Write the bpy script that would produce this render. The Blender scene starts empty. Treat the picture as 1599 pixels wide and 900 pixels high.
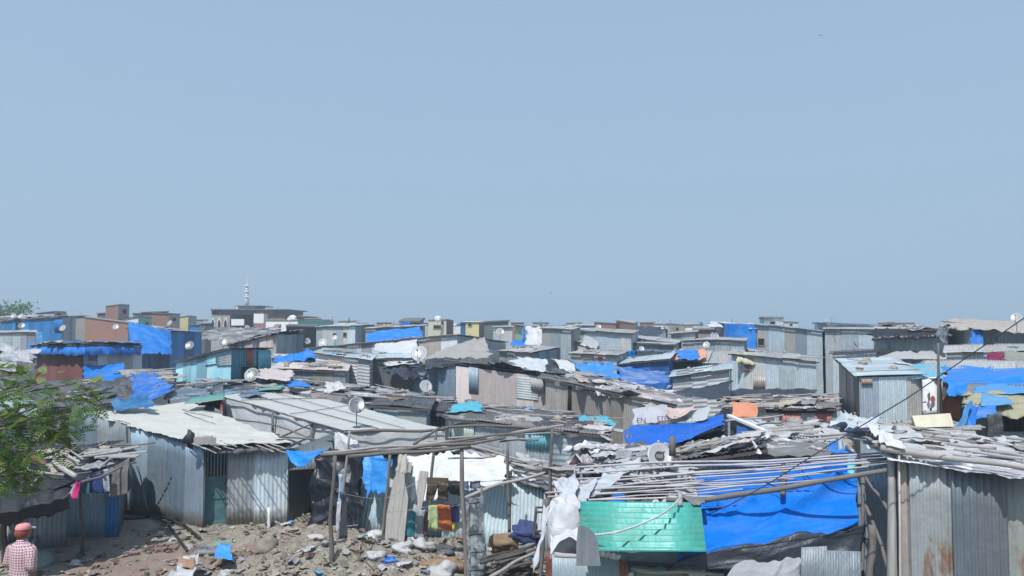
import bpy, math, random
import numpy as np
from mathutils import Vector, Matrix, noise, Euler
R = random.Random(7)
sc = bpy.context.scene
COL = sc.collection
V = Vector
rad = math.radians

# ------------------------------------------------------------------ camera
CZ = 4.6; F = 1240.0; PITCH = rad(3.0)
cd = bpy.data.cameras.new('camera'); cam = bpy.data.objects.new('camera', cd); COL.objects.link(cam)
cam.location = (0, 0, CZ); cam.rotation_euler = (rad(90) + PITCH, 0, 0)
cd.sensor_width = 36; cd.lens = 36 * F / 1599.0; cd.clip_end = 3000; cd.clip_start = .05
sc.camera = cam
def ray(px, py):
    u = (px - 799.5) / F; v = (450 - py) / F
    ct, st = math.cos(PITCH), math.sin(PITCH)
    return V((u, ct - v * st, st + v * ct))
def W(px, py, d):                       # the point seen at a photo pixel, d metres ahead
    r = ray(px, py); r = r * (d / r.y)
    return V((r.x, r.y, r.z + CZ))
def OnPlane(px, py, p, n):
    r = ray(px, py); c = V((0, 0, CZ)); t = (p - c).dot(n) / r.dot(n)
    return c + r * t
def fb(x, y, z=0.0, o=3):
    return noise.fractal(V((x, y, z)), 1.0, 2.0, o)
def sstep(a, b, x):
    t = max(0, min(1, (x - a) / (b - a))); return t * t * (3 - 2 * t)
def gz(x, y):                           # ground height
    m = 0.60 * math.exp(-((x + 3.6) / 2.2) ** 2 - ((y - 14.6) / 1.7) ** 2)
    m += 0.32 * math.exp(-((x + 1.2) / 1.6) ** 2 - ((y - 14.2) / 2.0) ** 2)
    m += 0.25 * math.exp(-((x + 4.4) / 1.2) ** 2 - ((y - 17.3) / 1.0) ** 2)
    k = sstep(-7.4, -5.0, x) * (1 - sstep(1.5, 3, x)) * sstep(10, 12, y) * (1 - sstep(19, 22, y))
    m += k * (0.16 * fb(x * 1.1, y * 1.1) + 0.09 * fb(x * 3, y * 3, 4) + .04 * fb(x * 9, y * 9, 8))
    m += 0.012 * fb(x * 2, y * 2, 2) if y < 60 else 0
    return m
def G(px, py):                          # where the pixel's ray meets the ground
    r = ray(px, py); r /= r.y; d = 5.0
    while d < 80:
        p = V((r.x * d, d, CZ + r.z * d))
        if p.z <= gz(p.x, p.y): return p
        d += .04
    return p

# ------------------------------------------------------------------ mesh building
class MB:
    def __init__(s): s.v = []; s.f = []; s.uv = []; s.t = []
    def quadpts(s, pts, uvs=None, tone=(1, 1, 1)):
        b = len(s.v); s.v += [tuple(p) for p in pts]; s.f.append(tuple(range(b, b + len(pts))))
        s.uv.append(uvs or [(p[0] + p[1], p[2]) for p in pts]); s.t.append(tone)
    def patch(s, a, b, c, d, nu, nv, disp=None, tone=(1, 1, 1), uo=(0, 0), edge=None):
        """bilinear a(u0v0) b(u1v0) c(u1v1) d(u0v1); disp(u,v,U,V)->offset along the normal or a vector"""
        a, b, c, d = V(a), V(b), V(c), V(d)
        n = (b - a).cross(d - a)
        if n.length < 1e-9: n = (c - b).cross(d - c)
        n.normalize()
        LU = ((b - a).length + (c - d).length) / 2; LV = ((d - a).length + (c - b).length) / 2
        base = len(s.v)
        for j in range(nv + 1):
            v = j / nv
            for i in range(nu + 1):
                u = i / nu
                uu, vv = edge(u, v) if edge else (u, v)
                p = (a * (1 - uu) + b * uu) * (1 - vv) + (d * (1 - uu) + c * uu) * vv
                if disp:
                    q = disp(u, v, u * LU, v * LV)
                    p = p + (n * q if not isinstance(q, Vector) else q)
                s.v.append((p.x, p.y, p.z))
        w = nu + 1
        for j in range(nv):
            for i in range(nu):
                k = base + j * w + i
                s.f.append((k, k + 1, k + w + 1, k + w))
                s.uv.append([(uo[0] + x * LU / nu, uo[1] + y * LV / nv) for x, y in ((i, j), (i + 1, j), (i + 1, j + 1), (i, j + 1))])
                s.t.append(tone)
    def box(s, c, size, rot=None, tone=(1, 1, 1)):
        m = rot if rot else Matrix.Identity(3)
        hx, hy, hz = size[0] / 2, size[1] / 2, size[2] / 2
        P = [V(c) + m @ V((x * hx, y * hy, z * hz)) for x, y, z in
             ((-1, -1, -1), (1, -1, -1), (1, 1, -1), (-1, 1, -1), (-1, -1, 1), (1, -1, 1), (1, 1, 1), (-1, 1, 1))]
        for q, (su, sv) in (((0, 1, 5, 4), (0, 2)), ((1, 2, 6, 5), (1, 2)), ((2, 3, 7, 6), (0, 2)), ((3, 0, 4, 7), (1, 2)), ((4, 5, 6, 7), (0, 1)), ((3, 2, 1, 0), (0, 1))):
            a, b = size[su], size[sv]
            s.quadpts([P[i] for i in q], [(0, 0), (a, 0), (a, b), (0, b)], tone)
    def beam(s, p0, p1, w, h, tone=(1, 1, 1), up=V((0, 0, 1))):
        p0, p1 = V(p0), V(p1); d = p1 - p0; L = d.length; d.normalize()
        x = d.cross(up)
        if x.length < .01: x = V((1, 0, 0))
        x.normalize(); z = x.cross(d)
        m = Matrix((x, d, z)).transposed()
        s.box((p0 + p1) / 2, (w, L, h), m, tone)
    def prism(s, pts, ext, tone=(1, 1, 1)):       # polygon pts extruded by vector ext
        ext = V(ext); n = len(pts); b = len(s.v)
        s.v += [tuple(V(p)) for p in pts] + [tuple(V(p) + ext) for p in pts]
        s.f.append(tuple(range(b, b + n))); s.uv.append([(p[0], p[2]) for p in pts]); s.t.append(tone)
        s.f.append(tuple(range(b + 2 * n - 1, b + n - 1, -1))); s.uv.append([(p[0], p[2]) for p in reversed(pts)]); s.t.append(tone)
        for i in range(n):
            j = (i + 1) % n; L = (V(pts[j]) - V(pts[i])).length
            s.f.append((b + i, b + n + i, b + n + j, b + j)); s.uv.append([(0, 0), (0, ext.length), (L, ext.length), (L, 0)]); s.t.append(tone)
    def tube(s, pts, rs, n=6, tone=(1, 1, 1), cap=True):
        pts = [V(p) for p in pts]
        if not hasattr(rs, '__len__'): rs = [rs] * len(pts)
        b = len(s.v); L = 0; Ls = []
        for i, p in enumerate(pts):
            d = (pts[min(i + 1, len(pts) - 1)] - pts[max(i - 1, 0)])
            if i: L += (p - pts[i - 1]).length
            Ls.append(L)
            d.normalize(); x = d.cross(V((.13, .31, .94))); x.normalize(); y = d.cross(x)
            for k in range(n):
                a = 2 * math.pi * k / n
                q = p + (x * math.cos(a) + y * math.sin(a)) * rs[i]; s.v.append(tuple(q))
        for i in range(len(pts) - 1):
            for k in range(n):
                k2 = (k + 1) % n
                s.f.append((b + i * n + k, b + i * n + k2, b + (i + 1) * n + k2, b + (i + 1) * n + k))
                c = 6.28 * rs[i] / n
                s.uv.append([(k * c, Ls[i]), ((k + 1) * c, Ls[i]), ((k + 1) * c, Ls[i + 1]), (k * c, Ls[i + 1])]); s.t.append(tone)
        if cap:
            s.f.append(tuple(b + k for k in range(n - 1, -1, -1))); s.uv.append([(0, 0)] * n); s.t.append(tone)
            e = b + (len(pts) - 1) * n
            s.f.append(tuple(e + k for k in range(n))); s.uv.append([(0, 0)] * n); s.t.append(tone)
    def blob(s, c, r, seed=0, nu=10, nv=7, amp=.25, fr=1.2, tone=(1, 1, 1), flat=0):
        c = V(c); b = len(s.v)
        for j in range(nv + 1):
            th = math.pi * j / nv
            for i in range(nu):
                ph = 2 * math.pi * i / nu
                d = V((math.sin(th) * math.cos(ph), math.sin(th) * math.sin(ph), math.cos(th)))
                k = 1 + amp * noise.noise(d * fr + V((seed * 3.1, seed * 1.7, seed)))*2
                q = V((d.x * r[0] * k, d.y * r[1] * k, d.z * r[2] * k))
                if flat and q.z < -r[2] * flat: q.z = -r[2] * flat
                s.v.append(tuple(c + q))
        for j in range(nv):
            for i in range(nu):
                i2 = (i + 1) % nu
                s.f.append((b + j * nu + i, b + (j + 1) * nu + i, b + (j + 1) * nu + i2, b + j * nu + i2))
                s.uv.append([(i / nu, j / nv), (i / nu, (j + 1) / nv), ((i + 1) / nu, (j + 1) / nv), ((i + 1) / nu, j / nv)]); s.t.append(tone)
    def build(s, name, mat, parent=None, smooth=False, origin=None, thick=0):
        if parent is not None:
            o0 = ORG.get(parent.name, V((0, 0, 0)))
        elif origin is not None: o0 = V(origin)
        else:
            a = np.array(s.v); o0 = V(((a[:, 0].min() + a[:, 0].max()) / 2, (a[:, 1].min() + a[:, 1].max()) / 2, a[:, 2].min()))
        me = bpy.data.meshes.new(name)
        me.from_pydata([(x - o0.x, y - o0.y, z - o0.z) for x, y, z in s.v], [], s.f)
        uvl = me.uv_layers.new(name='UVMap'); fl = [c for q in s.uv for p in q for c in p]
        uvl.data.foreach_set('uv', fl)
        at = me.attributes.new('tone', 'FLOAT_COLOR', 'CORNER'); tl = []
        for f, t in zip(s.f, s.t): tl += [t[0], t[1], t[2], 1.0] * len(f)
        at.data.foreach_set('color', tl)
        me.materials.append(mat)
        if smooth: me.polygons.foreach_set('use_smooth', [True] * len(me.polygons))
        me.validate(); me.update()
        o = bpy.data.objects.new(name, me); COL.objects.link(o)
        if parent is not None: o.parent = parent; ORG[o.name] = o0
        else: o.location = o0; ORG[o.name] = o0
        if thick:
            m = o.modifiers.new('thickness', 'SOLIDIFY'); m.thickness = thick; m.offset = -1
        return o
ORG = {}
ALL = []
def tag(o, label=None, cat=None, group=None, kind=None):
    if label: o['label'] = label
    if cat: o['category'] = cat
    if group: o['group'] = group
    if kind: o['kind'] = kind
    return o
def thing(name, label, cat, loc=(0, 0, 0), group=None):
    o = bpy.data.objects.new(name, None); COL.objects.link(o); o.location = loc
    o.empty_display_size = .2
    ORG[o.name] = V(loc); tag(o, label, cat, group); return o
def copy_tree(o, parent=None):
    c = o.copy(); COL.objects.link(c); c.parent = parent
    for ch in list(o.children): copy_tree(ch, c)
    return c
class Proto:
    """first use moves the source itself, later uses copy it with its parts"""
    def __init__(s, root): s.root = root; s.used = False
    def put(s, loc, rot=(0, 0, 0), scale=1, label=None, group=None):
        o = s.root if not s.used else copy_tree(s.root)
        s.used = True; o.location = loc; o.rotation_euler = rot
        o.scale = (scale,) * 3 if not hasattr(scale, '__len__') else scale
        if label: o['label'] = label
        if group: o['group'] = group
        return o

# ------------------------------------------------------------------ materials
class N:
    def __init__(s, name):
        s.m = bpy.data.materials.new(name); s.m.use_nodes = True; s.nt = s.m.node_tree; s.nt.nodes.clear()
        s.out = s.n('ShaderNodeOutputMaterial'); s.b = s.n('ShaderNodeBsdfPrincipled'); s.l(s.b.outputs[0], s.out.inputs[0])
        s.uvn = s.n('ShaderNodeUVMap'); s.uvn.uv_map = 'UVMap'; s.uv = s.uvn.outputs[0]
        s.tc = s.n('ShaderNodeTexCoord'); s.ob = s.tc.outputs['Object']
    def n(s, t): return s.nt.nodes.new(t)
    def l(s, a, b): s.nt.links.new(a, b)
    def mapp(s, src, scale, loc=(0, 0, 0)):
        m = s.n('ShaderNodeMapping'); s.l(src, m.inputs[0]); m.inputs['Scale'].default_value = scale; m.inputs['Location'].default_value = loc; return m.outputs[0]
    def noise(s, src, scale=5, det=3, rough=.55, dist=0):
        m = s.n('ShaderNodeTexNoise'); s.l(src, m.inputs['Vector']); m.inputs['Scale'].default_value = scale; m.inputs['Detail'].default_value = det
        m.inputs['Roughness'].default_value = rough; m.inputs['Distortion'].default_value = dist; return m.outputs['Fac']
    def ramp(s, src, p):
        m = s.n('ShaderNodeValToRGB'); s.l(src, m.inputs[0]); e = m.color_ramp.elements
        while len(e) < len(p): e.new(.5)
        for k, (x, c) in enumerate(p):
            e[k].position = x; e[k].color = (*c, 1) if hasattr(c, '__len__') else (c, c, c, 1)
        return m.outputs[0]
    def mix(s, f, a, b, mode='MIX'):
        m = s.n('ShaderNodeMix'); m.data_type = 'RGBA'; m.blend_type = mode
        for sock, val in ((m.inputs[0], f), (m.inputs[6], a), (m.inputs[7], b)):
            if hasattr(val, 'links') or hasattr(val, 'is_linked'): s.l(val, sock)
            elif hasattr(val, '__len__'): sock.default_value = (*val, 1)
            else: sock.default_value = val
        return m.outputs[2]
    def math(s, op, a, b=0.0):
        m = s.n('ShaderNodeMath'); m.operation = op
        for sock, val in ((m.inputs[0], a), (m.inputs[1], b)):
            if hasattr(val, 'is_linked'): s.l(val, sock)
            else: sock.default_value = val
        return m.outputs[0]
    def tone(s, c):
        a = s.n('ShaderNodeAttribute'); a.attribute_name = 'tone'; return s.mix(1.0, c, a.outputs['Color'], 'MULTIPLY')
    def bump(s, h, st=.3, dist=.02):
        b = s.n('ShaderNodeBump'); b.inputs['Strength'].default_value = st; b.inputs['Distance'].default_value = dist; s.l(h, b.inputs['Height']); s.l(b.outputs[0], s.b.inputs['Normal'])
    def done(s, col, rough=.6, metal=0.0, spec=None):
        if hasattr(col, 'is_linked'): s.l(col, s.b.inputs['Base Color'])
        else: s.b.inputs['Base Color'].default_value = (*col, 1)
        if hasattr(rough, 'is_linked'): s.l(rough, s.b.inputs['Roughness'])
        else: s.b.inputs['Roughness'].default_value = rough
        s.b.inputs['Metallic'].default_value = metal
        if spec is not None: s.b.inputs['Specular IOR Level'].default_value = spec
        return s.m
def M_tin(name, col, rust=.3, dirt=.5, metal=.25, rough=.5, dark=.45):
    s = N(name); g = s.n('ShaderNodeObjectInfo')
    rv = s.n('ShaderNodeVectorMath'); rv.operation = 'ADD'; s.l(s.uv, rv.inputs[0])
    cx = s.n('ShaderNodeCombineXYZ'); s.l(s.math('MULTIPLY', g.outputs['Random'], 37.0), cx.inputs[0]); s.l(cx.outputs[0], rv.inputs[1]); uv = rv.outputs[0]
    st = s.noise(s.mapp(uv, (9, .7, 1)), 1.0, 4, .6)
    bl = s.noise(s.mapp(uv, (1.3, .8, 1)), 1.0, 4, .6)
    c = s.mix(s.ramp(st, [(.35, 0.0), (.7, dirt)]), col, tuple(x * dark for x in col))
    c = s.mix(s.ramp(bl, [(.42, 0.0), (.66, dirt)]), c, (col[0] * .62 + .05, col[1] * .60 + .035, col[2] * .55 + .02))
    sp = s.noise(s.mapp(uv, (5, 3, 1)), 1.0, 5, .65)
    c = s.mix(s.ramp(sp, [(.60, 0.0), (.72, .35)]), c, (min(1, col[0] * 1.5), min(1, col[1] * 1.5), min(1, col[2] * 1.5)))
    rn = s.noise(s.mapp(uv, (2.6, .75, 1), (5, 3, 0)), 1.0, 6, .7, .4)
    t = .80 - .32 * rust
    c = s.mix(s.ramp(rn, [(t, 0.0), (t + .09, .85)]), c, s.mix(s.noise(uv, 14, 3), (.11, .045, .022), (.30, .14, .06)))
    sy = s.n('ShaderNodeSeparateXYZ'); s.l(s.uv, sy.inputs[0])
    mud = s.math('SUBTRACT', s.math('MULTIPLY', s.noise(s.mapp(uv, (3, 3, 1)), 1.5, 5, .7), .9), sy.outputs[1])
    c = s.mix(s.ramp(mud, [(.0, 0.0), (.28, .75)]), c, (.22, .19, .155))
    c = s.tone(c)
    s.bump(s.math('ADD', s.noise(s.mapp(uv, (2, 1.2, 1)), 1.6, 3), s.math('MULTIPLY', sp, .25)), .55, .06)
    return s.done(c, s.ramp(bl, [(.3, rough - .12), (.7, min(1, rough + .2))]), metal)
def M_cloth(name, col, rough=.6, dirt=.35, spec=.5, dirtc=(.16, .15, .13), fine=30, dust=.0):
    s = N(name)
    a = s.noise(s.uv, 2.2, 5, .6); b = s.noise(s.uv, 9, 4, .6)
    c = s.mix(s.ramp(a, [(.35, 0.0), (.7, .45)]), col, tuple(x * .7 for x in col))
    c = s.mix(s.ramp(b, [(.52, 0.0), (.75, dirt)]), c, dirtc)
    if dust: c = s.mix(s.ramp(s.noise(s.mapp(s.uv, (.6, 1.5, 1), (3, 8, 0)), 1.6, 5, .7), [(.45, 0.0), (.62, dust)]), c, (.30, .33, .38))
    c = s.tone(c)
    w = s.noise(s.mapp(s.uv, (1, 1.6, 1)), 5, 4, .6, .8)
    s.bump(s.math('ADD', w, s.math('MULTIPLY', s.noise(s.uv, fine, 2), .15)), .5, .035)
    return s.done(c, rough, 0, spec)
def M_quilt(name, tones, rough=.65, scale=(1.1, .7), dirt=.5):
    """overlapping torn sheets of different age: big irregular cells, each its own colour, with frayed borders"""
    s = N(name); w = s.n('ShaderNodeVectorMath'); w.operation = 'ADD'; s.l(s.mapp(s.uv, (scale[0], scale[1], 1)), w.inputs[0])
    nn = s.n('ShaderNodeTexNoise'); s.l(s.uv, nn.inputs['Vector']); nn.inputs['Scale'].default_value = 1.3; nn.inputs['Detail'].default_value = 5; nn.inputs['Roughness'].default_value = .65
    sc_ = s.n('ShaderNodeVectorMath'); sc_.operation = 'SCALE'; s.l(nn.outputs['Color'], sc_.inputs[0]); sc_.inputs['Scale'].default_value = .9; s.l(sc_.outputs[0], w.inputs[1])
    vo = s.n('ShaderNodeTexVoronoi'); s.l(w.outputs[0], vo.inputs['Vector']); vo.inputs['Scale'].default_value = 1.0
    sp = s.n('ShaderNodeSeparateColor'); s.l(vo.outputs['Color'], sp.inputs[0])
    k = len(tones); m_ = s.n('ShaderNodeValToRGB'); s.l(sp.outputs[0], m_.inputs[0]); e = m_.color_ramp.elements; m_.color_ramp.interpolation = 'CONSTANT'
    while len(e) < k: e.new(.5)
    for i, t in enumerate(tones): e[i].position = i / k; e[i].color = (*t, 1)
    c = m_.outputs[0]
    st = s.noise(s.mapp(s.uv, (1.5, 7, 1)), 1.4, 5, .65); b = s.noise(s.uv, 4, 6, .7)
    c = s.mix(s.ramp(st, [(.40, 0.0), (.68, .6)]), c, (.03, .03, .035)); c = s.mix(s.ramp(b, [(.55, 0.0), (.70, dirt)]), c, (.36, .35, .34))
    c = s.tone(c); s.bump(s.math('ADD', s.math('ADD', b, s.math('MULTIPLY', st, .6)), s.math('MULTIPLY', sp.outputs[1], .5)), .7, .06)
    return s.done(c, rough, 0, .35)
def M_wood(name, col, dark=.4):
    s = N(name); g = s.noise(s.mapp(s.uv, (18, 1.4, 1)), 1.5, 4, .6); b = s.noise(s.uv, 2.5, 3)
    c = s.mix(s.ramp(g, [(.3, 0.0), (.7, .8)]), col, tuple(x * dark for x in col))
    c = s.mix(s.ramp(b, [(.45, 0.0), (.7, .5)]), c, (col[0] * .8, col[1] * .78, col[2] * .8)); c = s.tone(c)
    s.bump(g, .4, .01); return s.done(c, .8)
def M_plaster(name, col, dirt=.5, bump=.2):
    s = N(name); a = s.noise(s.mapp(s.uv, (1, .4, 1)), 1.3, 5, .65); b = s.noise(s.uv, 6, 4)
    c = s.mix(s.ramp(a, [(.4, 0.0), (.72, dirt)]), col, tuple(x * .5 for x in col)); c = s.mix(s.ramp(b, [(.5, 0.0), (.8, .3)]), c, (.25, .23, .2))
    c = s.tone(c); s.bump(b, bump, .02); return s.done(c, .85)
def M_brick(name, col=(.34, .12, .08), mort=(.30, .26, .23)):
    s = N(name); k = s.n('ShaderNodeTexBrick'); s.l(s.uv, k.inputs[0]); k.inputs['Scale'].default_value = 1
    k.inputs['Brick Width'].default_value = .24; k.inputs['Row Height'].default_value = .085; k.inputs['Mortar Size'].default_value = .012
    k.inputs['Color1'].default_value = (*col, 1); k.inputs['Color2'].default_value = (col[0] * .7, col[1] * .8, col[2] * .9, 1); k.inputs['Mortar'].default_value = (*mort, 1)
    c = s.mix(s.ramp(s.noise(s.uv, 1.1, 4), [(.4, 0.0), (.7, .5)]), k.outputs[0], (.22, .15, .12)); c = s.tone(c)
    return s.done(c, .9)
def M_plain(name, col, rough=.6, metal=0.0, var=.25, scale=6, spec=None):
    s = N(name); a = s.noise(s.ob, scale, 4, .6)
    c = s.mix(s.ramp(a, [(.35, 0.0), (.7, 1.0)]), col, tuple(x * (1 - var) for x in col)); c = s.tone(c)
    s.bump(a, .15, .01); return s.done(c, rough, metal, spec)
m = {}
m['tin'] = M_tin('galvanised_tin', (.41, .475, .525), .62, .6)
m['tinlight'] = M_tin('pale_tin', (.51, .60, .655), .3, .45)
m['tindark'] = M_tin('dark_tin', (.15, .185, .21), .3, .5)
m['tinblue'] = M_tin('blue_grey_tin', (.26, .36, .45), .2, .45)
m['tinrust'] = M_tin('rusty_tin', (.34, .33, .32), .62, .6)
m['tinroof'] = M_tin('weathered_roof_tin', (.40, .41, .42), .35, .6, .1, .7)
m['tinpink'] = M_tin('pinkish_primer_tin', (.56, .50, .49), .25, .3, .0, .7)
m['redtin'] = M_tin('dull_red_tin', (.30, .12, .12), .1, .5, .05, .6, .6)
m['bluetin'] = M_tin('bright_blue_tin', (.02, .17, .42), .05, .3, .0, .5, .7)
m['cyantin'] = M_tin('cyan_painted_tin', (.36, .70, .84), .15, .4, .0, .6, .75)
m['cyandk'] = M_tin('blue_painted_tin', (.09, .30, .42), .3, .5, .0, .6, .6)
m['greentin'] = M_tin('green_sheet', (.05, .37, .32), .12, .6, .0, .4, .7)
m['greenwall'] = M_tin('green_wall_tin', (.10, .34, .24), .15, .5, .0, .6, .7)
m['teal'] = M_plaster('teal_plaster', (.16, .46, .44), .4)
m['whitetin'] = M_tin('whitewashed_tin', (.50, .54, .565), .12, .35, .0, .7, .7)
m['paletin'] = M_tin('pale_blue_tin', (.42, .54, .62), .1, .35, .1, .5, .75)
m['white'] = M_plaster('white_plaster', (.78, .79, .80), .2)
m['cream'] = M_plaster('cream_plaster', (.66, .62, .48), .35)
m['yellow'] = M_plaster('yellow_plaster', (.68, .60, .30), .3)
m['lgreen'] = M_plaster('pale_green_plaster', (.36, .52, .42), .35)
m['concrete'] = M_plaster('grey_concrete', (.33, .32, .31), .4)
m['stone'] = M_plaster('stone_cladding', (.36, .33, .30), .6, .5)
m['dkconc'] = M_plaster('dark_concrete', (.13, .13, .14), .4)
m['brick'] = M_brick('red_brick'); m['brick2'] = M_brick('brown_brick', (.20, .12, .10), (.22, .18, .17))
m['blue'] = M_cloth('blue_tarpaulin', (.002, .175, .60), .48, .3, .3, (.06, .24, .5), dust=.18)
m['bluedk'] = M_cloth('deep_blue_tarpaulin', (.008, .085, .33), .45, .2, .4, (.12, .16, .25), dust=.25)
m['bluelt'] = M_cloth('faded_blue_tarpaulin', (.07, .29, .56), .5, .3, .4, (.28, .36, .45), dust=.3)
m['bluedusty'] = M_cloth('dusty_blue_tarpaulin', (.02, .12, .42), .5, .3, .4, (.22, .28, .36), dust=.75)
m['bluebig'] = M_cloth('big_blue_tarpaulin', (.0, .15, .60), .6, .3, .12, (.03, .22, .55), dust=.10)  # saturated blue of the large tarp under the rack
m['bluedk2'] = M_cloth('wrinkled_blue_tarpaulin', (.002, .10, .50), .38, .1, .5, (.15, .2, .3))
m['tinbig'] = M_tin('big_corrugated_tin', (.345, .395, .42), .82, .6, .15, .55, .6)
m['tinlong'] = M_tin('bluish_corrugated_tin', (.23, .31, .385), .1, .5, .35, .42)
m['carton'] = M_plain('brown_carton', (.28, .19, .12), .8, 0, .4)
m['cyan'] = M_cloth('turquoise_tarpaulin', (.08, .38, .50), .5, .3, .4)
m['black'] = M_cloth('black_plastic_sheet', (.012, .014, .020), .42, .2, .5, (.05, .05, .055))
m['dkrag'] = M_cloth('weathered_dark_sheet', (.052, .054, .060), .6, .6, .4, (.20, .185, .175), dust=.25)
m['grrag'] = M_cloth('grey_weathered_sheet', (.15, .15, .155), .7, .6, .3, (.30, .28, .26), dust=.2)
m['whrag'] = M_cloth('dirty_white_sheet', (.50, .505, .52), .65, .55, .3, (.34, .32, .31))
m['wtarp'] = M_cloth('white_tarpaulin', (.50, .52, .55), .6, .35, .3, (.30, .30, .29))
m['ctarp'] = M_cloth('cream_tarpaulin', (.49, .49, .455), .8, .3, .3, (.40, .38, .33))
m['qdark'] = M_quilt('torn_dark_sheets', [(.03, .032, .038), (.09, .09, .10), (.05, .052, .06), (.16, .16, .165), (.07, .07, .075), (.28, .28, .29), (.035, .035, .04), (.13, .12, .115)])
m['qgrey'] = M_quilt('torn_grey_sheets', [(.24, .24, .245), (.12, .12, .125), (.33, .325, .32), (.18, .18, .19), (.06, .06, .065), (.40, .40, .41), (.27, .255, .24), (.15, .15, .155)])
m['qwhite'] = M_quilt('torn_white_sheets', [(.55, .56, .58), (.42, .42, .44), (.10, .10, .11), (.62, .63, .65), (.34, .33, .34), (.50, .44, .43), (.58, .60, .63), (.22, .22, .23)], scale=(1.8, 1.2))
m['gtarp'] = M_cloth('grey_tarpaulin', (.36, .37, .37), .65, .3, .3, (.25, .24, .22))
m['rag'] = M_cloth('faded_rag', (.9, .9, .9), .8, .35, .2, (.3, .27, .24))
m['plast'] = M_cloth('clear_plastic_sheet', (.36, .39, .41), .3, .3, .6, (.3, .3, .3))
m['slats'] = M_wood('bleached_planks', (.39, .375, .355))
m['bamboo'] = M_wood('weathered_bamboo', (.38, .365, .355), .5)
m['pole'] = M_wood('dark_weathered_pole', (.17, .155, .145), .5)
m['wooddk'] = M_wood('dark_plank', (.10, .085, .08), .5)
m['orange'] = M_cloth('orange_cloth', (.58, .24, .14), .7, .2, .3)
m['dish'] = M_plain('dish_enamel', (.34, .35, .37), .35, .0, .12)
m['dishdk'] = M_plain('dark_dish_enamel', (.15, .17, .19), .35, .2, .15)
m['metal'] = M_plain('dull_steel', (.20, .20, .21), .5, .6)
m['void'] = M_plain('dark_interior', (.012, .013, .016), .9, 0, .3)  # near-black colour stands in for the darkness inside openings
m['stonef'] = M_plain('broken_stone', (.34, .31, .27), .9, 0, .45, 9)
m['rubber'] = M_plain('black_rubber', (.02, .02, .022), .6)
m['logo'] = M_plain('black_print', (.02, .02, .02), .5)
def jt(a=.12):
    k = 1 + R.uniform(-a, a); return (k * (1 + R.uniform(-.02, .02)), k, k * (1 + R.uniform(-.02, .03)))
# ------------------------------------------------------------------ sheets, cloths, shacks
def corr(pitch, amp, ax='u', ph=0):
    return (lambda u, v, U, VV: amp * math.sin((U if ax == 'u' else VV) * 2 * math.pi / pitch + ph))
def sheet(mb, a, b, c, d, pitch=.09, amp=.010, ax='u', tone=(1, 1, 1), res=5, off=0, wob=0, uo=(0, 5)):
    LU = (V(b) - V(a)).length; LV = (V(d) - V(a)).length
    nu = max(1, int(LU / pitch * res)) if ax == 'u' and amp else max(1, int(LU / .5) + 1)
    nv = max(1, int(LV / pitch * res)) if ax == 'v' and amp else max(1, int(LV / .5) + 1)
    nu = min(nu, 420); nv = min(nv, 300)
    sd = R.uniform(0, 99)
    def dp(u, v, U, VV):
        q = off + (amp * math.sin((U if ax == 'u' else VV) * 2 * math.pi / pitch) if amp else 0)
        if wob: q += wob * noise.noise(V((U * .9 + sd, VV * .9, sd)))
        return q
    mb.patch(a, b, c, d, nu, nv, dp, tone, uo)
def panels(mb, p0, p1, t0, t1, b0, b1, ax='v', pitch=.09, amp=.010, pw=.8, jit=.02, tj=.2, far=False, wob=.012, gap=None):
    """a wall of overlapping tin sheets from p0 to p1 (xy), tops t0..t1, bottoms b0..b1, outward normal = right of travel"""
    p0 = V((p0[0], p0[1], 0)); p1 = V((p1[0], p1[1], 0)); L = (p1 - p0).length
    n = max(1, round(L / pw)); nrm = (p1 - p0).cross(V((0, 0, 1))).normalized()
    ks = [0] + sorted((i + R.uniform(-.22, .22)) / n for i in range(1, n)) + [1]
    for i in range(n):
        u0, u1 = ks[i], ks[i + 1]; ov = .03 / L if i < n - 1 else 0; o = (i % 2) * .014 + R.uniform(0, .006)
        a = p0.lerp(p1, u0); b = p0.lerp(p1, min(1, u1 + ov)); dz = R.uniform(-jit, jit) if 0 < i < n - 1 else 0
        za, zb = b0 + (b1 - b0) * u0, b0 + (b1 - b0) * u1; ta, tb = t0 + (t1 - t0) * u0, t0 + (t1 - t0) * u1
        if gap: za += R.uniform(0, gap); zb += R.uniform(0, gap)
        qq = R.random(); TN = jt(tj * 1.3); TN = tuple(x * y for x, y in zip(TN, (1.1, .93, .82) if qq < .12 else (1.28, 1.28, 1.28) if qq < .27 else (.72, .74, .78) if qq < .37 else (1, 1, 1)))
        A = V((a.x, a.y, za)) ; B = V((b.x, b.y, zb)); C = V((b.x, b.y, tb + dz)); D = V((a.x, a.y, ta + dz))
        if far: sheet(mb, A, B, C, D, amp=0, tone=TN, off=-o, uo=(R.uniform(0, 50), 0))
        else: sheet(mb, A, B, C, D, pitch, amp, 'u' if ax == 'v' else 'v', TN, 4, o, wob, (R.uniform(0, 50), 0))
def ridged(p):
    return 1 - abs(noise.noise(p)) * 2
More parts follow.
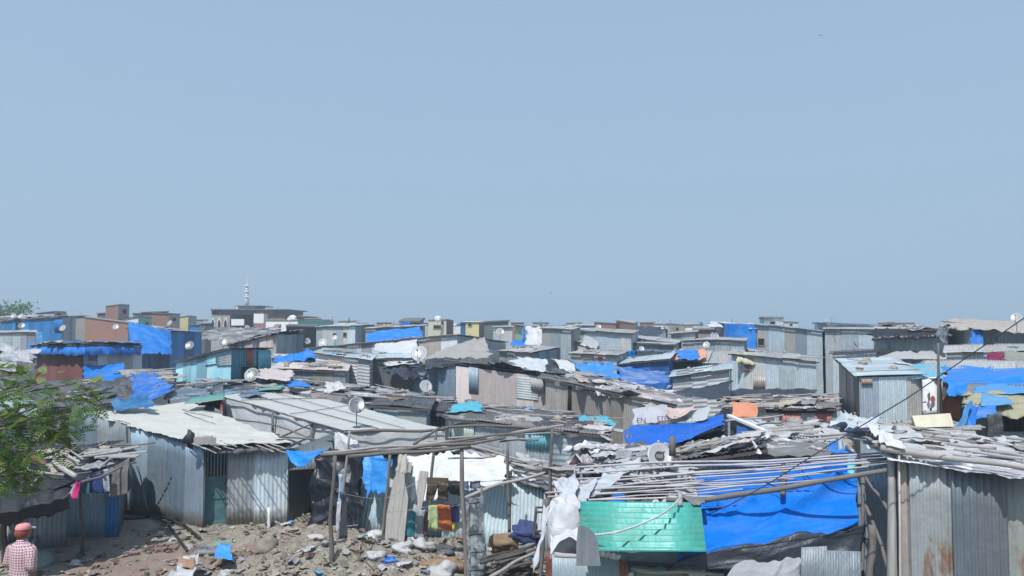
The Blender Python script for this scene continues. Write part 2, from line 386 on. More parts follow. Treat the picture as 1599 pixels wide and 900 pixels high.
def cloth(name, a, b, c, d, mat, nu=24, nv=16, amp=.06, fr=1.6, rag=.06, droop=0, seed=None, tone=(1, 1, 1), parent=None, thick=.004, folds=0, fax='u', sag=0, label=None, cat=None, group=None, mb=None, cut=None, creases=None, crease_amp=None, crease_w=1.0):
    """wrinkled tarpaulin over four corners; droop lets its v=0 edge hang down"""
    s = R.uniform(0, 99) if seed is None else seed
    a, b, c, d = V(a), V(b), V(c), V(d)
    LU = max((b - a).length, (c - d).length); LV = max((d - a).length, (c - b).length)
    rag = min(rag, .16 * min(LU, LV) + .015)
    def edge(u, v):
        k = rag / max(LU, .01); k2 = rag / max(LV, .01)
        eu = (1 - sstep(0, .12, u)) - (sstep(.88, 1, u)); ev = (1 - sstep(0, .12, v)) - sstep(.88, 1, v)
        return (u + k * 1.6 * noise.noise(V((v * LV * 2.2, s, 3))) * abs(eu), v + k2 * 1.6 * noise.noise(V((u * LU * 2.2, s, 7))) * abs(ev) + k2 * .8 * noise.noise(V((u * LU * 7, s, 9))) * abs(ev))
    nn = (b - a).cross(d - a)
    if nn.length < 1e-6: nn = (c - b).cross(d - c)
    nn.normalize()
    cr_ = random.Random(int(s * 997)); nc = creases if creases is not None else (7 if amp > .015 else 0); ca_ = crease_amp if crease_amp is not None else amp * .45
    pins = [(0, LV), (LU, LV), (LU * cr_.random(), LV), (LU * cr_.random(), LV), (0, 0), (LU, 0)]
    CL = []
    for k in range(nc):
        px_, py_ = cr_.choice(pins); qx, qy = LU * cr_.uniform(.1, .9), LV * cr_.uniform(0, .9); L_ = math.hypot(qx - px_, qy - py_) + 1e-6
        CL.append((px_, py_, (qx - px_) / L_, (qy - py_) / L_, L_ * cr_.uniform(.6, 1.3), ca_ * cr_.uniform(.5, 1.2) * cr_.choice((1, 1, -1)), cr_.uniform(.03, .09) * max(.5, min(1.5, LU / 3)) * crease_w))
    def dp(u, v, U, VV):
        p = V((U * fr + s, VV * fr * 1.3, s * .37))
        w = noise.noise_vector(p * .5) * .6
        h = amp * (ridged(p + w) * .75 - .35 + .35 * noise.noise(p * 2.7 + w))
        h = h * .62 + amp * .16 * (ridged(p * 2.3 + V((3, 1, 0)) + w) - .5)
        for (px_, py_, dx_, dy_, L_, am_, w_) in CL:
            tt = (U - px_) * dx_ + (VV - py_) * dy_
            if 0 < tt < L_:
                dd = abs((U - px_) * dy_ - (VV - py_) * dx_ + .06 * noise.noise(V((tt * 2, px_, s)))); ww = w_ * (.5 + tt / L_)
                if dd < ww * 4: h += am_ * math.exp(-dd / ww) * min(1, tt / L_ * 5) * (1 - tt / L_)
        if folds:
            x = U if fax == 'u' else VV
            h += folds * math.sin(x * 14 / max(.3, (LU if fax == 'u' else LV)) + 2.2 * noise.noise(V((VV * .8, U * .5, s)))) * (.6 + .8 * noise.noise(V((U, VV, s + 4))))
        q = nn * h
        if droop:
            k = (1 - sstep(0, .2, v)); q = q + V((0, 0, -droop * k * k * (1 + .5 * noise.noise(V((U * 1.3, s, 0))))))
        if sag: q = q + V((0, 0, -sag * 4 * u * (1 - u) * (.4 + .6 * (1 - v))))
        return q
    M = mb or MB()
    M.patch(a, b, c, d, nu, nv, dp, tone, (s, 0), edge)
    if mb: return None
    o = M.build(name, m[mat] if isinstance(mat, str) else mat, parent, True, thick=thick)
    if label: tag(o, label, cat, group)
    return o
def pole_pts(p0, p1, bend=.03, n=7, sd=None):
    p0, p1 = V(p0), V(p1); L = (p1 - p0).length; s = R.uniform(0, 99) if sd is None else sd
    out = []
    for i in range(n + 1):
        t = i / n; p = p0.lerp(p1, t); k = math.sin(math.pi * t)
        out.append(p + V((noise.noise(V((t * 2, s, 0))), noise.noise(V((t * 2, s, 5))), noise.noise(V((t * 2, s, 9))))) * bend * L * k * 2)
    return out
def pole(p0, p1, r=.03, label=None, group=None, name='pole', mat='pole', bend=.02, parent=None, cat='pole', n=7, taper=.75, tone=None):
    pts = pole_pts(p0, p1, bend * 1.7, n); rs = [r * (.8 if r < .06 else 1) * (1 - (1 - taper) * i / n) * R.uniform(.92, 1.1) for i in range(n + 1)]
    M = MB(); M.tube(pts, rs, 7, tone or jt(.15))
    o = M.build(name, m[mat], parent, True)
    if label: tag(o, label, cat, group)
    return o
def window_on(root, rect, P0, nrm, tdir, frame='concrete', bars=0, pane='void', awn=None, d=.05):
    x0, y0, x1, y1 = rect
    off = nrm * .02
    A = OnPlane(x0, y1, P0 + off, nrm); B = OnPlane(x1, y1, P0 + off, nrm); C = OnPlane(x1, y0, P0 + off, nrm); D = OnPlane(x0, y0, P0 + off, nrm)
    w = (B - A).length; fw = max(.025, min(.07, w * .1))
    M = MB()
    for p, q in ((A, B), (B, C), (C, D), (D, A)): M.beam(p, q, fw, fw * 1.0, up=nrm)
    fr = M.build('window', m[frame], root)
    M = MB(); M.prism([A, B, C, D], nrm * -.015); M.build('pane', m[pane], fr)  # pane colour stands in for the dark recess behind the frame
    if bars:
        M = MB()
        for i in range(1, bars): t = i / bars; M.beam(A.lerp(B, t) + nrm * .02, D.lerp(C, t) + nrm * .02, .02, .02, up=nrm)
        M.build('bars', m['metal'], fr)
    if awn:
        M = MB(); e = nrm * .45 + V((0, 0, -.2)); k = (B - A) * .15
        M.patch(D - k + e, C + k + e, C + k + V((0, 0, .12)), D - k + V((0, 0, .12)), 6, 3, tone=(1, 1, 1)); M.build('awning', m[awn], root, thick=.02)
    return fr
SH = {}
def S(key, label, A, B, C=None, dp=3.2, rise=.25, fall=None, wm='tin', sm=None, rm='tinroof', ax='v', oh=.14, name='tin_shack', cat='shack', base=-.05, wins=(), far=None, pw=.8, pitch=.09, amp=.010, gap=None, noroof=False, flat=False, droof=None, rax='v', group=None, skew=0, rthick=.05):
    """a shack. A,B front wall's top corners (pixel x, pixel y, distance); with C its right hand wall runs B->C."""
    A = W(*A); B = W(*B)
    if C is not None:
        C = W(*C); D = A + C - B
    else:
        t = (B - A); nb = V((-t.y, t.x, 0)).normalized()
        if nb.y < 0: nb = -nb
        rd = V(((A.x + B.x) / 2, (A.y + B.y) / 2, 0)).normalized(); kk = .3 * max(0, 1 - abs(rd.x / rd.y) / .4); nb = (nb * kk + rd * (1 - kk)).normalized()
        C = B + nb * dp + V((skew, 0, rise)); D = A + nb * dp + V((skew, 0, rise if fall is None else fall))
    dist = (A.y + B.y) / 2
    if far is None: far = dist > 58
    cen = (A + B + C + D) / 4
    root = thing(name, label, cat, (cen.x, cen.y, max(0, base)), group)
    sm = sm or wm
    corners = [A, B, C, D]
    mats = [wm, sm, sm, wm]
    if A.x < D.x - .3 and abs((A.x / A.y) - (D.x / D.y)) > 0: pass
    done = []
    for i in range(4):
        p, q = corners[i], corners[(i + 1) % 4]; mt = mats[i]
        if mt is None: continue
        M = MB()
        if mt in ('brick', 'brick2', 'white', 'cream', 'yellow', 'lgreen', 'concrete', 'stone', 'teal', 'dkconc') or flat:
            L = ((q - p).xy.length); nn = V((0, 0, 0))
            M.patch(V((p.x, p.y, base)), V((q.x, q.y, base)), q, p, 2, 2, uo=(R.uniform(0, 50), 0))
        else:
            panels(M, p, q, p.z - .01, q.z - .01, base, base, ax if i in (0, 1) else 'v', pitch, amp, pw=pw, far=far or i in (2, 3), gap=gap if i == 0 else None)
        M.build('wall', m[mt], root, not far)
    # roof: sheets laid side by side, running front to back, ragged eaves
    n_f = (B - A).cross(V((0, 0, 1))).normalized(); n_f = -n_f if n_f.y > 0 else n_f
    if not noroof:
        M = MB()
        e1 = (B - A).normalized() * oh; e2 = (A - D).normalized() * oh
        a, b, c, d = A - e1 + e2, B + e1 + e2, C + e1 - e2, D - e1 - e2
        up = V((0, 0, rthick))
        if rm in ('concrete', 'white', 'dkconc', 'cream') or flat:
            M.prism([a + up * .2, b + up * .2, c + up * .2, d + up * .2], V((0, 0, rthick * 2.2)))
        else:
            L = (b - a).length; k = max(1, round(L / .85)); nn = (b - a).cross(d - a).normalized()
            for i in range(k):
                u0, u1 = i / k, min(1, (i + 1) / k + .02); j0 = R.uniform(-.07, .06) / max(1, (d - a).length); j1 = R.uniform(-.06, .06) / max(1, (d - a).length)
                q = lambda u, v: a.lerp(b, u).lerp(d.lerp(c, u), v) + up
                o = (i % 2) * .014
                if far: sheet(M, q(u0, j0), q(u1, j0), q(u1, 1 + j1), q(u0, 1 + j1), amp=0, off=o, tone=jt(.14), uo=(R.uniform(0, 50), 5))
                else: sheet(M, q(u0, j0), q(u1, j0), q(u1, 1 + j1), q(u0, 1 + j1), .09, .013, 'u' if rax == 'v' else 'v', jt(.14), 4, o, .03, (R.uniform(0, 50), 5))
        M.build('roof', m[rm], root, not (rm in ('concrete', 'white', 'dkconc') or flat), thick=0 if rm in ('concrete', 'white') or far else .004)
        M = MB(); M.beam(a + V((0, 0, .0)) , b + V((0, 0, .0)), .05, .05)
        M.build('eave_beam', m['wooddk'], root)
    for w in wins:
        rect, face = w[0], w[1]; kw = w[2] if len(w) > 2 else {}
        P, Q = (A, B) if face == 0 else (B, C)
        t = (Q - P); nr = V((t.y, -t.x, 0)).normalized()
        window_on(root, rect, P, nr, t, **kw)
    SH[key] = (A, B, C, D, root, label)
    return root
def on_roof(key, u, v, lift=.09):
    A, B, C, D, r, l = SH[key]; return A.lerp(B, u).lerp(D.lerp(C, u), v) + V((0, 0, lift))
def roof_cloth(key, u0, v0, u1, v1, mat, label, amp=.05, nu=26, nv=14, rag=.12, droop=0, lift=.1, name='tarpaulin', cat='tarpaulin', group=None, **k):
    return cloth(name, on_roof(key, u0, v0, lift), on_roof(key, u1, v0, lift), on_roof(key, u1, v1, lift), on_roof(key, u0, v1, lift), mat, nu, nv, amp, rag=rag, droop=droop, label=label, cat=cat, group=group, **k)

def cover(key, label, mat='dkrag', u0=-.04, u1=1.04, v0=-.05, v1=1.0, lift=.14, amp=.12, rag=.4, droop=.15, fr=1.2, nu=70, nv=30, tone=(1, 1, 1), name='rag_cover', cat='rags'):
    return cloth(name, on_roof(key, u0, v0, lift), on_roof(key, u1, v0, lift), on_roof(key, u1, v1, lift), on_roof(key, u0, v1, lift), mat, nu, nv, amp, fr=fr, rag=rag, droop=droop, tone=tone, label=label, cat=cat)
# ------------------------------------------------------------------ prototypes
def make_dish(mat='dish', logo=False, mast=.55):
    r = thing('satellite_dish', 'satellite dish', 'satellite dish', (0, 0, 0))
    M = MB(); n = 24; rings = 6; Rr = .34; c = V((0, 0, mast + .30)); tilt = Matrix.Rotation(rad(-52), 3, 'X')  # bowl axis starts at +Z, ends facing -Y and up
    def P(rr, a, back=0):
        q = V((rr * math.cos(a) * .95, rr * math.sin(a) * 1.05, .42 * rr * rr - back)); 
        q = Matrix.Rotation(rad(58), 3, 'X') @ q; return c + q
    for k, back in enumerate((0, .012)):
        b = len(M.v); M.v.append(tuple(P(0, 0, back)))
        for i in range(1, rings + 1):
            for j in range(n): M.v.append(tuple(P(Rr * i / rings, 2 * math.pi * j / n, back)))
        for j in range(n):
            j2 = (j + 1) % n; M.f.append((b, b + 1 + j, b + 1 + j2) if k == 0 else (b, b + 1 + j2, b + 1 + j)); M.uv.append([(0, 0)] * 3); M.t.append((1, 1, 1))
            for i in range(rings - 1):
                q = (b + 1 + i * n + j, b + 1 + (i + 1) * n + j, b + 1 + (i + 1) * n + j2, b + 1 + i * n + j2)
                M.f.append(q if k == 0 else q[::-1]); M.uv.append([(0, 0)] * 4); M.t.append((1, 1, 1))
        if k == 1:
            f0 = 1 + (rings - 1) * n; f1 = b + 1 + (rings - 1) * n
            for j in range(n): j2 = (j + 1) % n; M.f.append((f0 + j, f1 + j, f1 + j2, f0 + j2)); M.uv.append([(0, 0)] * 4); M.t.append((1, 1, 1))
    M.build('reflector', m[mat], r, True)
    M = MB(); tip = c + Matrix.Rotation(rad(58), 3, 'X') @ V((0, -.05, .42)); foot = P(Rr * .98, -math.pi / 2)
    M.tube([foot, tip], .011, 6); M.build('feed_arm', m['metal'], r)
    M = MB(); ax = (c - tip).normalized(); M.tube([tip - ax * .05, tip + ax * .03, tip + ax * .06], [.028, .028, .04], 8); M.build('feed_horn', m['dish'], r, True)
    M = MB(); M.tube([V((0, .10, 0)), V((0, .10, mast + .18)), V((0, .02, mast + .27))], .02, 8); M.build('mast', m['metal'], r, True)
    M = MB(); M.box((0, .10, .012), (.28, .28, .022)); M.build('base_plate', m['metal'], r)
    if logo:
        M = MB(); q = [P(.001 + .13, 2 * math.pi * j / 20, -.006) for j in range(20)]; q2 = [P(.10, 2 * math.pi * j / 20, -.006) for j in range(20)]
        for j in range(20): M.quadpts([q2[j], q[j], q[(j + 1) % 20], q2[(j + 1) % 20]])
        M.quadpts([P(.10, 2 * math.pi * j / 20, -.003) for j in range(20)])
        M.build('logo', m['logo'], r)
        M = MB()
        for xs in (-.055, .0, .055):
            for dx in (-.018, .018):
                e = Matrix.Rotation(rad(58), 3, 'X')
                f = lambda x, y: c + e @ V((x, y, .42 * (x * x + y * y) + .010))
                if xs == 0: M.quadpts([f(xs + dx - .006, -.045), f(xs + dx + .006, -.045), f(xs - dx + .006, .045), f(xs - dx - .006, .045)])
                else: M.quadpts([f(xs + dx - .006, -.045), f(xs + dx + .006, -.045), f(xs + dx + .006, .045), f(xs + dx - .006, .045)])
            if xs: M.quadpts([f(xs - .02, .035), f(xs + .02, .035), f(xs + .02, .046), f(xs - .02, .046)])
        M.build('lettering', m['dish'], r)
    return Proto(r)
DISH = None
def dish(px, py, d, label, size=None, yaw=0, kind=0, mast=.55, pxh=None, group='satellite dishes on the roofs'):
    """px,py: centre of the reflector; size: its width in photo pixels"""
    global DISH
    if DISH is None: DISH = [make_dish('dish'), make_dish('dishdk'), make_dish('dish', True)]
    p = W(px, py, d); s = 1.0 if size is None else (size / F * d) / .65
    return DISH[kind].put(p - V((0, 0, (.55 + .30) * s)), (0, 0, rad(yaw)), s, label, group)
# ------------------------------------------------------------------ far skyline
FR = 'dwellings along the hazy skyline'
S('f2', 'long low dark house on the far left skyline under two white dishes', (0, 497, 72), (84, 494, 70), dp=5, rise=.2, wm='tindark', rm='tinroof')
S('f3', 'small skyline room wrapped in blue tarp with a grey concrete end', (56, 490, 84), (84, 487, 80), (104, 487, 84), wm='bluetin', sm='concrete', rm='tinroof', name='small_house', cat='house', wins=[((90, 489, 95, 495), 1, {})])
S('f5b', 'tiny dark hut left of the tall brick room on the skyline', (152, 490, 95), (168, 489, 95), dp=3, rise=0, wm='dkconc', rm='concrete', cat='hut', name='small_hut')
S('f5', 'tall narrow brick room with a grey windowed end, highest on the left skyline', (165, 479, 90), (185, 476.5, 86), (202, 477.5, 89), wm='brick', sm='concrete', rm='concrete', name='brick_house', cat='house', oh=.05, wins=[((191, 482.5, 197.5, 491), 1, {})])
S('f6', 'long unplastered brick house with a pale parapet behind the blue tarp', (133, 496, 64), (210, 506, 60), dp=4, rise=.05, wm='brick', rm='concrete', name='brick_house', cat='house', oh=.06)
S('f7', 'turquoise painted house behind the big hanging blue tarp', (186, 500, 80), (216, 495, 72), (237, 497.5, 76), wm='white', sm='teal', rm='tinroof', name='painted_house', cat='house', wins=[((227, 503, 232, 507), 1, {})])
S('f8', 'brick house under a dark flat roof with a grey windowed end', (238, 490, 86), (264, 491, 80), (281, 492, 83), wm='brick', sm='concrete', rm='dkconc', name='brick_house', cat='house', oh=.1, wins=[((269, 496, 275, 502), 1, {})])
S('f8b', 'dark flat roofed hut standing behind the brick house with the grey end', (222, 489, 92), (262, 487.5, 92), dp=4, rise=0, wm='brick2', rm='dkconc', name='small_hut', cat='hut')
S('f8c', 'small grey hut between the tall brick room and the dark flat roof', (208, 490, 98), (222, 490, 98), dp=3, rise=0, wm='concrete', rm='concrete', name='small_hut', cat='hut')
S('f9', 'little pale yellow house with a grey end left of the mosque', (281, 496, 100), (294, 494, 96), (307, 495.5, 99), wm='yellow', sm='concrete', rm='concrete', name='painted_house', cat='house', oh=.05)
for i, (x0, x1, y, d, wm, lb) in enumerate([
    (296, 312, 507, 92, 'bluetin', 'tiny blue hut between the yellow house and the mosque'), (310, 330, 506, 98, 'tindark', 'tiny dark hut at the foot of the mosque'),
    (560, 600, 509, 92, 'brick2', 'brown brick hut behind the wide blue tarp wall, left one'), (598, 626, 510, 95, 'concrete', 'grey hut behind the wide blue tarp wall'),
    (655, 672, 505, 100, 'tinlight', 'pale tin hut left of the cream house on the skyline'), (706, 722, 508, 96, 'tinlight', 'pale tin hut between the cream and the yellow house'),
    (996, 1032, 512, 88, 'tindark', 'dark sheeted hut right of the two brick rooms'), (1012, 1040, 514, 82, 'tin', 'grey tin hut right of the dark sheeted hut on the skyline'),
    (900, 930, 509, 84, 'bluetin', 'small blue sheeted hut left of the brick rooms'), (850, 884, 508, 84, 'tindark', 'dark hut with a rounded roof behind the draped white sheet'),
    (1070, 1083, 508, 78, 'white', 'small white hut right of the beige skyline house'), (1372, 1396, 505, 74, 'white', 'small white box room above the ragged black eave'),
    (112, 134, 494, 88, 'concrete', 'small grey hut left of the long brick house'), (520, 560, 512, 100, 'tin', 'distant tin hut behind the two windowed shack'),
    (770, 800, 512, 74, 'whitetin', 'whitewashed tin hut right of the yellow house'), (1038, 1052, 512, 90, 'brick2', 'tiny brown hut left of the beige skyline house')]):
    S('ff%d' % i, lb, (x0, y, d), (x1, y + R.uniform(-1, 1), d), dp=4, rise=R.uniform(0, .2), wm=wm, rm='concrete' if wm in ('white', 'concrete', 'brick2') else 'tinroof', name='small_hut', cat='hut')
# two facing brick rooms etc.
S('f18', 'cream plastered house with an open dark window and a brown end wall', (669, 501, 88), (697, 500, 84), (708, 502, 88), wm='cream', sm='brick2', rm='concrete', name='painted_house', cat='house', oh=.04, wins=[((677, 508, 689, 514), 0, {}), ((689, 501.5, 693, 507), 0, {})])
S('f19', 'yellow plastered house with a blue left strip and a brown end wall', (727, 504, 80), (748, 504, 78), (756, 504, 82), wm='yellow', sm='brick2', rm='cream', name='painted_house', cat='house', oh=.12, wins=[((731, 505.5, 737, 510), 0, {})])
S('f19b', 'narrow bright blue hut joined to the left of the yellow house', (719, 504.5, 80), (727, 504.5, 80), dp=2.5, rise=0, wm='bluetin', rm='tinroof', name='small_hut', cat='hut')
S('f20', 'long low dark sheeted house right of the yellow house', (755, 504, 84), (794, 502, 84), dp=4, rise=.1, wm='tindark', rm='dkconc', name='small_hut', cat='hut')
S('f24a', 'left brick room of the pair on the middle skyline', (928, 504, 84), (962, 506, 80), dp=4, rise=.0, wm='brick', rm='concrete', name='brick_house', cat='house', oh=.05)
S('f24b', 'right brick room of the pair with a grey end wall', (962, 501.5, 82), (990, 506, 76), (996, 504, 80), wm='brick', sm='concrete', rm='concrete', name='brick_house', cat='house', oh=.05)
S('f27', 'beige house with one small window on the right of the middle skyline', (1039, 507, 84), (1046, 507, 80), (1072, 509, 84), wm='white', sm='cream', rm='concrete', name='painted_house', cat='house', oh=.03, wins=[((1055, 512, 1059, 516.5), 1, {})])
S('f31', 'small pale rooftop room behind the tall grey tin building', (1186, 497.5, 62), (1193, 497, 60), (1223, 497.5, 62), wm='tin', sm='whitetin', rm='concrete', name='rooftop_room', cat='room', oh=.1, wins=[((1202, 502, 1210, 509), 1, {})])
S('f12', 'white plastered house with a red awning over its window', (415, 501, 78), (465, 501, 76), (516, 501, 84), wm='white', sm='teal', rm='concrete', name='white_house', cat='house', oh=.03, wins=[((431, 508.5, 438, 515), 0, {'awn': 'redtin'})])
S('f13', 'low house walled with dark sheeting in front of the white house', (447, 510, 62), (494, 511, 60), dp=3, rise=.1, wm='black', rm='dkconc', name='dark_hut', cat='hut', flat=True, oh=.05)

# ---- the low row of tiny houses between the named ones
rz_ = random.Random(77); k_ = 0
for x0, w0, y, d, wm, lb in [(120, 16, 498, 105, 'white', 'tiny white house left of the long brick house'), (307, 14, 503, 110, 'tinlight', 'tiny pale hut just left of the mosque wall'), (476, 20, 502, 105, 'cream', 'tiny cream house right of the mosque wing'), (500, 16, 505, 112, 'brick', 'tiny brick house behind the light blue wall'),
    (528, 22, 506, 98, 'white', 'tiny white house right of the mast'), (556, 14, 509, 104, 'tinpink', 'tiny whitish hut left of the brown brick hut'), (588, 18, 508, 108, 'brick', 'tiny brick house left of the blue wrapped hut'), (612, 12, 510, 102, 'cream', 'tiny cream hut left of the blue wrapped hut'),
    (708, 12, 511, 92, 'white', 'tiny white house beside the brown end of the cream house'), (757, 26, 512, 90, 'tinlight', 'pale hut at the foot of the yellow house'), (798, 16, 508, 100, 'brick', 'tiny brick house left of the draped white sheet'), (832, 20, 507, 100, 'tinlight', 'tiny pale hut behind the draped white sheet'),
    (884, 20, 509, 98, 'white', 'tiny white house right of the rounded dark roof'), (916, 14, 511, 88, 'cream', 'tiny cream hut left of the two brick rooms'), (1000, 18, 508, 104, 'brick', 'tiny brick house right of the two brick rooms'), (1022, 14, 510, 100, 'white', 'tiny white hut left of the beige skyline house'),
    (1078, 16, 511, 96, 'tinpink', 'tiny whitish hut left of the dish on the concrete hut'), (1224, 18, 506, 80, 'tinlight', 'tiny pale hut beside the rooftop room'), (1400, 22, 509, 66, 'tinpink', 'tiny whitish hut behind the ragged black eave'), (60, 22, 500, 66, 'tindark', 'tiny dark hut behind the bright blue wall')]:
    y -= 3.5; w0 *= 1.25; wm = {'tinpink': 'white'}.get(wm, wm)
    S('fz%d' % k_, lb, (x0, y, d), (x0 + w0, y + rz_.uniform(-.8, .8), d), dp=3, rise=.05, wm=wm, rm='concrete' if wm in ('white', 'cream', 'brick') else 'tinroof', name='small_house', cat='house', oh=.08, wins=[((x0 + w0 * .4, y + 3.5, x0 + w0 * .6, y + 7), 0, {})] if w0 > 18 else ()); k_ += 1
# ---- mosque with minaret
def W2(px, py, d): return W(px, py, d)
Y0 = 118.0
ms = thing('mosque', 'unfinished flat roofed mosque with arched windows and a tall white minaret', 'mosque', W(390, 515, Y0 + 5) * 1)
def mbox(x0, x1, y0, y1, d0, d1, mat, name='wall', parent=None):
    a = W(x0, y1, d0); b = W(x1, y0, d0); M = MB()
    M.box(((a.x + b.x) / 2, (d0 + d1) / 2, (a.z + b.z) / 2), (b.x - a.x, d1 - d0, b.z - a.z)); return M.build(name, m[mat], parent or ms)
mbox(329, 359, 491.5, 530, Y0, Y0 + 10, 'stone')
mbox(330, 444, 484.5, 491.3, Y0 + .3, Y0 + 11, 'dkconc', 'upper_storey')
mbox(328, 446, 482.8, 484.4, Y0 - .5, Y0 + 12, 'dkconc', 'roof')
mbox(360, 401, 491.5, 530, Y0 + 3.5, Y0 + 10, 'void', 'gallery')  # solid near-black block paints the darkness of the open gallery
mbox(369, 398, 478.6, 482.6, Y0 + 4, Y0 + 9, 'white', 'roof_room')
mbox(367, 406, 477.2, 478.4, Y0 + 3, Y0 + 10, 'dkconc', 'roof_slab')
mbox(396, 412, 490, 505, Y0 - 2, Y0 + 3, 'white', 'porch_wall')
mbox(396, 414, 505.2, 530, Y0 - 2.2, Y0 + 3, 'brick', 'porch_base')
mbox(361, 381, 498.5, 508.5, Y0 - .3, Y0 + .1, 'white', 'canvas_screen')
mbox(412, 444, 491.5, 530, Y0 + .2, Y0 + 9, 'brick2', 'wing')
mbox(444, 475, 495.2, 530, Y0 + 1, Y0 + 9, 'brick2', 'wing')
mbox(457, 477, 493.8, 495, Y0 + .6, Y0 + 9, 'dkconc', 'wing_slab')
for x in (341, 333.5):
    pass
for x in (332.5, 342.5, 352.3):
    M = MB(); c = W(x, 506, Y0); w = .20; h = .62
    pts = [V((c.x - w, Y0 - .05, c.z - h)), V((c.x + w, Y0 - .05, c.z - h)), V((c.x + w, Y0 - .05, c.z + .22)), V((c.x + w * .55, Y0 - .05, c.z + .5)), V((c.x, Y0 - .05, c.z + .72)), V((c.x - w * .55, Y0 - .05, c.z + .5)), V((c.x - w, Y0 - .05, c.z + .22))]
    k = [V((c.x, Y0 - .12, c.z)) + (p - c) * 1.38 for p in pts]
    for p in k: p.y = Y0 - .06
    M.prism(k, V((0, .05, 0))); wn = M.build('arched_window', m['white'], ms)
    M = MB(); M.prism([p + V((0, -.05, 0)) for p in pts], V((0, .04, 0))); M.build('pane', m['void'], wn)
for x0, x1 in ((331, 337), (348, 354), (341, 345), (405, 411), (420, 428)):
    mbox(x0, x1, 485.8, 490.5, Y0 + .1, Y0 + .32, 'brick' if x0 > 340 else 'void', 'window')
c = W(385.5, 479, Y0 + 6.5); mz = [479, 464.5, 464, 456, 455.5, 447, 446.4, 440, 431]
M = MB(); pts = []; rs = []
for y, r in ((479, .17), (465.4, .15), (465.3, .15)): q = W(385.5, y, c.y); pts.append(q); rs.append(r * 2)
M.tube(pts, rs, 12); prev = 465.3
for y0, y1, r in ((463.6, 456.6, .13), (455.4, 447.6, .12)):
    M.tube([W(385.7, y0, c.y), W(385.9, y1, c.y)], r * 2, 12)
mn = M.build('minaret', m['white'], ms, True)
M = MB()
for y in (464.5, 456, 446.8): M.tube([W(385.8, y + .8, c.y), W(385.8, y, c.y), W(385.8, y - .8, c.y)], [.28, .46, .44], 12)
M.tube([W(385.9, 446.5, c.y), W(386.1, 430.5, c.y)], [.10, .05], 8)
for y in (443, 439.5, 436, 432): M.tube([W(386, y + .3, c.y), W(386, y - .3, c.y)], .19, 8)
M.build('balcony', m['white'], ms)
for i, x in enumerate((342, 367, 423, 434)):
    b = W(x, 482.6, Y0 + 2 + i); pole(b, b + V((0, 0, .42)), .03, 'thin rod standing up from the mosque roof', 'rods on the mosque roof', name='roof_rod', mat='metal', cat='rod', n=2)

# ---- nearer skyline shacks
S('m1', 'long shack sheeted in bright blue with two dishes on its wall', (2, 502, 52), (98, 495.5, 47), (118, 496, 50), wm='bluetin', sm='tin', rm='tinroof', flat=False)
S('m2', 'low grey tin shack with a darker right half behind the red tin shack', (-6, 521, 44), (56, 520, 42), dp=2.6, rise=.1, wm='tin', rm='tinroof')
S('m4', 'blue walled shack with the big blue tarp hanging from its left side', (200, 513, 47), (266, 518, 42), (315, 519, 45), wm='bluedk', sm='bluetin', rm='tinroof', flat=False, far=True)
S('f14', 'grey tin shack with two small dark windows and a pale roof', (494, 511, 58), (555, 510, 55), (584, 507, 60), wm='tinlight', sm='tinblue', rm='tinlight', far=False, wins=[((520, 520.5, 526, 526), 0, {}), ((536, 519.5, 541.5, 526.5), 0, {})])  # darker tin on the right wall stands in for its shade
S('f17', 'wide low shack behind the bright blue wrinkled tarp', (571, 514, 51), (660, 510, 50), dp=3.4, rise=.1, wm='tin', rm='tinroof')
S('f21', 'grey tin shack with a white sheet draped down its front', (804, 508.5, 58), (816, 509, 52), (892, 515, 52), wm='lgreen', sm='tin', rm='tinlight')
S('f21b', 'grey tin shack joined to the right of the draped white sheet', (846, 513.5, 49), (892, 515.5, 47), dp=3, rise=.15, wm='tin', rm='tinroof')
S('f23', 'pale green tin hut between the draped shack and the plastic wrapped shack', (889, 518, 54), (916, 517, 52), dp=3, rise=.1, wm='lgreen', rm='tinlight', flat=True)
S('f25', 'large pale tin shack with clear plastic over its left corner', (914, 517.5, 44), (986, 522, 42), dp=4, rise=.15, wm='tinlight', rm='tinroof')
S('f28', 'grey concrete hut carrying a white dish left of the tall blue tarp', (1084, 515, 52), (1134, 515.5, 50), dp=3.6, rise=.1, wm='concrete', rm='concrete', name='concrete_hut', cat='hut', flat=True)
S('f28b', 'small grey tin hut left of the concrete hut with the dish', (1048, 522, 49), (1086, 520, 48), dp=3, rise=.1, wm='tin', rm='tinroof')
S('f28c', 'low tin hut below the concrete hut with the dish', (1066, 533.5, 46), (1100, 532, 45), dp=3, rise=.05, wm='tin', rm='tinroof')
S('f29', 'two storey tin shack with a tall blue tarp over its front', (1110, 505, 52), (1132, 506, 48), (1181, 508, 49), wm='tin', sm='tin', rm='tinlight')
S('f30', 'tall wide grey tin building with one square dark window', (1181, 508, 48), (1284, 518.5, 44.5), dp=6, rise=.1, wm='tinlight', rm='tinblue', wins=[((1183.5, 528.5, 1194, 540), 0, {})])
S('f32', 'tall tin shack with a blue edged roof right of the wide grey building', (1272, 505, 49), (1292, 506, 46), (1372, 509, 47), wm='tin', sm='tinlight', rm='tinblue')
S('f32b', 'tin shack with an even wavy roof edge in front of the blue edged roof', (1288, 515.5, 43), (1366, 515.5, 42), dp=3, rise=.1, wm='tin', rm='tinroof')
S('f34', 'wide pale tin shack under a ragged black eave', (1366, 515, 38.5), (1480, 516.5, 37), dp=5, rise=.15, wm='tinlight', rm='tinroof')
S('f35', 'tin shack with a square black window under a roof of curled rags', (1476, 508, 39), (1516, 514, 36), dp=4.5, rise=.1, wm='tinlight', rm='tinroof', wins=[((1481, 533, 1495, 549), 0, {})])
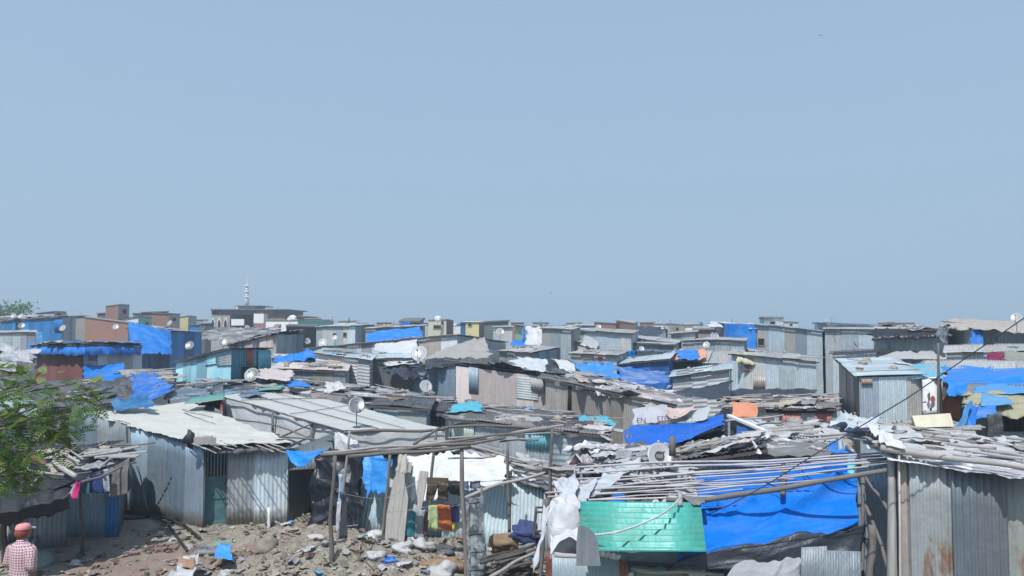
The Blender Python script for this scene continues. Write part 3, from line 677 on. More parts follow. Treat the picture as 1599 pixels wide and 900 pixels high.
S('f36', 'grey green tin shack at the right edge beyond the blue strip', (1516, 513, 37), (1625, 514, 35.5), dp=4.5, rise=.1, wm='tin', rm='tinroof')
S('f31c', 'tin shack seen low between the ragged black eave and the leaning roof edges', (1300, 552, 37), (1368, 548, 36), dp=2, rise=.0, wm='tin', rm='dkrag')
S('m28', 'grey tin shack with a white dish at its left corner', (1098, 532, 43), (1162, 533, 41), dp=3.5, rise=.1, wm='tin', rm='tinroof')
# ---- middle
S('m11', 'tin shack with a pitched rag roof, pink wall at left and greenish wall at right', (357, 540, 50), (432, 522.5, 44), (474, 521.5, 47), wm='tinpink', sm='tin', rm='dkrag')
S('m16', 'long pale shack whose roof rises to a peak and falls towards the net', (480, 546, 44), (714, 524, 41), (790, 536, 44), wm='whitetin', sm='tin', rm='tinroof')
S('m14', 'whitewashed shack of wavy tin sheets with a dark doorway beside it', (493, 552, 36), (578, 564, 34), dp=3.4, rise=.12, wm='whitetin', rm='tinlight', ax='h', pitch=.14, amp=.016)
S('m14b', 'dark open fronted shack right of the whitewashed wavy tin', (578, 561, 35.5), (652, 560, 36), dp=3, rise=.1, wm='tindark', rm='tinlight')  # closed dark tin front paints the darkness of the open doorway
S('m15', 'low shack under a wide beige roof in front of the whitewashed wavy tin', (424, 577, 33), (540, 581, 31), dp=3.6, rise=.1, wm='tin', rm='tinpink')
S('m13', 'low pale tin shack with a crumpled blue tarp on its roof edge', (424, 560, 40), (495, 562, 38), dp=2.5, rise=.1, wm='paletin', rm='tinroof')
S('m6', 'cyan painted shack patched with wavy sheets and one rusty red panel', (275, 567, 33), (361, 545.5, 29), (423, 546.5, 31), wm='cyantin', sm='cyandk', rm='tindark')
S('m3', 'dull red tin shack with a grey right side under a blue edged roof', (53, 541, 38), (131, 539.5, 35), (222, 540, 39), wm='redtin', sm='tin', rm='dkrag', wins=[((139, 544, 151, 563), 1, {'frame': 'redtin', 'pane': 'redtin'})])
S('m20', 'tin hut under a wavy grey roof right of the netted shack', (780, 549, 42), (830, 552.5, 39), (875, 543.5, 43), wm='tin', sm='tinblue', rm='tinroof')
S('m21', 'whitewashed hut with a sloping grey roof line and a dark opening', (869, 532, 49), (940, 538, 47), dp=3, rise=.1, wm='whitetin', rm='tinroof', wins=[((876, 547, 883, 556), 0, {})])
S('m22', 'hut under a wavy grey roof with a red cloth in its window', (891, 553, 39), (963, 557, 36), (978, 551, 39), wm='whitetin', sm='tinblue', rm='tinroof', wins=[((911, 560, 930, 565), 0, {}), ((934, 557, 941, 566), 0, {'pane': 'redtin'})])
S('m23', 'pale tin shack with a long sloping roof line left of the concrete hut', (990, 529, 46), (1056, 537, 44), dp=4, rise=.1, wm='tinlight', rm='tinroof')
S('m23b', 'blue grey tin shack below the long sloping roof line', (984, 537, 43), (1052, 539, 42), dp=1.2, rise=.05, wm='tinblue', rm='tinroof')
S('m26', 'green walled hut under a wavy roof carrying orange and blue tarps', (1041, 567, 38), (1101, 568, 36), dp=3.5, rise=.45, wm='greenwall', rm='tinroof', flat=False)
S('m26b', 'pale hut joined to the right of the green walled hut', (1101, 568, 36.5), (1140, 569, 36), dp=3.5, rise=.45, wm='paletin', rm='tinroof')
S('m27', 'whitewashed shack of horizontal wavy sheets under a slanting pale roof edge', (1050, 589, 31), (1138, 578, 30), dp=2.4, rise=.1, wm='whitetin', rm='tinlight', ax='h', pitch=.17, amp=.02)
S('m29', 'upright tin shack patched in several greys with a cloth over its window', (1142, 553.5, 35), (1274, 566, 32.5), dp=4, rise=.1, wm='tinlight', sm='tin', rm='tinroof', wins=[((1169, 560, 1176, 580), 0, {})])
S('m24', 'dark open shack under a slanting white roof board', (968, 569, 36), (1044, 562, 34), dp=3, rise=.15, wm='bluedk', rm='tinlight', flat=False)
S('m19', 'shack of pale pink and grey upright panels under a black rag roof', (648, 577, 33), (712, 571, 30.5), (872, 592, 29), wm='tinblue', sm='tinpink', rm='dkrag')
S('m19b', 'dark rusty tin shack under the grey and white rag roof', (852, 592, 28.5), (1050, 634, 25), dp=3.2, rise=.05, wm='tinrust', rm='grrag')
S('m31', 'low shack with red and grey panels and an orange cloth at its left end', (1136, 638, 26), (1306, 640, 24.5), dp=3.6, rise=.02, wm='tin', rm='grrag')
S('m32', 'tall upright corrugated shack with a rusty left side toned darker for shade and pale roof sheets', (1310, 563, 28), (1341, 589, 23.8), (1440, 586, 24.5), wm='tinrust', sm='tinlight', rm='tinlight', oh=.12)  # left wall takes darker tin to imitate the side facing away from light
S('m7', 'long low shack with a mossy dark roof behind the leafy branches', (-60, 650, 23.5), (196, 630, 23.0), (150, 592, 31), wm='tindark', sm='tindark', rm='dkrag')
S('m10', 'low shack buried under slate blue and grey tarps', (262, 622, 25.5), (395, 618, 24.5), dp=3.4, rise=.1, wm='tindark', rm='dkrag')
S('m9', 'low shack roofed with bleached planks left of the cyan shack', (200, 594, 32), (268, 596, 31), dp=4.0, rise=.16, wm='tindark', rm='slats', flat=True, rthick=.03)
S('m35', 'wide shack buried under torn black and grey sheets and rubbish', (395, 618, 26), (700, 645, 23.5), dp=6.0, rise=-.14, wm='tindark', rm='dkrag', fall=.14)
S('m35b', 'pale tin wall of a shack under the edge of the black rubbish roof', (584, 634, 23.6), (667, 640, 22.6), dp=2, rise=.1, wm='paletin', rm='dkrag')
S('m40', 'shack with a rubbish strewn grey roof and a yellowish left wall', (705, 655, 21.2), (945, 682, 19.2), dp=4.0, rise=-.14, fall=-.02, wm='tin', sm='tindark', rm='grrag')
S('m33', 'shack at the right edge with a black opening under yellowed plastic', (1512, 634, 19.5), (1640, 640, 18.5), dp=4, rise=.25, wm='tindark', rm='grrag')
S('m33b', 'shack with an orange door below the bright blue roof tarps', (1440, 590, 25), (1640, 592, 24), dp=4.5, rise=.35, wm='tindark', rm='tinroof')
# ------------------------------------------------------------------ tarps and cloths on the skyline and in the middle
def hang(px, d, mat, label, amp=.05, nu=22, nv=14, rag=.05, name='tarpaulin', cat='tarpaulin', group=None, **k):
    """four pixels: bottom-left, bottom-right, top-right, top-left"""
    ds = d if hasattr(d, '__len__') else [d] * 4
    return cloth(name, *[W(x, y, q) for (x, y), q in zip(px, ds)], mat, nu, nv, amp, rag=rag, label=label, cat=cat, group=group, **k)
hang([(573, 537), (662, 528), (655, 511), (573, 519.5)], [48, 47.4, 49.5, 49.5], 'blue', 'bright blue tarp stretched in long wrinkles over the front of a wide low shack', amp=.2, nu=70, nv=20, fr=.6)
hang([(624, 511), (640, 511), (641, 502.5), (625, 503.5)], 58, 'blue', 'small blue tarp on a dark hut behind the wide wrinkled blue tarp', amp=.05)
S('f16', 'dark hut partly wrapped in blue behind the wide wrinkled tarp', (625, 503.5, 60), (654, 503.5, 59), dp=3, wm='tindark', rm='dkconc', name='small_hut', cat='hut')
hang([(203, 552), (267, 553), (267, 517), (200, 503)], [43, 40.8, 41.3, 46], 'blue', 'big deep blue tarp sagging from the corner of the blue walled shack', amp=.16, nu=44, nv=30, fr=.55, rag=.2)
hang([(1133, 552), (1181, 552), (1181, 508.5), (1132, 505.5)], [47.2, 47.2, 48, 47.2], 'blue', 'tall bright blue tarp hanging in creases over the two storey tin shack', amp=.09, nu=30, nv=30, fr=.8)
cloth('rag_edging', W(1106, 508, 48), W(1182, 511, 47.8), W(1180, 505.5, 50), W(1110, 501.5, 50), 'wtarp', 30, 6, .06, rag=.3, droop=.1, label='white rags along the roof edge above the tall blue tarp', cat='rags')
hang([(822, 540), (868, 541), (860, 512), (820, 510.5)], [50.8, 49.5, 51, 51.5], 'gtarp', 'pale grey sheet draped in scallops down the front of a tin shack', amp=.10, nu=36, nv=20, folds=.10, tone=(1.5, 1.5, 1.55), rag=.25)
hang([(815, 540), (821, 540), (820, 511), (817, 511)], 51.2, 'blue', 'narrow blue strip left of the draped pale sheet', nu=4, nv=12)
hang([(796, 540), (820, 541), (820, 533), (800, 531)], [50, 50, 52, 52], 'blue', 'blue tarp lying low left of the draped pale sheet', amp=.08)
hang([(850, 512), (884, 514), (880, 507.5), (852, 508)], [54, 54, 58, 58], 'blue', 'blue tarp folded on a far roof above the draped pale sheet', amp=.06)
hang([(908, 538), (934, 545), (932, 517), (914, 517)], [43.2, 43, 44.2, 44.4], 'plast', 'clear plastic sheet hanging over the corner of the large pale tin shack', amp=.09, nu=20, nv=18, rag=.2, name='plastic_sheet', cat='plastic sheet')
hang([(1515, 552), (1537, 552), (1534, 513), (1515, 513)], [35.5, 35.4, 36.2, 36.2], 'blue', 'vertical blue strip between the square window shack and the grey green shack', amp=.05, tone=(.8, .8, .85))
hang([(57, 537), (68, 536), (66, 519), (56, 520)], 41, 'bluelt', 'narrow faded blue sheet beside the low grey shack at far left', amp=.05)
hang([(131, 593), (201, 592), (193, 566), (132, 566)], [33.5, 34, 36.5, 35.2], 'blue', 'bright blue tarp sagging over the lean to beside the dull red wall', amp=.12, nu=40, nv=24, fr=.6, sag=.25, rag=.1)
cloth('tarpaulin', W(42, 546, 37.6), W(131, 544.5, 34.4), W(131, 533, 36), W(45, 535, 39), 'blue', 40, 8, .06, rag=.15, droop=.25, label='blue tarp edging folded over the roof of the dull red shack', cat='tarpaulin', thick=.02)
cloth('tarpaulin', W(131, 544, 34.4), W(221, 545, 38.4), W(216, 532, 40), W(131, 534, 36), 'blue', 44, 8, .07, rag=.2, droop=.28, tone=(.75, .8, .85), label='darker blue tarp edging over the grey right side of the dull red shack', cat='tarpaulin', thick=.02)
cover('m3', 'mossy dark rags and mats covering the roof of the dull red shack', 'qdark', droop=.05, tone=(1.2,1.3,1.1))
hang([(426, 567), (492, 561), (490, 548), (430, 558)], [38, 37.4, 38.6, 39], 'blue', 'crumpled blue tarp heaped along a low roof left of the whitewashed tin', amp=.22, nu=44, nv=12, fr=1.4, rag=.35, thick=.02)
hang([(893, 596), (965, 592), (962, 570), (893, 564)], [31, 31, 33, 33.5], 'bluelt', 'crumpled blue tarp bundle in the middle with paler torn top', amp=.28, nu=44, nv=24, fr=.9, rag=.4, tone=(.45, .75, 1.0))
hang([(958, 607), (1043, 609), (1046, 583), (962, 572)], [30, 29.6, 32.5, 33], 'bluedusty', 'dusty blue tarp pulled over a low roof in the middle', amp=.16, nu=50, nv=24, fr=.8, rag=.2)
hang([(958, 609), (1036, 611), (1043, 598), (958, 599)], 29.4, 'blue', 'clean blue tarp hem hanging below the dusty blue tarp', amp=.05, tone=(.8, .85, .9))
hang([(838, 590), (912, 594), (895, 566), (862, 562)], [31, 30.4, 32.5, 33], 'black', 'black and grey net tarp peaked over the roof left of the crumpled blue bundle', amp=.22, nu=30, nv=20, fr=.9, rag=.3, tone=(2, 2, 2))
hang([(800, 572), (862, 582), (860, 562), (804, 558)], [32, 31.5, 34, 34.5], 'wtarp', 'dirty white sheet lying behind the black rag roof in the middle', amp=.16, nu=30, nv=14, rag=.4)
hang([(880, 590), (905, 592), (886, 562), (862, 560)], [30.3, 30, 32, 32.4], 'whrag', 'white torn sheet strip beside the peaked black net', amp=.15, rag=.3)
hang([(655, 560), (768, 561), (757, 529), (742, 528)], [38.5, 37.5, 40, 40.4], 'gtarp', 'sheer grey brown net draped from the roof peak of the long pale shack', amp=.25, nu=40, nv=26, fr=.7, rag=.3, tone=(.85, .8, .78))
hang([(585, 547), (653, 552), (651, 529), (586, 537)], [40.4, 40, 41.6, 42.2], 'wtarp', 'white sheet sagging on the front of the long pale shack', amp=.08, nu=30, nv=14, sag=.1)
hang([(600, 585), (660, 592), (652, 566), (604, 569)], [32.5, 32, 34.5, 35], 'black', 'black sheet slumped beside the dark open doorway', amp=.25, nu=30, nv=16, rag=.3, tone=(2, 2, 2))
hang([(600, 571), (652, 569), (660, 562), (604, 564)], [34, 34, 36, 36], 'whrag', 'dirty white strip of sheet above the slumped black sheet', amp=.08, rag=.25)
hang([(664, 576), (722, 570), (718, 559), (668, 561)], [31, 31, 32.5, 32.5], 'black', 'roll of brownish black sheet lying on the pink panelled shack', amp=.2, nu=36, nv=10, rag=.2, tone=(2.4, 2.0, 1.9), thick=.05)
hang([(1045, 625), (1140, 619), (1140, 596), (1052, 611)], [27.5, 28, 29.5, 29.6], 'black', 'slack black sheet under the whitewashed wavy wall', amp=.16, nu=40, nv=14, fr=.8, rag=.15, tone=(2.2, 2.2, 2.3))
hang([(1138, 624), (1275, 623), (1274, 607), (1139, 609)], [31, 30.5, 31.6, 32.4], 'black', 'long dark skirt of sheeting along the foot of the upright patched shack', amp=.10, nu=50, nv=8, folds=.07, tone=(2.2, 2.2, 2.2))
hang([(1046, 562), (1106, 561), (1100, 547), (1050, 546)], [36, 35.8, 38, 38.2], 'orange', 'salmon orange cloth spread on the wavy roof of the green walled hut', amp=.14, nu=30, nv=12, rag=.4, tone=(1.1, 1.3, 1.4), name='cloth', cat='cloth')
hang([(1062, 561.5), (1092, 561), (1092, 546), (1056, 547)], [35.6, 35.6, 37.6, 37.8], 'blue', 'blue cloth lying over the salmon cloth on the green walled hut', amp=.12, nu=20, nv=12, rag=.2, name='cloth', cat='cloth')
hang([(990, 562), (1042, 561), (1036, 549), (994, 549)], [38, 38, 40.5, 40.5], 'black', 'heap of glossy black sheeting left of the salmon cloth', amp=.35, nu=40, nv=16, fr=1.8, rag=.4, tone=(2, 2.1, 2.3))
hang([(976, 557), (992, 558), (992, 548), (978, 548)], 39, 'blue', 'scrap of blue tarp beside the heap of black sheeting', amp=.1)
hang([(985, 524), (1032, 526), (1030, 510), (996, 511)], [60, 60, 66, 66], 'black', 'dark sheets bundled on the far roof right of the two brick rooms', amp=.3, nu=30, nv=12, fr=1, rag=.5, tone=(1.6, 1.8, 2.2))
# 1365..1480 ragged black eave, rags on the square window shack
cloth('rag_edging', W(1357, 527, 37.6), W(1482, 522, 36.4), W(1478, 513, 38), W(1364, 513.5, 38.4), 'black', 60, 8, .14, rag=.5, droop=.12, fr=2.2, label='ragged black sheet rolled along the eave of the wide pale shack', cat='rags', thick=.05)
hang([(1462, 528), (1478, 538), (1480, 512), (1462, 511)], [36.2, 36, 36.6, 36.8], 'dkrag', 'black and white rag bundle tied at the eave above the square window', amp=.25, nu=18, nv=18, fr=2, rag=.5, tone=(1.4, 1.5, 1.6))
cloth('rag_cover', W(1478, 508, 36.2), W(1640, 516, 34.8), W(1640, 503, 39), W(1484, 498, 40), 'slats', 60, 14, .16, rag=.5, droop=.15, fr=1.2, tone=(1.1, 1.05, 1), label='curled beige rags and mats over the roof above the square window', cat='rags')
hang([(1365, 560), (1480, 562), (1480, 549), (1405, 547)], [37.4, 36.2, 36.6, 37.6], 'whrag', 'dusty sheet spread at the foot of the wide pale shack', amp=.06, nu=36, nv=6, tone=(.75, .76, .78))
hang([(1366, 552), (1391, 552), (1383, 520), (1366, 520)], [38.1, 37.9, 38.2, 38.3], 'paletin', 'loose pale sheet on the left end of the wide pale shack', amp=.03, nu=10, nv=10, name='loose_sheet', cat='sheet')
hang([(1572, 577), (1640, 582), (1640, 548), (1566, 550)], [30, 29.5, 31.5, 32], 'gtarp', 'olive grey tarp hanging in deep folds at the right edge', amp=.14, nu=34, nv=22, fr=.6, folds=.08, tone=(.62, .66, .55))
hang([(1540, 566), (1568, 572), (1566, 551), (1541, 551)], 31.5, 'rag', 'dark pink cloth hanging beside the olive grey tarp', amp=.06, tone=(.32, .04, .12), name='cloth', cat='cloth')
S('m36', 'low pale tin shack behind the dark pink cloth', (1478, 552, 33.5), (1560, 551, 33), dp=2, wm='tin', rm='tinroof')
S('m37', 'low shack under the olive grey tarp at the right edge', (1555, 551, 32.5), (1660, 549, 32), dp=3, wm='tindark', rm='tinroof')
# blue roofs on the right
hang([(1398, 590), (1470, 592), (1476, 567), (1400, 569)], [24.6, 24, 28, 28.4], 'bluelt', 'faded turquoise blue tarp over the roof right of the tall corrugated shack', amp=.08, nu=36, nv=20, rag=.15, tone=(1.3, 1.3, 1.0))
hang([(1478, 600), (1640, 585), (1640, 572), (1470, 570)], [22.6, 22.4, 27.5, 27.5], 'blue', 'bright blue tarp roof with an eave falling to a point near the dark pole', amp=.10, nu=60, nv=24, fr=.6, rag=.2, droop=.3)
hang([(1470, 584), (1640, 580), (1640, 568), (1466, 566)], [26, 26, 29, 29], 'bluelt', 'paler blue tarp lying behind the bright blue eave at the right', amp=.06, nu=36, nv=10, rag=.2)
hang([(1519, 618), (1640, 612), (1640, 596), (1524, 600)], [20.4, 20, 22.6, 23], 'bluelt', 'smooth mid blue tarp stretched above the yellowed plastic', amp=.05, nu=36, nv=12, tone=(.65, .9, 1.15))
hang([(1514, 643), (1640, 642), (1640, 612), (1508, 614)], [18.4, 17.8, 20.5, 20.8], 'ctarp', 'yellowed plastic sheet sagging over the black opening at right', amp=.16, nu=50, nv=20, fr=.8, rag=.3, droop=.12, tone=(.68, .65, .46))
hang([(1532, 634), (1585, 632), (1570, 618), (1534, 615)], [18.3, 18.3, 19.6, 19.8], 'bluelt', 'blue patch on the yellowed plastic sheet', amp=.08, nu=20, nv=12)
hang([(1524, 655), (1557, 650), (1556, 634), (1522, 634)], [18, 18, 18.3, 18.4], 'bluedk', 'blue tarp flap hanging to a point beside the black opening', amp=.07, nu=18, nv=14, rag=.15, tone=(1.4, 1.7, 1.6))
hang([(1478, 690), (1497, 694), (1519, 630), (1514, 626)], [17.4, 17.4, 18, 18], 'bluelt', 'twisted blue tarp stretched down like a rope from the yellowed plastic', amp=.10, nu=10, nv=30, rag=.1, tone=(.7, .8, .9))
hang([(1509, 692), (1520, 692), (1527, 634), (1512, 632)], [17.8, 17.8, 18.2, 18.2], 'blue', 'narrow blue tarp tail hanging right of the twisted one', amp=.05, nu=8, nv=24, tone=(.7, .9, 1))
hang([(1540, 700), (1565, 700), (1562, 644), (1540, 646)], 17.6, 'dkrag', 'dark grey cloth hanging at the edge of the black opening', amp=.1, folds=.04, name='cloth', cat='cloth')
hang([(215, 640), (272, 610), (245, 585), (205, 582)], [24, 25.5, 29, 29], 'bluedk', 'deep blue torn tarp heaped between the plank roof and the mossy roof', amp=.2, nu=44, nv=34, fr=1.1, rag=.5, tone=(1.2, 1.4, 1.4))
hang([(130, 607), (200, 632), (245, 600), (192, 588)], [27, 25.5, 28, 30], 'dkrag', 'grey black sheet slumped under the bright blue lean to', amp=.25, nu=30, nv=24, rag=.4)
hang([(170, 643), (236, 637), (234, 618), (178, 622)], [22, 22, 22.6, 22.8], 'bluedk', 'dark blue and teal tarps hanging above the cream roof', amp=.14, nu=40, nv=16, fr=1, folds=.07, tone=(.9, 1.3, .9), rag=.2)
hang([(262, 632), (330, 628), (330, 602), (280, 606)], [24.4, 24, 26, 26.4], 'dkrag', 'slate grey tarp with white streaks over the low buried shack', amp=.14, nu=40, nv=24, fr=1, rag=.4, tone=(1.6, 2.0, 2.3))
hang([(318, 625), (410, 618), (402, 604), (330, 606)], [24, 23.6, 26.5, 27], 'dkrag', 'bluish tarp spread right of the slate grey tarp', amp=.09, nu=40, nv=16, fr=1, rag=.3, tone=(1.5, 2.2, 2.8))
hang([(285, 632), (350, 624), (350, 615), (300, 622)], [22.6, 22.6, 23.4, 23.4], 'greentin', 'thin green sheet edge peeking out behind the cream roof', amp=.02, nu=12, nv=4, name='green_sheet', cat='sheet')
hang([(358, 612), (438, 608), (446, 600), (380, 606)], [25.4, 25.4, 27.6, 27.6], 'greentin', 'green sheet edge along the back of the big white canopy', amp=.02, nu=12, nv=4, name='green_sheet', cat='sheet')
hang([(400, 590), (455, 595), (455, 577), (404, 575)], [28, 27.5, 30, 30.4], 'rag', 'pinkish white boards and rags right of the cyan shack', amp=.1, nu=20, nv=12, tone=(.55, .48, .48), rag=.3)
# left edge draped white and grey sheet
hang([(-20, 570), (52, 590), (55, 545), (-20, 537)], [30, 30.5, 34, 34], 'grrag', 'weathered white and grey sheets slumped at the left edge', amp=.3, nu=44, nv=34, fr=.9, rag=.4, tone=(2.2, 2.25, 2.3))
hang([(-20, 612), (56, 600), (56, 566), (-20, 560)], [29, 30, 31.5, 31.5], 'dkrag', 'dark sheet hanging below the slumped white sheets at the left edge', amp=.2, nu=34, nv=24)
S('m5', 'low dark shack under the slumped white sheets at the left edge', (-40, 575, 33), (54, 572, 32), dp=3.5, rise=.5, wm='tindark', rm='dkrag')
hang([(-10, 640), (60, 655), (60, 628), (-10, 604)], [19, 19, 21, 21], 'plast', 'crinkled greenish clear plastic lying on the roof behind the leaves', amp=.1, nu=40, nv=24, fr=2.5, tone=(.85, 1.0, .95), name='plastic_sheet', cat='plastic sheet')
# rusty panel and wavy patch on the cyan shack
def patch_on(key, face, px, mat, label, name='tin_patch', ax='v', pitch=.09, off=.05, tone=(1, 1, 1)):
    A, B, C, D, r, l = SH[key]; P, Q = (A, B) if face == 0 else (B, C); t = Q - P; nr = V((t.y, -t.x, 0)).normalized()
    q = [OnPlane(x, y, P + nr * off, nr) for x, y in px]; M = MB(); sheet(M, *q, pitch, .011, 'u' if ax == 'v' else 'v', tone, 4, 0, .01)
    o = M.build(name, m[mat], r, True, thick=.003)
    if label: o['label'] = label
patch_on('m6', 0, [(338, 572), (361, 571), (361, 549), (337, 557)], 'tin', 'grey wavy sheet patch', ax='h')
patch_on('m6', 0, [(320, 571), (337, 569), (337, 556), (320, 562)], 'cyantin', 'pale cyan wavy sheet patch', ax='h')
patch_on('m6', 1, [(385, 571), (397, 571), (397, 546), (385, 546)], 'tinrust', 'rusty red panel', tone=(1.0, .42, .30))
patch_on('m6', 1, [(403, 582), (423, 580), (423, 547), (403, 547)], 'cyandk', 'loose blue sheet', tone=(1.3, 1.3, 1.2), off=.1)
patch_on('m6', 1, [(378, 603), (402, 600), (402, 572), (378, 573)], 'void', 'painted dark opening', 'opening')  # near-black sheet on the wall, painting the unlit inside
patch_on('m19', 1, [(732, 614), (747, 615), (747, 575), (732, 573)], 'tinblue', 'blue grey panel'); patch_on('m19', 1, [(806, 622), (840, 626), (842, 592), (806, 588)], 'whitetin', 'horizontal pale sheet', ax='h')
patch_on('m19', 1, [(829, 610), (850, 613), (850, 592), (829, 590)], 'gtarp', 'scrap of hanging grey cloth', 'cloth_flap', off=.12)
patch_on('m19b', 0, [(886, 640), (892, 641), (892, 604), (887, 603)], 'void', 'painted dark gap', 'opening')  # near-black strip paints the darkness of the gap
patch_on('m31', 0, [(1217, 668), (1250, 668), (1250, 646), (1218, 646)], 'redtin', 'dull red panel', tone=(1.25, 1.25, 1.3)); patch_on('m31', 0, [(1272, 668), (1299, 668), (1299, 644), (1272, 644)], 'redtin', 'dull red panel', tone=(1.3, 1.2, 1.2))
patch_on('m31', 0, [(1196, 645), (1302, 646), (1302, 640), (1196, 639)], 'void', 'painted dark gap under the eave', 'opening')  # near-black strip colours in the dark below the eave
patch_on('m29', 0, [(1176, 609), (1195, 609), (1195, 588), (1177, 588)], 'tinrust', 'square pinkish panel', off=.07, tone=(1.2, 1.12, 1.1))
patch_on('m1', 0, [(85, 519), (98, 519), (98, 497), (86, 497)], 'bluetin', None, tone=(.85, .95, 1))
patch_on('m32', 1, [(1345, 602), (1363, 602), (1363, 592), (1345, 592)], 'slats', 'bare board patch under the eave', tone=(1.1, .85, .7))
patch_on('m33', 0, [(1545, 682), (1640, 682), (1640, 642), (1545, 642)], 'void', 'painted black opening', 'opening', off=.1)  # near-black sheet paints the unlit inside of the shack
patch_on('m33', 0, [(1557, 712), (1640, 714), (1640, 675), (1557, 674)], 'tinlight', 'low pale sheet', off=.2, tone=(.8, .85, .9))
patch_on('m33b', 0, [(1472, 655), (1499, 655), (1499, 621), (1472, 621)], 'slats', 'orange wooden door', 'door', tone=(1.1, .42, .16), off=.08)
patch_on('m33b', 0, [(1466, 655), (1472, 655), (1472, 590), (1466, 590)], 'slats', None, 'door_post', off=.12)
hang([(1441, 648), (1466, 646), (1462, 589), (1440, 590)], [24.2, 24.0, 24.2, 24.3], 'white', 'white painted board with a grey streak and a red brown disc', amp=.01, nu=4, nv=8, name='painted_board', cat='board', rag=.01)
bb = bpy.data.objects['painted_board']; 
for nm, pts, mt in (('grey_streak', [(1448, 617), (1452, 612), (1453, 625), (1450, 628)], 'tindark'), ('black_mark', [(1452, 637), (1455, 637), (1455, 642), (1452, 642)], 'logo'), ('writing_mark', [(1440, 628), (1447, 627), (1447, 629), (1440, 629)], 'logo')):
    M = MB(); M.prism([W(x, y, 24.0) for x, y in pts], V((0, .01, 0))); M.build(nm, m[mt], bb)
M = MB(); cc = W(1457, 624, 24.0); M.prism([cc + V((math.cos(a) * .07, 0, math.sin(a) * .11)) for a in [i * math.pi / 8 for i in range(16)]], V((0, .01, 0)), (1.5, 1, 1)); M.build('red_disc', m['redtin'], bb)
# cloths at windows
hang([(1161, 580), (1171, 580), (1171, 559), (1164, 560)], 34.4, 'rag', 'faded red cloth hanging at the window of the upright patched shack', tone=(.26, .12, .13), nu=8, nv=12, name='cloth', cat='cloth')
hang([(1152, 561), (1186, 562), (1184, 551), (1153, 551)], [34.2, 34.2, 35.5, 35.6], 'rag', 'cream cloth draped over the eave of the upright patched shack', tone=(.60, .56, .40), nu=26, nv=10, amp=.1, rag=.3, droop=.2, name='cloth', cat='cloth')
hang([(1143, 650), (1183, 652), (1182, 629), (1143, 627)], [24.8, 24.6, 24.8, 25.2], 'orange', 'orange sheet hung across the left end of the low panelled shack', amp=.05, nu=24, nv=12)
cover('m31', 'pale torn mats over the roof of the low panelled shack', 'qwhite', amp=.07, lift=.1, droop=.06, tone=(.95,.9,.86))
cover('m19b', 'torn white and pinkish sheets over the right half of the dark rusty shack', 'qwhite', u0=.42, droop=.25, tone=(1.0,.95,.95), rag=.6)
cover('m19', 'black rags layered over the pink panelled shack', 'qdark', droop=.1)
cover('m19b', 'grey black rags over the left half of the dark rusty shack', 'qdark', u1=.5, droop=.2, tone=(1.4,1.4,1.4))
cover('m11', 'black rag cover on the pitched roof with the pink wall', 'qdark', amp=.16, droop=.1)
cloth('rag_cover', W(300, 530, 56), W(400, 536, 52), W(440, 512, 66), W(330, 512, 68), 'qgrey', 50, 24, .25, rag=.6, fr=.8, label='grey sheets over the low roofs in front of the mosque', cat='rags')
# big rubbish roof
cover('m35', 'broad cover of torn black and grey sheets on the widest rubbish roof', 'qdark', amp=.13, nu=120, nv=60, droop=.2, rag=.6, tone=(1.2,1.2,1.25))
cover('m35', 'black tangled sheets at the right end of the widest rubbish roof', 'qdark', u0=.7, v0=.1, v1=.8, lift=.2, amp=.16, rag=.9, fr=1.6, tone=(2.2,2.2,2.3))
cover('m35', 'brownish grey sheet over the left end of the widest rubbish roof', 'qgrey', u1=.55, v0=-.08, v1=.4, lift=.2, amp=.09, rag=.8, tone=(1.1,1.0,.95))
hang([(446, 605), (480, 604), (472, 594), (446, 596)], [27, 27, 28.5, 28.5], 'blue', 'scrap of blue tarp on the left of the rubbish roof', amp=.1, rag=.3)
hang([(702, 646), (760, 642), (752, 628), (712, 632)], [21.6, 21.6, 23.6, 23.4], 'cyan', 'torn turquoise sheet at the right end of the rubbish roof', amp=.16, nu=30, nv=16, rag=.4, fr=1.4)
hang([(506, 610), (540, 612), (532, 598), (508, 598)], [25.5, 25.5, 27.5, 27.5], 'whrag', 'crumpled whitish plastic heap on the rubbish roof', amp=.25, nu=26, nv=18, rag=.4, fr=2)
cover('m40', 'grey mats and boards over the rubbish strewn roof with the yellowish wall', 'qdark', lift=.12, amp=.1, tone=(1.6,1.55,1.5))
hang([(902, 668), (965, 664), (950, 652), (905, 650)], [20.6, 20.6, 22.6, 22.6], 'cyan', 'turquoise net tangled on the rubbish strewn grey roof', amp=.14, nu=30, nv=16, rag=.5, fr=2)
hang([(816, 645), (838, 648), (830, 636), (812, 635)], [24, 24, 25.5, 25.5], 'cyan', 'turquoise scrap on the far edge of the rubbish strewn grey roof', amp=.1, nu=14, nv=8, rag=.3, tone=(.7, .9, 1.3))
patch_on('m40', 0, [(706, 692), (740, 692), (740, 660), (706, 656)], 'tinlight', 'yellowish panel', tone=(1.15, 1.1, .92))
patch_on('m40', 0, [(820, 700), (860, 704), (860, 676), (820, 670)], 'cyandk', 'pale teal panel', off=.07, tone=(1.6, 1.5, 1.3))
patch_on('m40', 0, [(862, 728), (945, 732), (945, 684), (862, 676)], 'tinlight', 'grey sheet of horizontal waves', ax='h', pitch=.14, off=.09, tone=(.8, .82, .84))
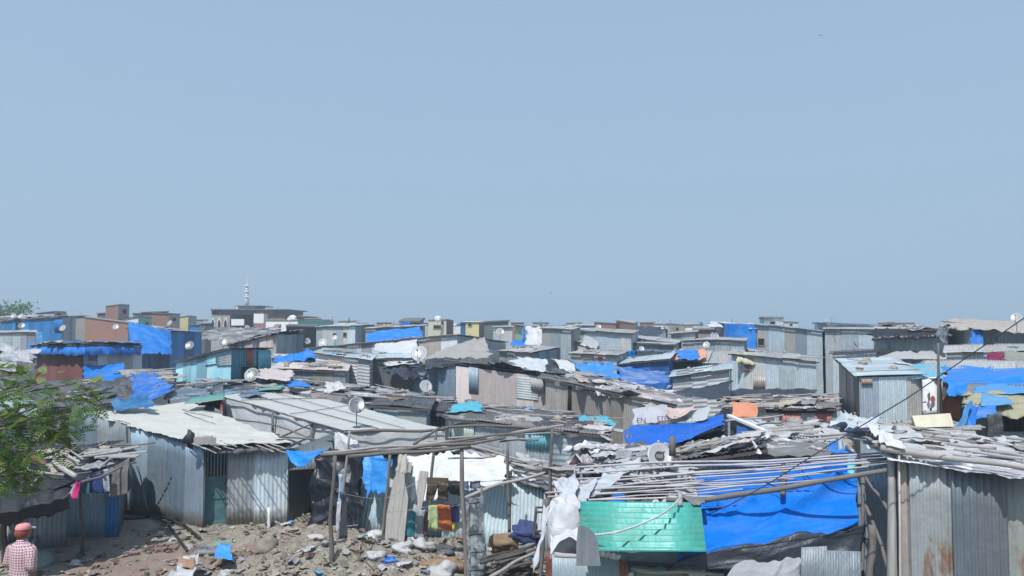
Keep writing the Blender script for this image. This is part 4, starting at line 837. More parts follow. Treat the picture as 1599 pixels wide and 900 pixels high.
# dishes
for a in [(21, 494, 66, 'left dish of the white pair on the long low dark house', 8), (33, 494.5, 66, 'white dish right of its twin on the long low dark house', 8.5),
    (34, 509, 46.5, 'brownish dish fixed on the bright blue wall left of its middle', 10, 20, 1), (98, 513, 46, 'white dish at the right end of the bright blue wall', 10.5, -10),
    (296, 540, 41, 'dark see through dish on the blue wall of the tarp hung shack', 14, 0, 1), (181, 511, 58, 'pale dish in front of the long brick house', 9, 15), (265, 505, 70, 'pale dish below the grey end of the brick house', 9, -20),
    (386, 512, 90, 'white dish at the foot of the mosque', 8, 30), (348, 535, 44, 'dark dish on the low roofs in front of the mosque', 16, 10, 1), (452, 498, 74, 'white dish on the white house roof', 7),
    (480, 533, 47, 'white dish tilted left of the large openwork dish', 10, 30), (504, 536, 44, 'large pale openwork dish left of the long pale shack', 14, 0), (523, 528, 50, 'white dish under the left window of the two windowed shack', 9),
    (1103, 539, 40, 'white dish at the left corner of the grey shack by the salmon cloth', 11, -25), (1116, 526, 48, 'white dish on the grey concrete hut left of the tall blue tarp', 14, 5),
    (1095, 506, 52, 'dark dish standing against the sky left of the tall blue tarp', 7, 40, 1), (935, 511, 76, 'white dish in front of the left brick room', 8), (781, 519, 60, 'bright white dish right of the yellow house', 13, 10),
    (1299, 497, 47, 'small dish against the sky above the blue edged roof', 7, 60), (1335, 538, 36.5, 'dark dish seen edge on in front of the wide pale shack', 10, 75, 1),
    (1587, 497, 33, 'white dish against the sky at the right edge', 17, -40), (557, 633, 19.6, 'dark grey dish standing on the big white canopy', 26, 12, 1), (655, 553, 34, 'huge milky dish in front of the long pale shack', 25, -8),
    (393, 586, 28.5, 'dark dish in front of the cyan shack', 23, 0, 1), (1323, 650, 18, 'white dish seen nearly edge on beside the tall corrugated shack', 19, 62), (1030, 713, 13.6, 'white dish with a round black emblem beside the big blue tarp heap', 40, 5, 2),
    (519, 496, 70, 'small white dish on a tall mast above the white house', 6, 30), (1290, 500, 60, 'tiny dish on a thin mast beyond the wide grey building', 4, 0), (1002, 545, 39, 'pale dish behind the heap of black sheeting', 8), (683, 499, 83, 'white dish on the cream house roof', 6),
    (665, 604, 27.5, 'clear pale dish left of the pink panelled shack', 20, 20), (711, 507, 80, 'small white dish beside the cream house', 6, -20), (870, 600, 26.5, 'small dark dish on the black rag roof', 9, 30, 1)]:
    px, py, d, lb, sz = a[:5]; dish(px, py, d, lb, sz, a[5] if len(a) > 5 else 0, a[6] if len(a) > 6 else 0)
# poles, aerials, birds
pole(W(1466, 690, 19.5), W(1465, 536, 19.5), .045, 'tall dark pole standing in front of the bright blue eave', mat='pole', bend=.006)
pole(W(519, 512, 70), W(519, 494, 70), .05, 'mast behind the two windowed shack', mat='metal', cat='mast', name='mast')
pole(W(544, 505, 60), W(545.5, 497, 60), .06, 'short dark post on the roof of the two windowed shack', mat='pole', cat='post', name='post')
pole(W(615, 510, 70), W(615, 500, 70), .04, 'thin post against the sky left of the wide blue tarp', mat='metal', cat='post', name='post')
pole(W(603, 512, 70), W(604, 501, 70), .03, 'aerial rod left of the thin post on the skyline', mat='metal', cat='aerial', name='aerial')
pole(W(1047, 506, 84), W(1047, 499, 84), .04, 'thin rod on the beige skyline house', mat='metal', cat='rod', name='roof_rod')
tank = None
def barrel(px, py, d, h, r, mat, label, top=.75):
    M = MB(); b = W(px, py, d); M.tube([b + V((0, 0, z * h)) for z in (0, .1, .7, .82, .93, .94, 1.0)], [r * .96, r, r, r * .9, r * .55, r * top * .5, r * top * .5], 20)
    return tag(M.build('water_drum', m[mat], None, True), label, 'drum')
barrel(917, 728, 18.2, .42, .20, 'tindark', 'dark grey water drum with a narrow neck in front of the wavy grey wall')
barrel(684, 501, 84, .5, .35, 'white', 'white tank on the roof of the cream house'); barrel(457, 500.5, 77, .5, .35, 'white', 'white tank on the roof of the white house')
def bird(px, py, d, s, yaw, label):
    c = W(px, py, d); M = MB()
    M.blob((0, 0, 0), (.035 * s, .16 * s, .04 * s), 1, 8, 8, .05)
    M.blob((0, .15 * s, .01), (.022 * s, .03 * s, .022 * s), 2, 8, 6, .02)
    for sg in (-1, 1): M.patch(V((0, -.03, .01)) * s, V((sg * .42, -.10, .12)) * s, V((sg * .40, -.02, .12)) * s, V((0, .09, .01)) * s, 4, 2)
    M.patch(V((-.05, -.25, 0)) * s, V((.05, -.25, 0)) * s, V((.025, -.1, 0)) * s, V((-.025, -.1, 0)) * s, 2, 2)
    M.v = [tuple(V(v) + c) for v in M.v]; o = M.build('bird', m['metal'], None, True, origin=c, thick=.006); o.rotation_euler = (0, .25, rad(yaw)); tag(o, label, 'bird', 'birds in the sky')
bird(1281, 56, 70, .5, 20, 'dark bird flying high at the right of the sky'); bird(860, 458, 80, .55, 55, 'dark bird flying low in the middle of the sky')
# ---- loose rubbish on the roofs
def proto_rag(mat, tone, nm='rag_scrap', seed=1):
    M = MB(); r_ = R.getstate()
    def dp(u, v, U, VV):
        e = max(abs(u - .5), abs(v - .5)) * 2
        return .10 * ridged(V((U * 2.2 + seed, VV * 2.2, seed))) - .01 + .03 * noise.noise(V((U * 6, VV * 6, seed))) - .04 * e
    M.patch((-.5, -.4, 0), (.5, -.4, 0), (.5, .4, 0), (-.5, .4, 0), 20, 16, dp, tone, edge=lambda u, v: (u + .16 * noise.noise(V((v * 3, seed, u * 2))), v + .2 * noise.noise(V((u * 3, seed + 5, v * 2)))))
    o = M.build(nm, m[mat], None, True, origin=(0, 0, 0), thick=.01); tag(o, 'scrap', 'rag'); return Proto(o)
RAG = {'black': [proto_rag('black', (1.6, 1.6, 1.6), seed=s_) for s_ in (1, 2)], 'grey': [proto_rag('grrag', (1.5, 1.5, 1.5), seed=s_) for s_ in (3, 4)],
       'white': [proto_rag('whrag', (.85, .85, .85), seed=s_) for s_ in (5, 6)], 'brown': [proto_rag('rag', (.20, .15, .11), seed=7)], 'blue': [proto_rag('bluelt', (1, 1, 1), seed=8)],
       'beige': [proto_rag('rag', (.42, .37, .30), seed=9)], 'turquoise': [proto_rag('cyan', (1, 1, 1), seed=10)]}
def proto_stick(mat, r=.022, nm='stick'):
    M = MB(); pts = pole_pts(V((-.5, 0, 0)), V((.5, 0, 0)), .02, 6); M.tube(pts, [r * (1 - .06 * i) for i in range(7)], 6); o = M.build(nm, m[mat], None, True, origin=(0, 0, 0)); tag(o, 'stick', 'stick'); return Proto(o)
STICK = [proto_stick('bamboo'), proto_stick('pole')]
def proto_plank():
    M = MB(); M.box((0, 0, .015), (1, .13, .025)); o = M.build('plank', m['slats'], None, origin=(0, 0, 0)); tag(o, 'plank', 'plank'); return Proto(o)
PLANK = proto_plank()
def proto_stone(seed):
    M = MB(); M.blob((0, 0, 0), (.10, .08, .06), seed, 9, 6, .3, 1.6); o = M.build('stone', m['stonef'], None, origin=(0, 0, 0)); tag(o, 'stone', 'stone'); return Proto(o)
STONE = [proto_stone(3), proto_stone(8), proto_stone(15)]
def proto_brick():
    M = MB(); M.box((0, 0, .035), (.22, .105, .07)); o = M.build('loose_brick', m['brick2'], None, origin=(0, 0, 0)); tag(o, 'brick', 'brick'); return Proto(o)
BRICK = proto_brick()
def quat_on(n, yaw):
    q = V((0, 0, 1)).rotation_difference(V(n)); return (q.to_matrix() @ Matrix.Rotation(yaw, 3, 'Z')).to_euler()
NCOUNT = {}
def litter(quad, place, rags='', nr=0, ns=0, npk=0, nst=0, nb=0, size=1.0, lift=.1, seed=1):
    rr = random.Random(seed * 17 + 3); a, b, c, d = [V(p) for p in quad]; n = (b - a).cross(d - a).normalized()
    if n.z < 0: n = -n
    def P(l): u, v = rr.uniform(.04, .96), rr.uniform(.04, .96); return (a.lerp(b, u)).lerp(d.lerp(c, u), v) + n * l
    cols = rags.split()
    for i in range(nr):
        cn = cols[i % len(cols)]; s_ = size * rr.uniform(.5, 1.2)
        rr.choice(RAG[cn]).put(P(lift), quat_on(n + V((rr.uniform(-.15, .15), rr.uniform(-.15, .15), 0)), rr.uniform(0, 6.3)), (s_ * rr.uniform(.8, 1.6), s_ * .8, s_), 'scrap of torn %s sheet on %s' % (cn, place), '%s scraps of sheet on the roofs' % cn)
    for i in range(ns):
        L = size * rr.uniform(.8, 2.4); k = rr.choice((0, 0, 1))
        STICK[k].put(P(lift + .04), quat_on(n, rr.choice((rr.uniform(-.4, .4), rr.uniform(0, 3.1)))), (L, 1.1, 1.1), ('pale bamboo stick lying on %s', 'dark stick lying on %s')[k] % place, 'sticks on the roofs')
    for i in range(npk):
        L = size * rr.uniform(.7, 1.9); PLANK.put(P(lift + .03), quat_on(n, rr.uniform(-.5, .9)), (L, rr.uniform(.8, 1.6), 1), 'bleached plank lying on %s' % place, 'planks on the roofs')
    for i in range(nst): rr.choice(STONE).put(P(lift), quat_on(n, rr.uniform(0, 6)), rr.uniform(.8, 1.7), 'stone weighing down %s' % place, 'stones on the roofs')
    for i in range(nb): BRICK.put(P(lift), quat_on(n, rr.uniform(0, 6)), rr.uniform(.9, 1.2), 'brick weighing down %s' % place, 'bricks on the roofs')
def RQ(key): return SH[key][:4]
litter(RQ('m3'), 'the mossy roof of the dull red shack', 'black grey beige', 5, 2, 2, 2, 0, 1.2, .15, 1)
litter(RQ('m19'), 'the pink panelled shack', 'black grey white', 6, 5, 1, 2, 1, 1.1, .18, 2)
litter(RQ('m19b'), 'the dark rusty shack', 'white grey beige', 5, 3, 1, 2, 0, .9, .18, 3)
litter(RQ('m35'), 'the widest rubbish roof', 'black grey black brown grey white', 24, 16, 3, 8, 4, 1.0, .22, 4)
litter(RQ('m40'), 'the rubbish strewn roof with the yellowish wall', 'grey white beige black', 7, 6, 3, 8, 3, .7, .14, 5)
litter(RQ('m31'), 'the low panelled shack', 'beige grey white', 5, 4, 2, 2, 0, .9, .15, 6)
litter(RQ('m9'), 'the bleached plank roof', 'beige grey', 2, 2, 6, 2, 0, 1.2, .09, 7)
litter(RQ('m10'), 'the buried shack with slate tarps', 'black grey blue', 4, 3, 1, 2, 0, 1.0, .25, 8)
litter(RQ('m7'), 'the mossy dark roof behind the leaves', 'grey black', 4, 4, 2, 3, 0, .8, .1, 9)
litter(RQ('m14'), 'the whitewashed wavy shack', 'white grey blue', 4, 2, 1, 2, 0, .9, .1, 10)
litter(RQ('m15'), 'the wide beige roof', 'beige grey', 2, 2, 1, 3, 0, .9, .1, 11)
litter(RQ('m16'), 'the long pale shack with a peaked roof', 'grey white', 3, 3, 1, 2, 0, 1.1, .1, 12)
litter(RQ('m32'), 'the tall corrugated shack', 'white', 1, 1, 0, 3, 1, .8, .1, 13)
litter(RQ('m22'), 'the wavy roof with the red cloth window', 'grey', 1, 1, 0, 2, 0, .8, .1, 14)
litter(RQ('m20'), 'the wavy roof beside the netted shack', 'grey white', 2, 1, 0, 2, 0, .8, .1, 15)
litter(RQ('m11'), 'the pitched rag roof with the pink wall', 'black grey', 3, 3, 0, 1, 0, 1.2, .2, 16)
litter(RQ('f34'), 'the wide pale shack', 'black grey white', 3, 2, 1, 0, 0, 1.1, .1, 17)
litter(RQ('f35'), 'the square window shack', 'beige grey', 2, 3, 1, 0, 0, 1.0, .15, 18)
litter(RQ('m26'), 'the green walled hut', 'brown white', 2, 1, 0, 1, 0, .8, .1, 19)
litter(RQ('m27'), 'the whitewashed shack of horizontal waves', 'white grey', 2, 2, 0, 1, 0, .8, .1, 20)
litter(RQ('m29'), 'the upright patched shack', 'grey', 1, 2, 0, 1, 0, .9, .1, 21)
litter(RQ('m4'), 'the blue walled shack', 'grey beige', 3, 2, 1, 0, 0, 1.2, .1, 22)
litter(RQ('m1'), 'the bright blue sheeted shack', 'grey', 1, 2, 1, 0, 0, 1.2, .1, 23)
litter(RQ('m13'), 'the low shack with crumpled blue tarp', 'white blue', 2, 1, 0, 0, 0, .9, .15, 24)

def tidy():
    for v in list(RAG.values()) + [STICK, [PLANK], STONE, [BRICK]]:
        for p in v:
            if not p.used: bpy.data.objects.remove(p.root, do_unlink=True)

for px, y0, y1, d, lb in [(126, 498, 487, 80, 'thin aerial left of the tall brick room'), (233, 494, 486, 84, 'thin aerial on the turquoise house'), (476, 500, 491, 90, 'thin aerial right of the mosque wing'), (560, 508, 499, 80, 'thin aerial right of the two windowed shack'), (640, 504, 497, 62, 'thin aerial on the blue wrapped hut'),
    (741, 504, 496, 80, 'thin aerial on the yellow house'), (845, 507, 498, 84, 'thin aerial behind the draped pale sheet'), (905, 510, 500, 84, 'thin aerial left of the two brick rooms'), (1015, 511, 502, 84, 'thin aerial right of the two brick rooms'), (1142, 505, 497, 50, 'thin aerial above the tall blue tarp')]:
    pole(W(px, y0, d), W(px + .5, y1, d), .028, lb, 'aerials along the skyline', name='aerial', mat='metal', cat='aerial', n=2, bend=.004)
# ------------------------------------------------------------------ long shack at the left
def quadsheet(mb, P, mat=None, pitch=.08, amp=.010, ax='u', tone=(1, 1, 1), wob=.02, off=0): sheet(mb, *P, pitch, amp, ax, tone, 5, off, wob)
def at_ground(px, d): p = W(px, 515, d); return V((p.x, p.y, gz(p.x, p.y)))
L0 = W(112, 634, 22.4); L1 = W(320, 697, 18.7); L2 = W(357, 703, 18.9); L3 = W(450, 700, 19.2); L4 = W(500, 700, 20.6)
Lb = W(295, 632, 24.5)
root = thing('tin_shack', 'long low bluish tin shack with cream cloth roof and barred green door', 'shack', (L1.x, L1.y, 0))
def mk_wall(p, q, mat, bz=(0, 0), tj=.14, pitch=.085, pw=.75, gap=.06, name='wall', amp=.011, par=None, tone=None):
    M = MB(); zb0 = gz(p.x, p.y) - .1 + bz[0]; zb1 = gz(q.x, q.y) - .1 + bz[1]
    panels(M, p, q, p.z, q.z, zb0, zb1, 'v', pitch, amp, pw=pw, tj=tj, gap=gap, wob=.02); return M.build(name, m[mat], par or root, True, thick=.003)
mk_wall(L0, L1, 'tinlong' if 'tinlong' in m else 'tin', tj=.22)
# recessed doorway and door
nrm = (L2 - L1).cross(V((0, 0, 1))).normalized(); back = -nrm * .25
d0, d1 = L1 + back, L2 + back
def door(p, q, ztop, root_, zb):
    fr = MB(); a0 = V((p.x, p.y, zb)); a1 = V((q.x, q.y, zb)); t0 = V((p.x, p.y, ztop)); t1 = V((q.x, q.y, ztop)); n_ = (a1 - a0).cross(V((0, 0, 1))).normalized()
    D = MB(); x = (a1 - a0).normalized(); w = (a1 - a0).length; h = ztop - zb
    for s0, s1 in ((0, .07), (.93, 1)): D.beam(a0 + x * w * (s0 + s1) / 2, t0 + x * w * (s0 + s1) / 2, w * (s1 - s0), .045, up=n_)
    for v0 in (.03, .36, .60, .97): D.beam(a0 + x * w * .07 + V((0, 0, h * v0)), a0 + x * w * .93 + V((0, 0, h * v0)), .045, .08, up=V((0, 0, 1)))
    for v0, v1 in ((.05, .35), (.38, .59)): D.prism([a0 + x * w * u + V((0, 0, h * v)) - n_ * .0 for u, v in ((.08, v0), (.92, v0), (.92, v1), (.08, v1))], n_ * -.012)
    dd = D.build('door', m['doorgreen'], root_)
    B_ = MB()
    for k in range(6): B_.beam(a0 + x * w * (.15 + .14 * k) + V((0, 0, h * .61)), a0 + x * w * (.15 + .14 * k) + V((0, 0, h * .95)), .028, .02, up=n_)
    B_.build('bars', m['cyandk'], dd)
    K = MB(); K.prism([a0 + x * w * u + V((0, 0, h * v)) - n_ * .06 for u, v in ((-.1, .0), (1.1, .0), (1.1, 1.05), (-.1, 1.05))], n_ * -.01); K.build('door_shade_backing', m['void'], root_)  # near-black sheet behind the bars paints the unlit inside
s_ = N('green_door_paint'); m['doorgreen'] = s_.done(s_.mix(s_.ramp(s_.noise(s_.ob, 8, 4), [(.4, 0.0), (.65, 1.0)]), (.05, .13, .15), (.09, .19, .22)), .6)
door(d0, d1, L1.z - .06, root, gz(L1.x, L1.y) - .02)
mk_wall(L1, L1 + back * .9, 'tin', pw=.3, name='door_jamb')
mk_wall(L2 + back * .9, L2, 'tinrust', pw=.3, name='door_jamb')
mk_wall(L2, L3, 'tin', tj=.25, gap=.16, pw=.55, pitch=.095, amp=.014)
mk_wall(L3, L4, 'tindark', tj=.2, gap=.04, pw=.6)  # dark tin here puts the shade on this wall end into its colour
mk_wall(L4, Lb + V((.5, 0, 0)), 'tindark', name='wall'); mk_wall(Lb, L0, 'tindark', name='wall')
M = MB()
dents = [(300, 770), (262, 768), (308, 755), (308, 775), (316, 764), (213, 792), (235, 745), (240, 780)]
o = cloth('roof', W(138, 644, 21.9), W(322, 694, 18.35), W(458, 690, 19.0), Lb + V((0, 0, .1)), 'ctarp', 90, 90, .07, fr=.7, rag=.12, droop=0, parent=root, thick=.02, sag=.05)
o2 = cloth('roof', W(138, 644, 21.9), W(140, 644, 21.9), Lb + V((0, 0, .1)), W(185, 640, 23.5), 'ctarp', 20, 30, .03, fr=.6, rag=.05, parent=root)
cloth('tarpaulin', W(340, 703, 18.5), W(455, 701, 18.9), W(452, 689, 19.3), W(340, 688, 18.9), 'dkrag', 50, 10, .06, rag=.15, droop=.08, fr=1.5, label='dark sheet edge sticking out under the cream cloth roof', cat='tarpaulin')
for i, (x0, y0, x1, y1) in enumerate([(288, 688, 312, 697), (294, 690, 322, 702), (300, 692, 331, 705), (309, 696, 338, 708), (322, 691, 345, 702), (345, 690, 370, 698), (338, 694, 366, 702), (372, 692, 395, 699), (395, 694, 428, 706), (408, 692, 436, 703), (414, 696, 447, 707), (422, 693, 446, 701)]):
    pole(W(x0, y0, 18.9), W(x1, y1, 18.0), .02, 'pale rafter stick jutting out under the cream cloth roof', 'rafter sticks of the long low shack', name='rafter_stick', mat='bamboo', cat='stick', bend=.01, n=3)
for i, (x, y, w_) in enumerate([(314, 688, .28), (325, 687, .18), (333, 689, .12)]):
    M = MB(); c = W(x, y, 18.45); M.box((c.x, c.y, c.z), (w_, .16, .17), Matrix.Rotation(.2 * i, 3, 'Z')); tag(M.build('concrete_block', m['concrete']), 'pale concrete block on the eave above the green door', 'block', 'blocks above the green door')
M = MB(); c = W(297, 685, 18.5); M.blob(c, (.13, .10, .19), 5, 10, 8, .35, 2); tag(M.build('bundle', m['black'], None, True), 'small black bundle standing on the corner of the cream roof', 'bundle')
for px, y, L in ((210, 668, .35), (203, 665, .3)):
    hang([(px - 5, y + 26), (px + 5, y + 24), (px + 6, y), (px - 6, y)], 20.6, 'dkrag', 'dark rag hanging from the left eave of the long low shack', group='rags under the left eave', name='hanging_rag', cat='rag', nu=8, nv=10)
# side sheet, small blue tarp, grey fence sheet at the right of that roof
M = MB(); sheet(M, W(447, 735, 19.2), W(520, 730, 19.0), W(519, 677, 19.6), W(452, 702, 19.8), .08, .011, 'u', (1, 1, 1)); tag(M.build('tin_sheet', m['tindark'], None, True, thick=.003), 'dark grey corrugated sheet standing behind the small blue flap', 'tin sheet')
cloth('tarpaulin', W(456, 722, 18.0), W(488, 718, 17.8), W(512, 701, 17.6), W(446, 703, 18.4), 'blue', 26, 14, .05, fr=1, sag=.12, tone=(1.3, 1.3, 1.2), rag=.05, label='small blue flap hanging between the cream roof and the black plastic wall', cat='tarpaulin')
# ------------------------------------------------------------------ white canopy
kr = thing('canopy_shack', 'wide shelter with a pale grey cloth roof, roped down, and white cloth walls', 'shelter', (W(500, 515, 21).x, 22, 0))
K = [W(345, 618, 24), W(535, 672, 19.2), W(694, 671, 20.2), W(440, 606, 27)]
cloth('roof', K[0], K[1], K[2], K[3], 'gtarp', 80, 80, .03, fr=.5, rag=.06, parent=kr, thick=.015, tone=(1.28, 1.28, 1.25))
def kpt(u, v, l=.06): return K[0].lerp(K[1], u).lerp(K[3].lerp(K[2], u), v) + V((0, 0, l))
for i, (a, b) in enumerate((((0, .30), (1, .34)), ((0, .66), (1, .60)), ((.2, 0), (.34, 1)), ((.62, 0), (.5, 1)))):
    M = MB(); pts = [kpt(a[0] + (b[0] - a[0]) * t / 10, a[1] + (b[1] - a[1]) * t / 10, .035 + .02 * noise.noise(V((t, i, 0)))) for t in range(11)]; M.tube(pts, .009 if i % 2 else .013, 5); M.build('batten', m['pole'], kr, True)
kb = [W(349, 672, 23.6), W(545, 720, 19.0)]
cloth('wall', W(360, 690, 23.2), W(545, 735, 19.1), W(538, 674, 19.35), W(350, 620, 23.8), 'wtarp', 70, 30, .05, fr=.8, rag=.05, parent=kr, folds=.03)
cloth('wall', W(545, 735, 19.15), W(700, 735, 19.9), W(692, 673, 20.1), W(538, 674, 19.35), 'gtarp', 50, 24, .08, fr=.8, rag=.05, parent=kr, folds=.03, tone=(1.1, 1.1, 1.1))
cloth('wall', W(700, 735, 19.9), K[3] + V((0, 0, -1.5)), K[3] + V((0, 0, -.05)), W(694, 673, 20.2), 'gtarp', 10, 10, .05, parent=kr)
for x, d in ((350, 23.7), (426, 21.6), (487, 20.3), (538, 19.3)):
    y = 620 + (x - 350) / 188 * 54; p = W(x, y + 1, d - .12); pole(p, V((p.x, p.y, 0)), .045, mat='pole', parent=kr, n=5, bend=.006)
for a, b in (((345, 620, 23.6), (540, 674, 19.1)), ((540, 674, 19.1), (695, 672, 20.0)), ((352, 652, 23), (430, 664, 21.2)), ((430, 664, 21), (500, 690, 19.8)), ((440, 682, 20.8), (487, 662, 20.1)), ((430, 682, 20.8), (520, 688, 19.4))):
    pole(W(*a), W(*b), .03, mat='pole', parent=kr, bend=.004)
pole(W(286, 640, 22.4), W(332, 652, 20.8), .035, 'pale plank edge behind the cream cloth roof', mat='bamboo', cat='plank', name='plank', n=3)
S('mK', 'dark gap shack with red edging behind the cream cloth roof', (288, 636, 25.4), (344, 621, 25), dp=2, wm='tindark', rm='tindark')
hang([(342, 648), (350, 648), (351, 624), (345, 624)], 23.9, 'redtin', 'red cloth strip at the left edge of the white canopy', nu=4, nv=8, name='cloth_strip', cat='cloth', tone=(1.6, .6, .8))
hang([(520, 725), (578, 728), (560, 690), (524, 676)], [18.9, 18.6, 18.8, 19], 'whrag', 'white printed plastic sheet slipping down under the canopy eave', amp=.1, nu=30, nv=20, tone=(1.1, 1.1, 1.1), name='plastic_sheet', cat='plastic sheet')
# ------------------------------------------------------------------ black plastic wall and leaning boards
bk = thing('plastic_shelter', 'shelter walled with shiny black plastic sheeting behind a crooked pole', 'shelter', (W(528, 515, 18.3).x, 18.6, 0))
def gp(px, d, dz=0): p = at_ground(px, d); p.z += dz; return p
cloth('wall', gp(484, 18.5, -.1), gp(562, 17.8, -.1), W(567, 706, 18.0), W(490, 706, 18.8), 'black', 90, 90, .20, fr=1.3, rag=.1, parent=bk, folds=.03, tone=(1.0, 1.1, 1.3), creases=16, crease_amp=.08)
cloth('wall', gp(562, 17.8, -.1), gp(562, 20.5, -.1), W(567, 708, 20.5), W(567, 706, 18.0), 'black', 16, 20, .06, parent=bk)
cloth('roof', W(490, 706, 18.6), W(567, 706, 17.9), W(575, 700, 20.6), W(505, 700, 20.8), 'dkrag', 20, 20, .06, parent=bk)
ls = thing('lean_to_shack', 'shack of pale leaning sheets and white tarp under a heavy torn roof', 'shack', (W(720, 515, 17).x, 17.8, 0))
def lsheet(x0, x1, xt0, xt1, yt0, yt1, db, dt, mat, tone=(1, 1, 1), pitch=.08):
    M = MB(); sheet(M, gp(x0, db, -.08), gp(x1, db - .1, -.08), W(xt1, yt1, dt), W(xt0, yt0, dt + .05), pitch, .011, 'u', tone, 5, 0, .03); return M.build('wall', m[mat], ls, True, thick=.003)
lsheet(548, 600, 566, 612, 712, 712, 18.2, 18.5, 'paletin', (1.2, 1.18, 1.15)); lsheet(596, 645, 606, 655, 712, 712, 18.1, 18.5, 'tinlight', (1.15, 1.12, 1.1))
lsheet(640, 700, 650, 704, 712, 712, 18.0, 18.4, 'paletin', (1.25, 1.22, 1.2)); lsheet(690, 760, 700, 768, 712, 720, 17.7, 18.1, 'paletin', (1.35, 1.3, 1.25)); lsheet(740, 800, 762, 806, 715, 738, 17.2, 17.6, 'paletin', (1.3, 1.27, 1.22))
lsheet(796, 850, 800, 856, 735, 756, 16.9, 17.2, 'tinlight', (1.1, 1.12, 1.12)); lsheet(845, 905, 850, 905, 750, 765, 16.6, 16.9, 'tin')
cloth('canvas_wall', W(630, 786, 17.4), W(800, 752, 16.7), W(788, 716, 17.0), W(640, 704, 17.9), 'wtarp', 60, 26, .08, fr=.9, rag=.3, parent=ls, folds=.02, sag=0, tone=(1.3, 1.28, 1.22))
rq = [W(690, 706, 18.3), W(892, 764, 16.5), W(884, 735, 19.2), W(712, 690, 21.2)]
cloth('roof', *rq, 'qgrey', 70, 40, .09, fr=1.2, rag=.2, parent=ls, thick=.05, droop=.1, tone=(1.15, 1.15, 1.2))
for i in range(4): v = i / 6; pole(rq[0].lerp(rq[3], v) + V((0, 0, .12)), rq[1].lerp(rq[2], v) + V((0, 0, .12)), .045, mat='bamboo' if i % 2 else 'slats', parent=ls, n=6, bend=.012, name='batten')
litter([p + V((0, 0, .06)) for p in rq], 'the heavy torn roof over the pale leaning sheets', 'grey white black white', 6, 3, 2, 3, 0, .8, .06, 31)
ls2 = W(640, 712, 20); 
cloth('roof', W(548, 712, 18.2), W(690, 706, 17.6), W(690, 700, 20.5), W(560, 703, 21), 'grrag', 30, 16, .06, parent=ls)
# blue rag and leaning boards
hang([(568, 758), (575, 776), (610, 716), (572, 712)], [17.6, 17.6, 17.8, 17.9], 'bluelt', 'torn bright blue sheet hanging beside the leaning boards', amp=.10, nu=26, nv=26, rag=.25, tone=(.35, .9, 1.3))
hang([(585, 772), (606, 764), (612, 712), (576, 712)], [17.5, 17.4, 17.6, 17.7], 'bluelt', 'second torn blue sheet overlapping the first beside the leaning boards', amp=.12, nu=26, nv=26, rag=.4, tone=(.3, .8, 1.2))
for i, (xb, db, xt, yt, w_) in enumerate([(607, 17.0, 628, 718, .16), (617, 16.9, 633, 716, .14), (626, 16.9, 636, 722, .2), (643, 16.8, 662, 736, .18), (652, 16.9, 655, 740, .10), (600, 17.1, 622, 730, .10)]):
    M = MB(); b = gp(xb, db, -.03); t = W(xt, yt, db + .7); M.beam(b, t, w_, .03, up=V((0, -1, .3))); tag(M.build('board', m['slats']), 'tall bleached board leaning against the white tarp wall', 'board', 'tall boards leaning against the white tarp wall')
cloth('cloth_bundle', W(618, 740, 16.7), W(634, 742, 16.7), W(636, 712, 17.2), W(622, 712, 17.2), 'rag', 12, 16, .1, tone=(.42, .40, .36), rag=.1, folds=.05, fax='u', label='grey brown cloth tied around the tops of the leaning boards', cat='cloth')
# ------------------------------------------------------------------ pole frame in the yard
YG = 'crooked poles of the yard frame'
def vpole(px, py, bx, by, r, label, dd=0, mat='pole', bend=.012, dtop=0):
    b = G(bx, by); return pole(b + V((0, 0, -.15)), W(px, py, b.y + dtop), r, label, YG, mat=mat, bend=bend, n=9)
vpole(523, 712, 517, 876, .052, 'crooked brown pole planted in the rubble at the left end of the pole bundle')
def fpole(px, py, bx, d, r, label, mat='pole', bend=.008):
    b = at_ground(bx, d); return pole(b + V((0, 0, -.15)), W(px, py, d), r, label, YG, mat=mat, bend=bend, n=9)
fpole(546, 673, 529, 16.6, .042, 'pale leaning pole with rags tied to it, just right of the crooked brown pole', mat='bamboo', bend=.008)
fpole(609, 708, 599, 16.2, .05, 'dark straight pole in front of the torn blue sheet', bend=.008)
fpole(682, 670, 664, 16.2, .045, 'slanting dark pole in front of the white tarp wall')
P5b = W(729, 1010, 12.2); pole(W(729, 950, 13.6), W(721, 694, 14.2), .058, 'thick pole running out of the picture beside the old panelled door', YG, bend=.006, mat='pole')
vpole(792, 690, 798, 866, .048, 'bowed pole standing in the pile of burnt sticks')
vpole(862, 668, 856, 745, .04, 'short pole rising behind the white cloth bundle', dd=0) if False else pole(W(853, 820, 14), W(862, 668, 14), .042, 'short slanting pole rising behind the white cloth bundle', YG, bend=.01)
pole(W(842, 960, 12.4), W(851, 780, 12.4), .042, 'upright pole carrying the left end of the bamboo rack', YG, bend=.006)
BG = 'poles bundled across the yard frame'
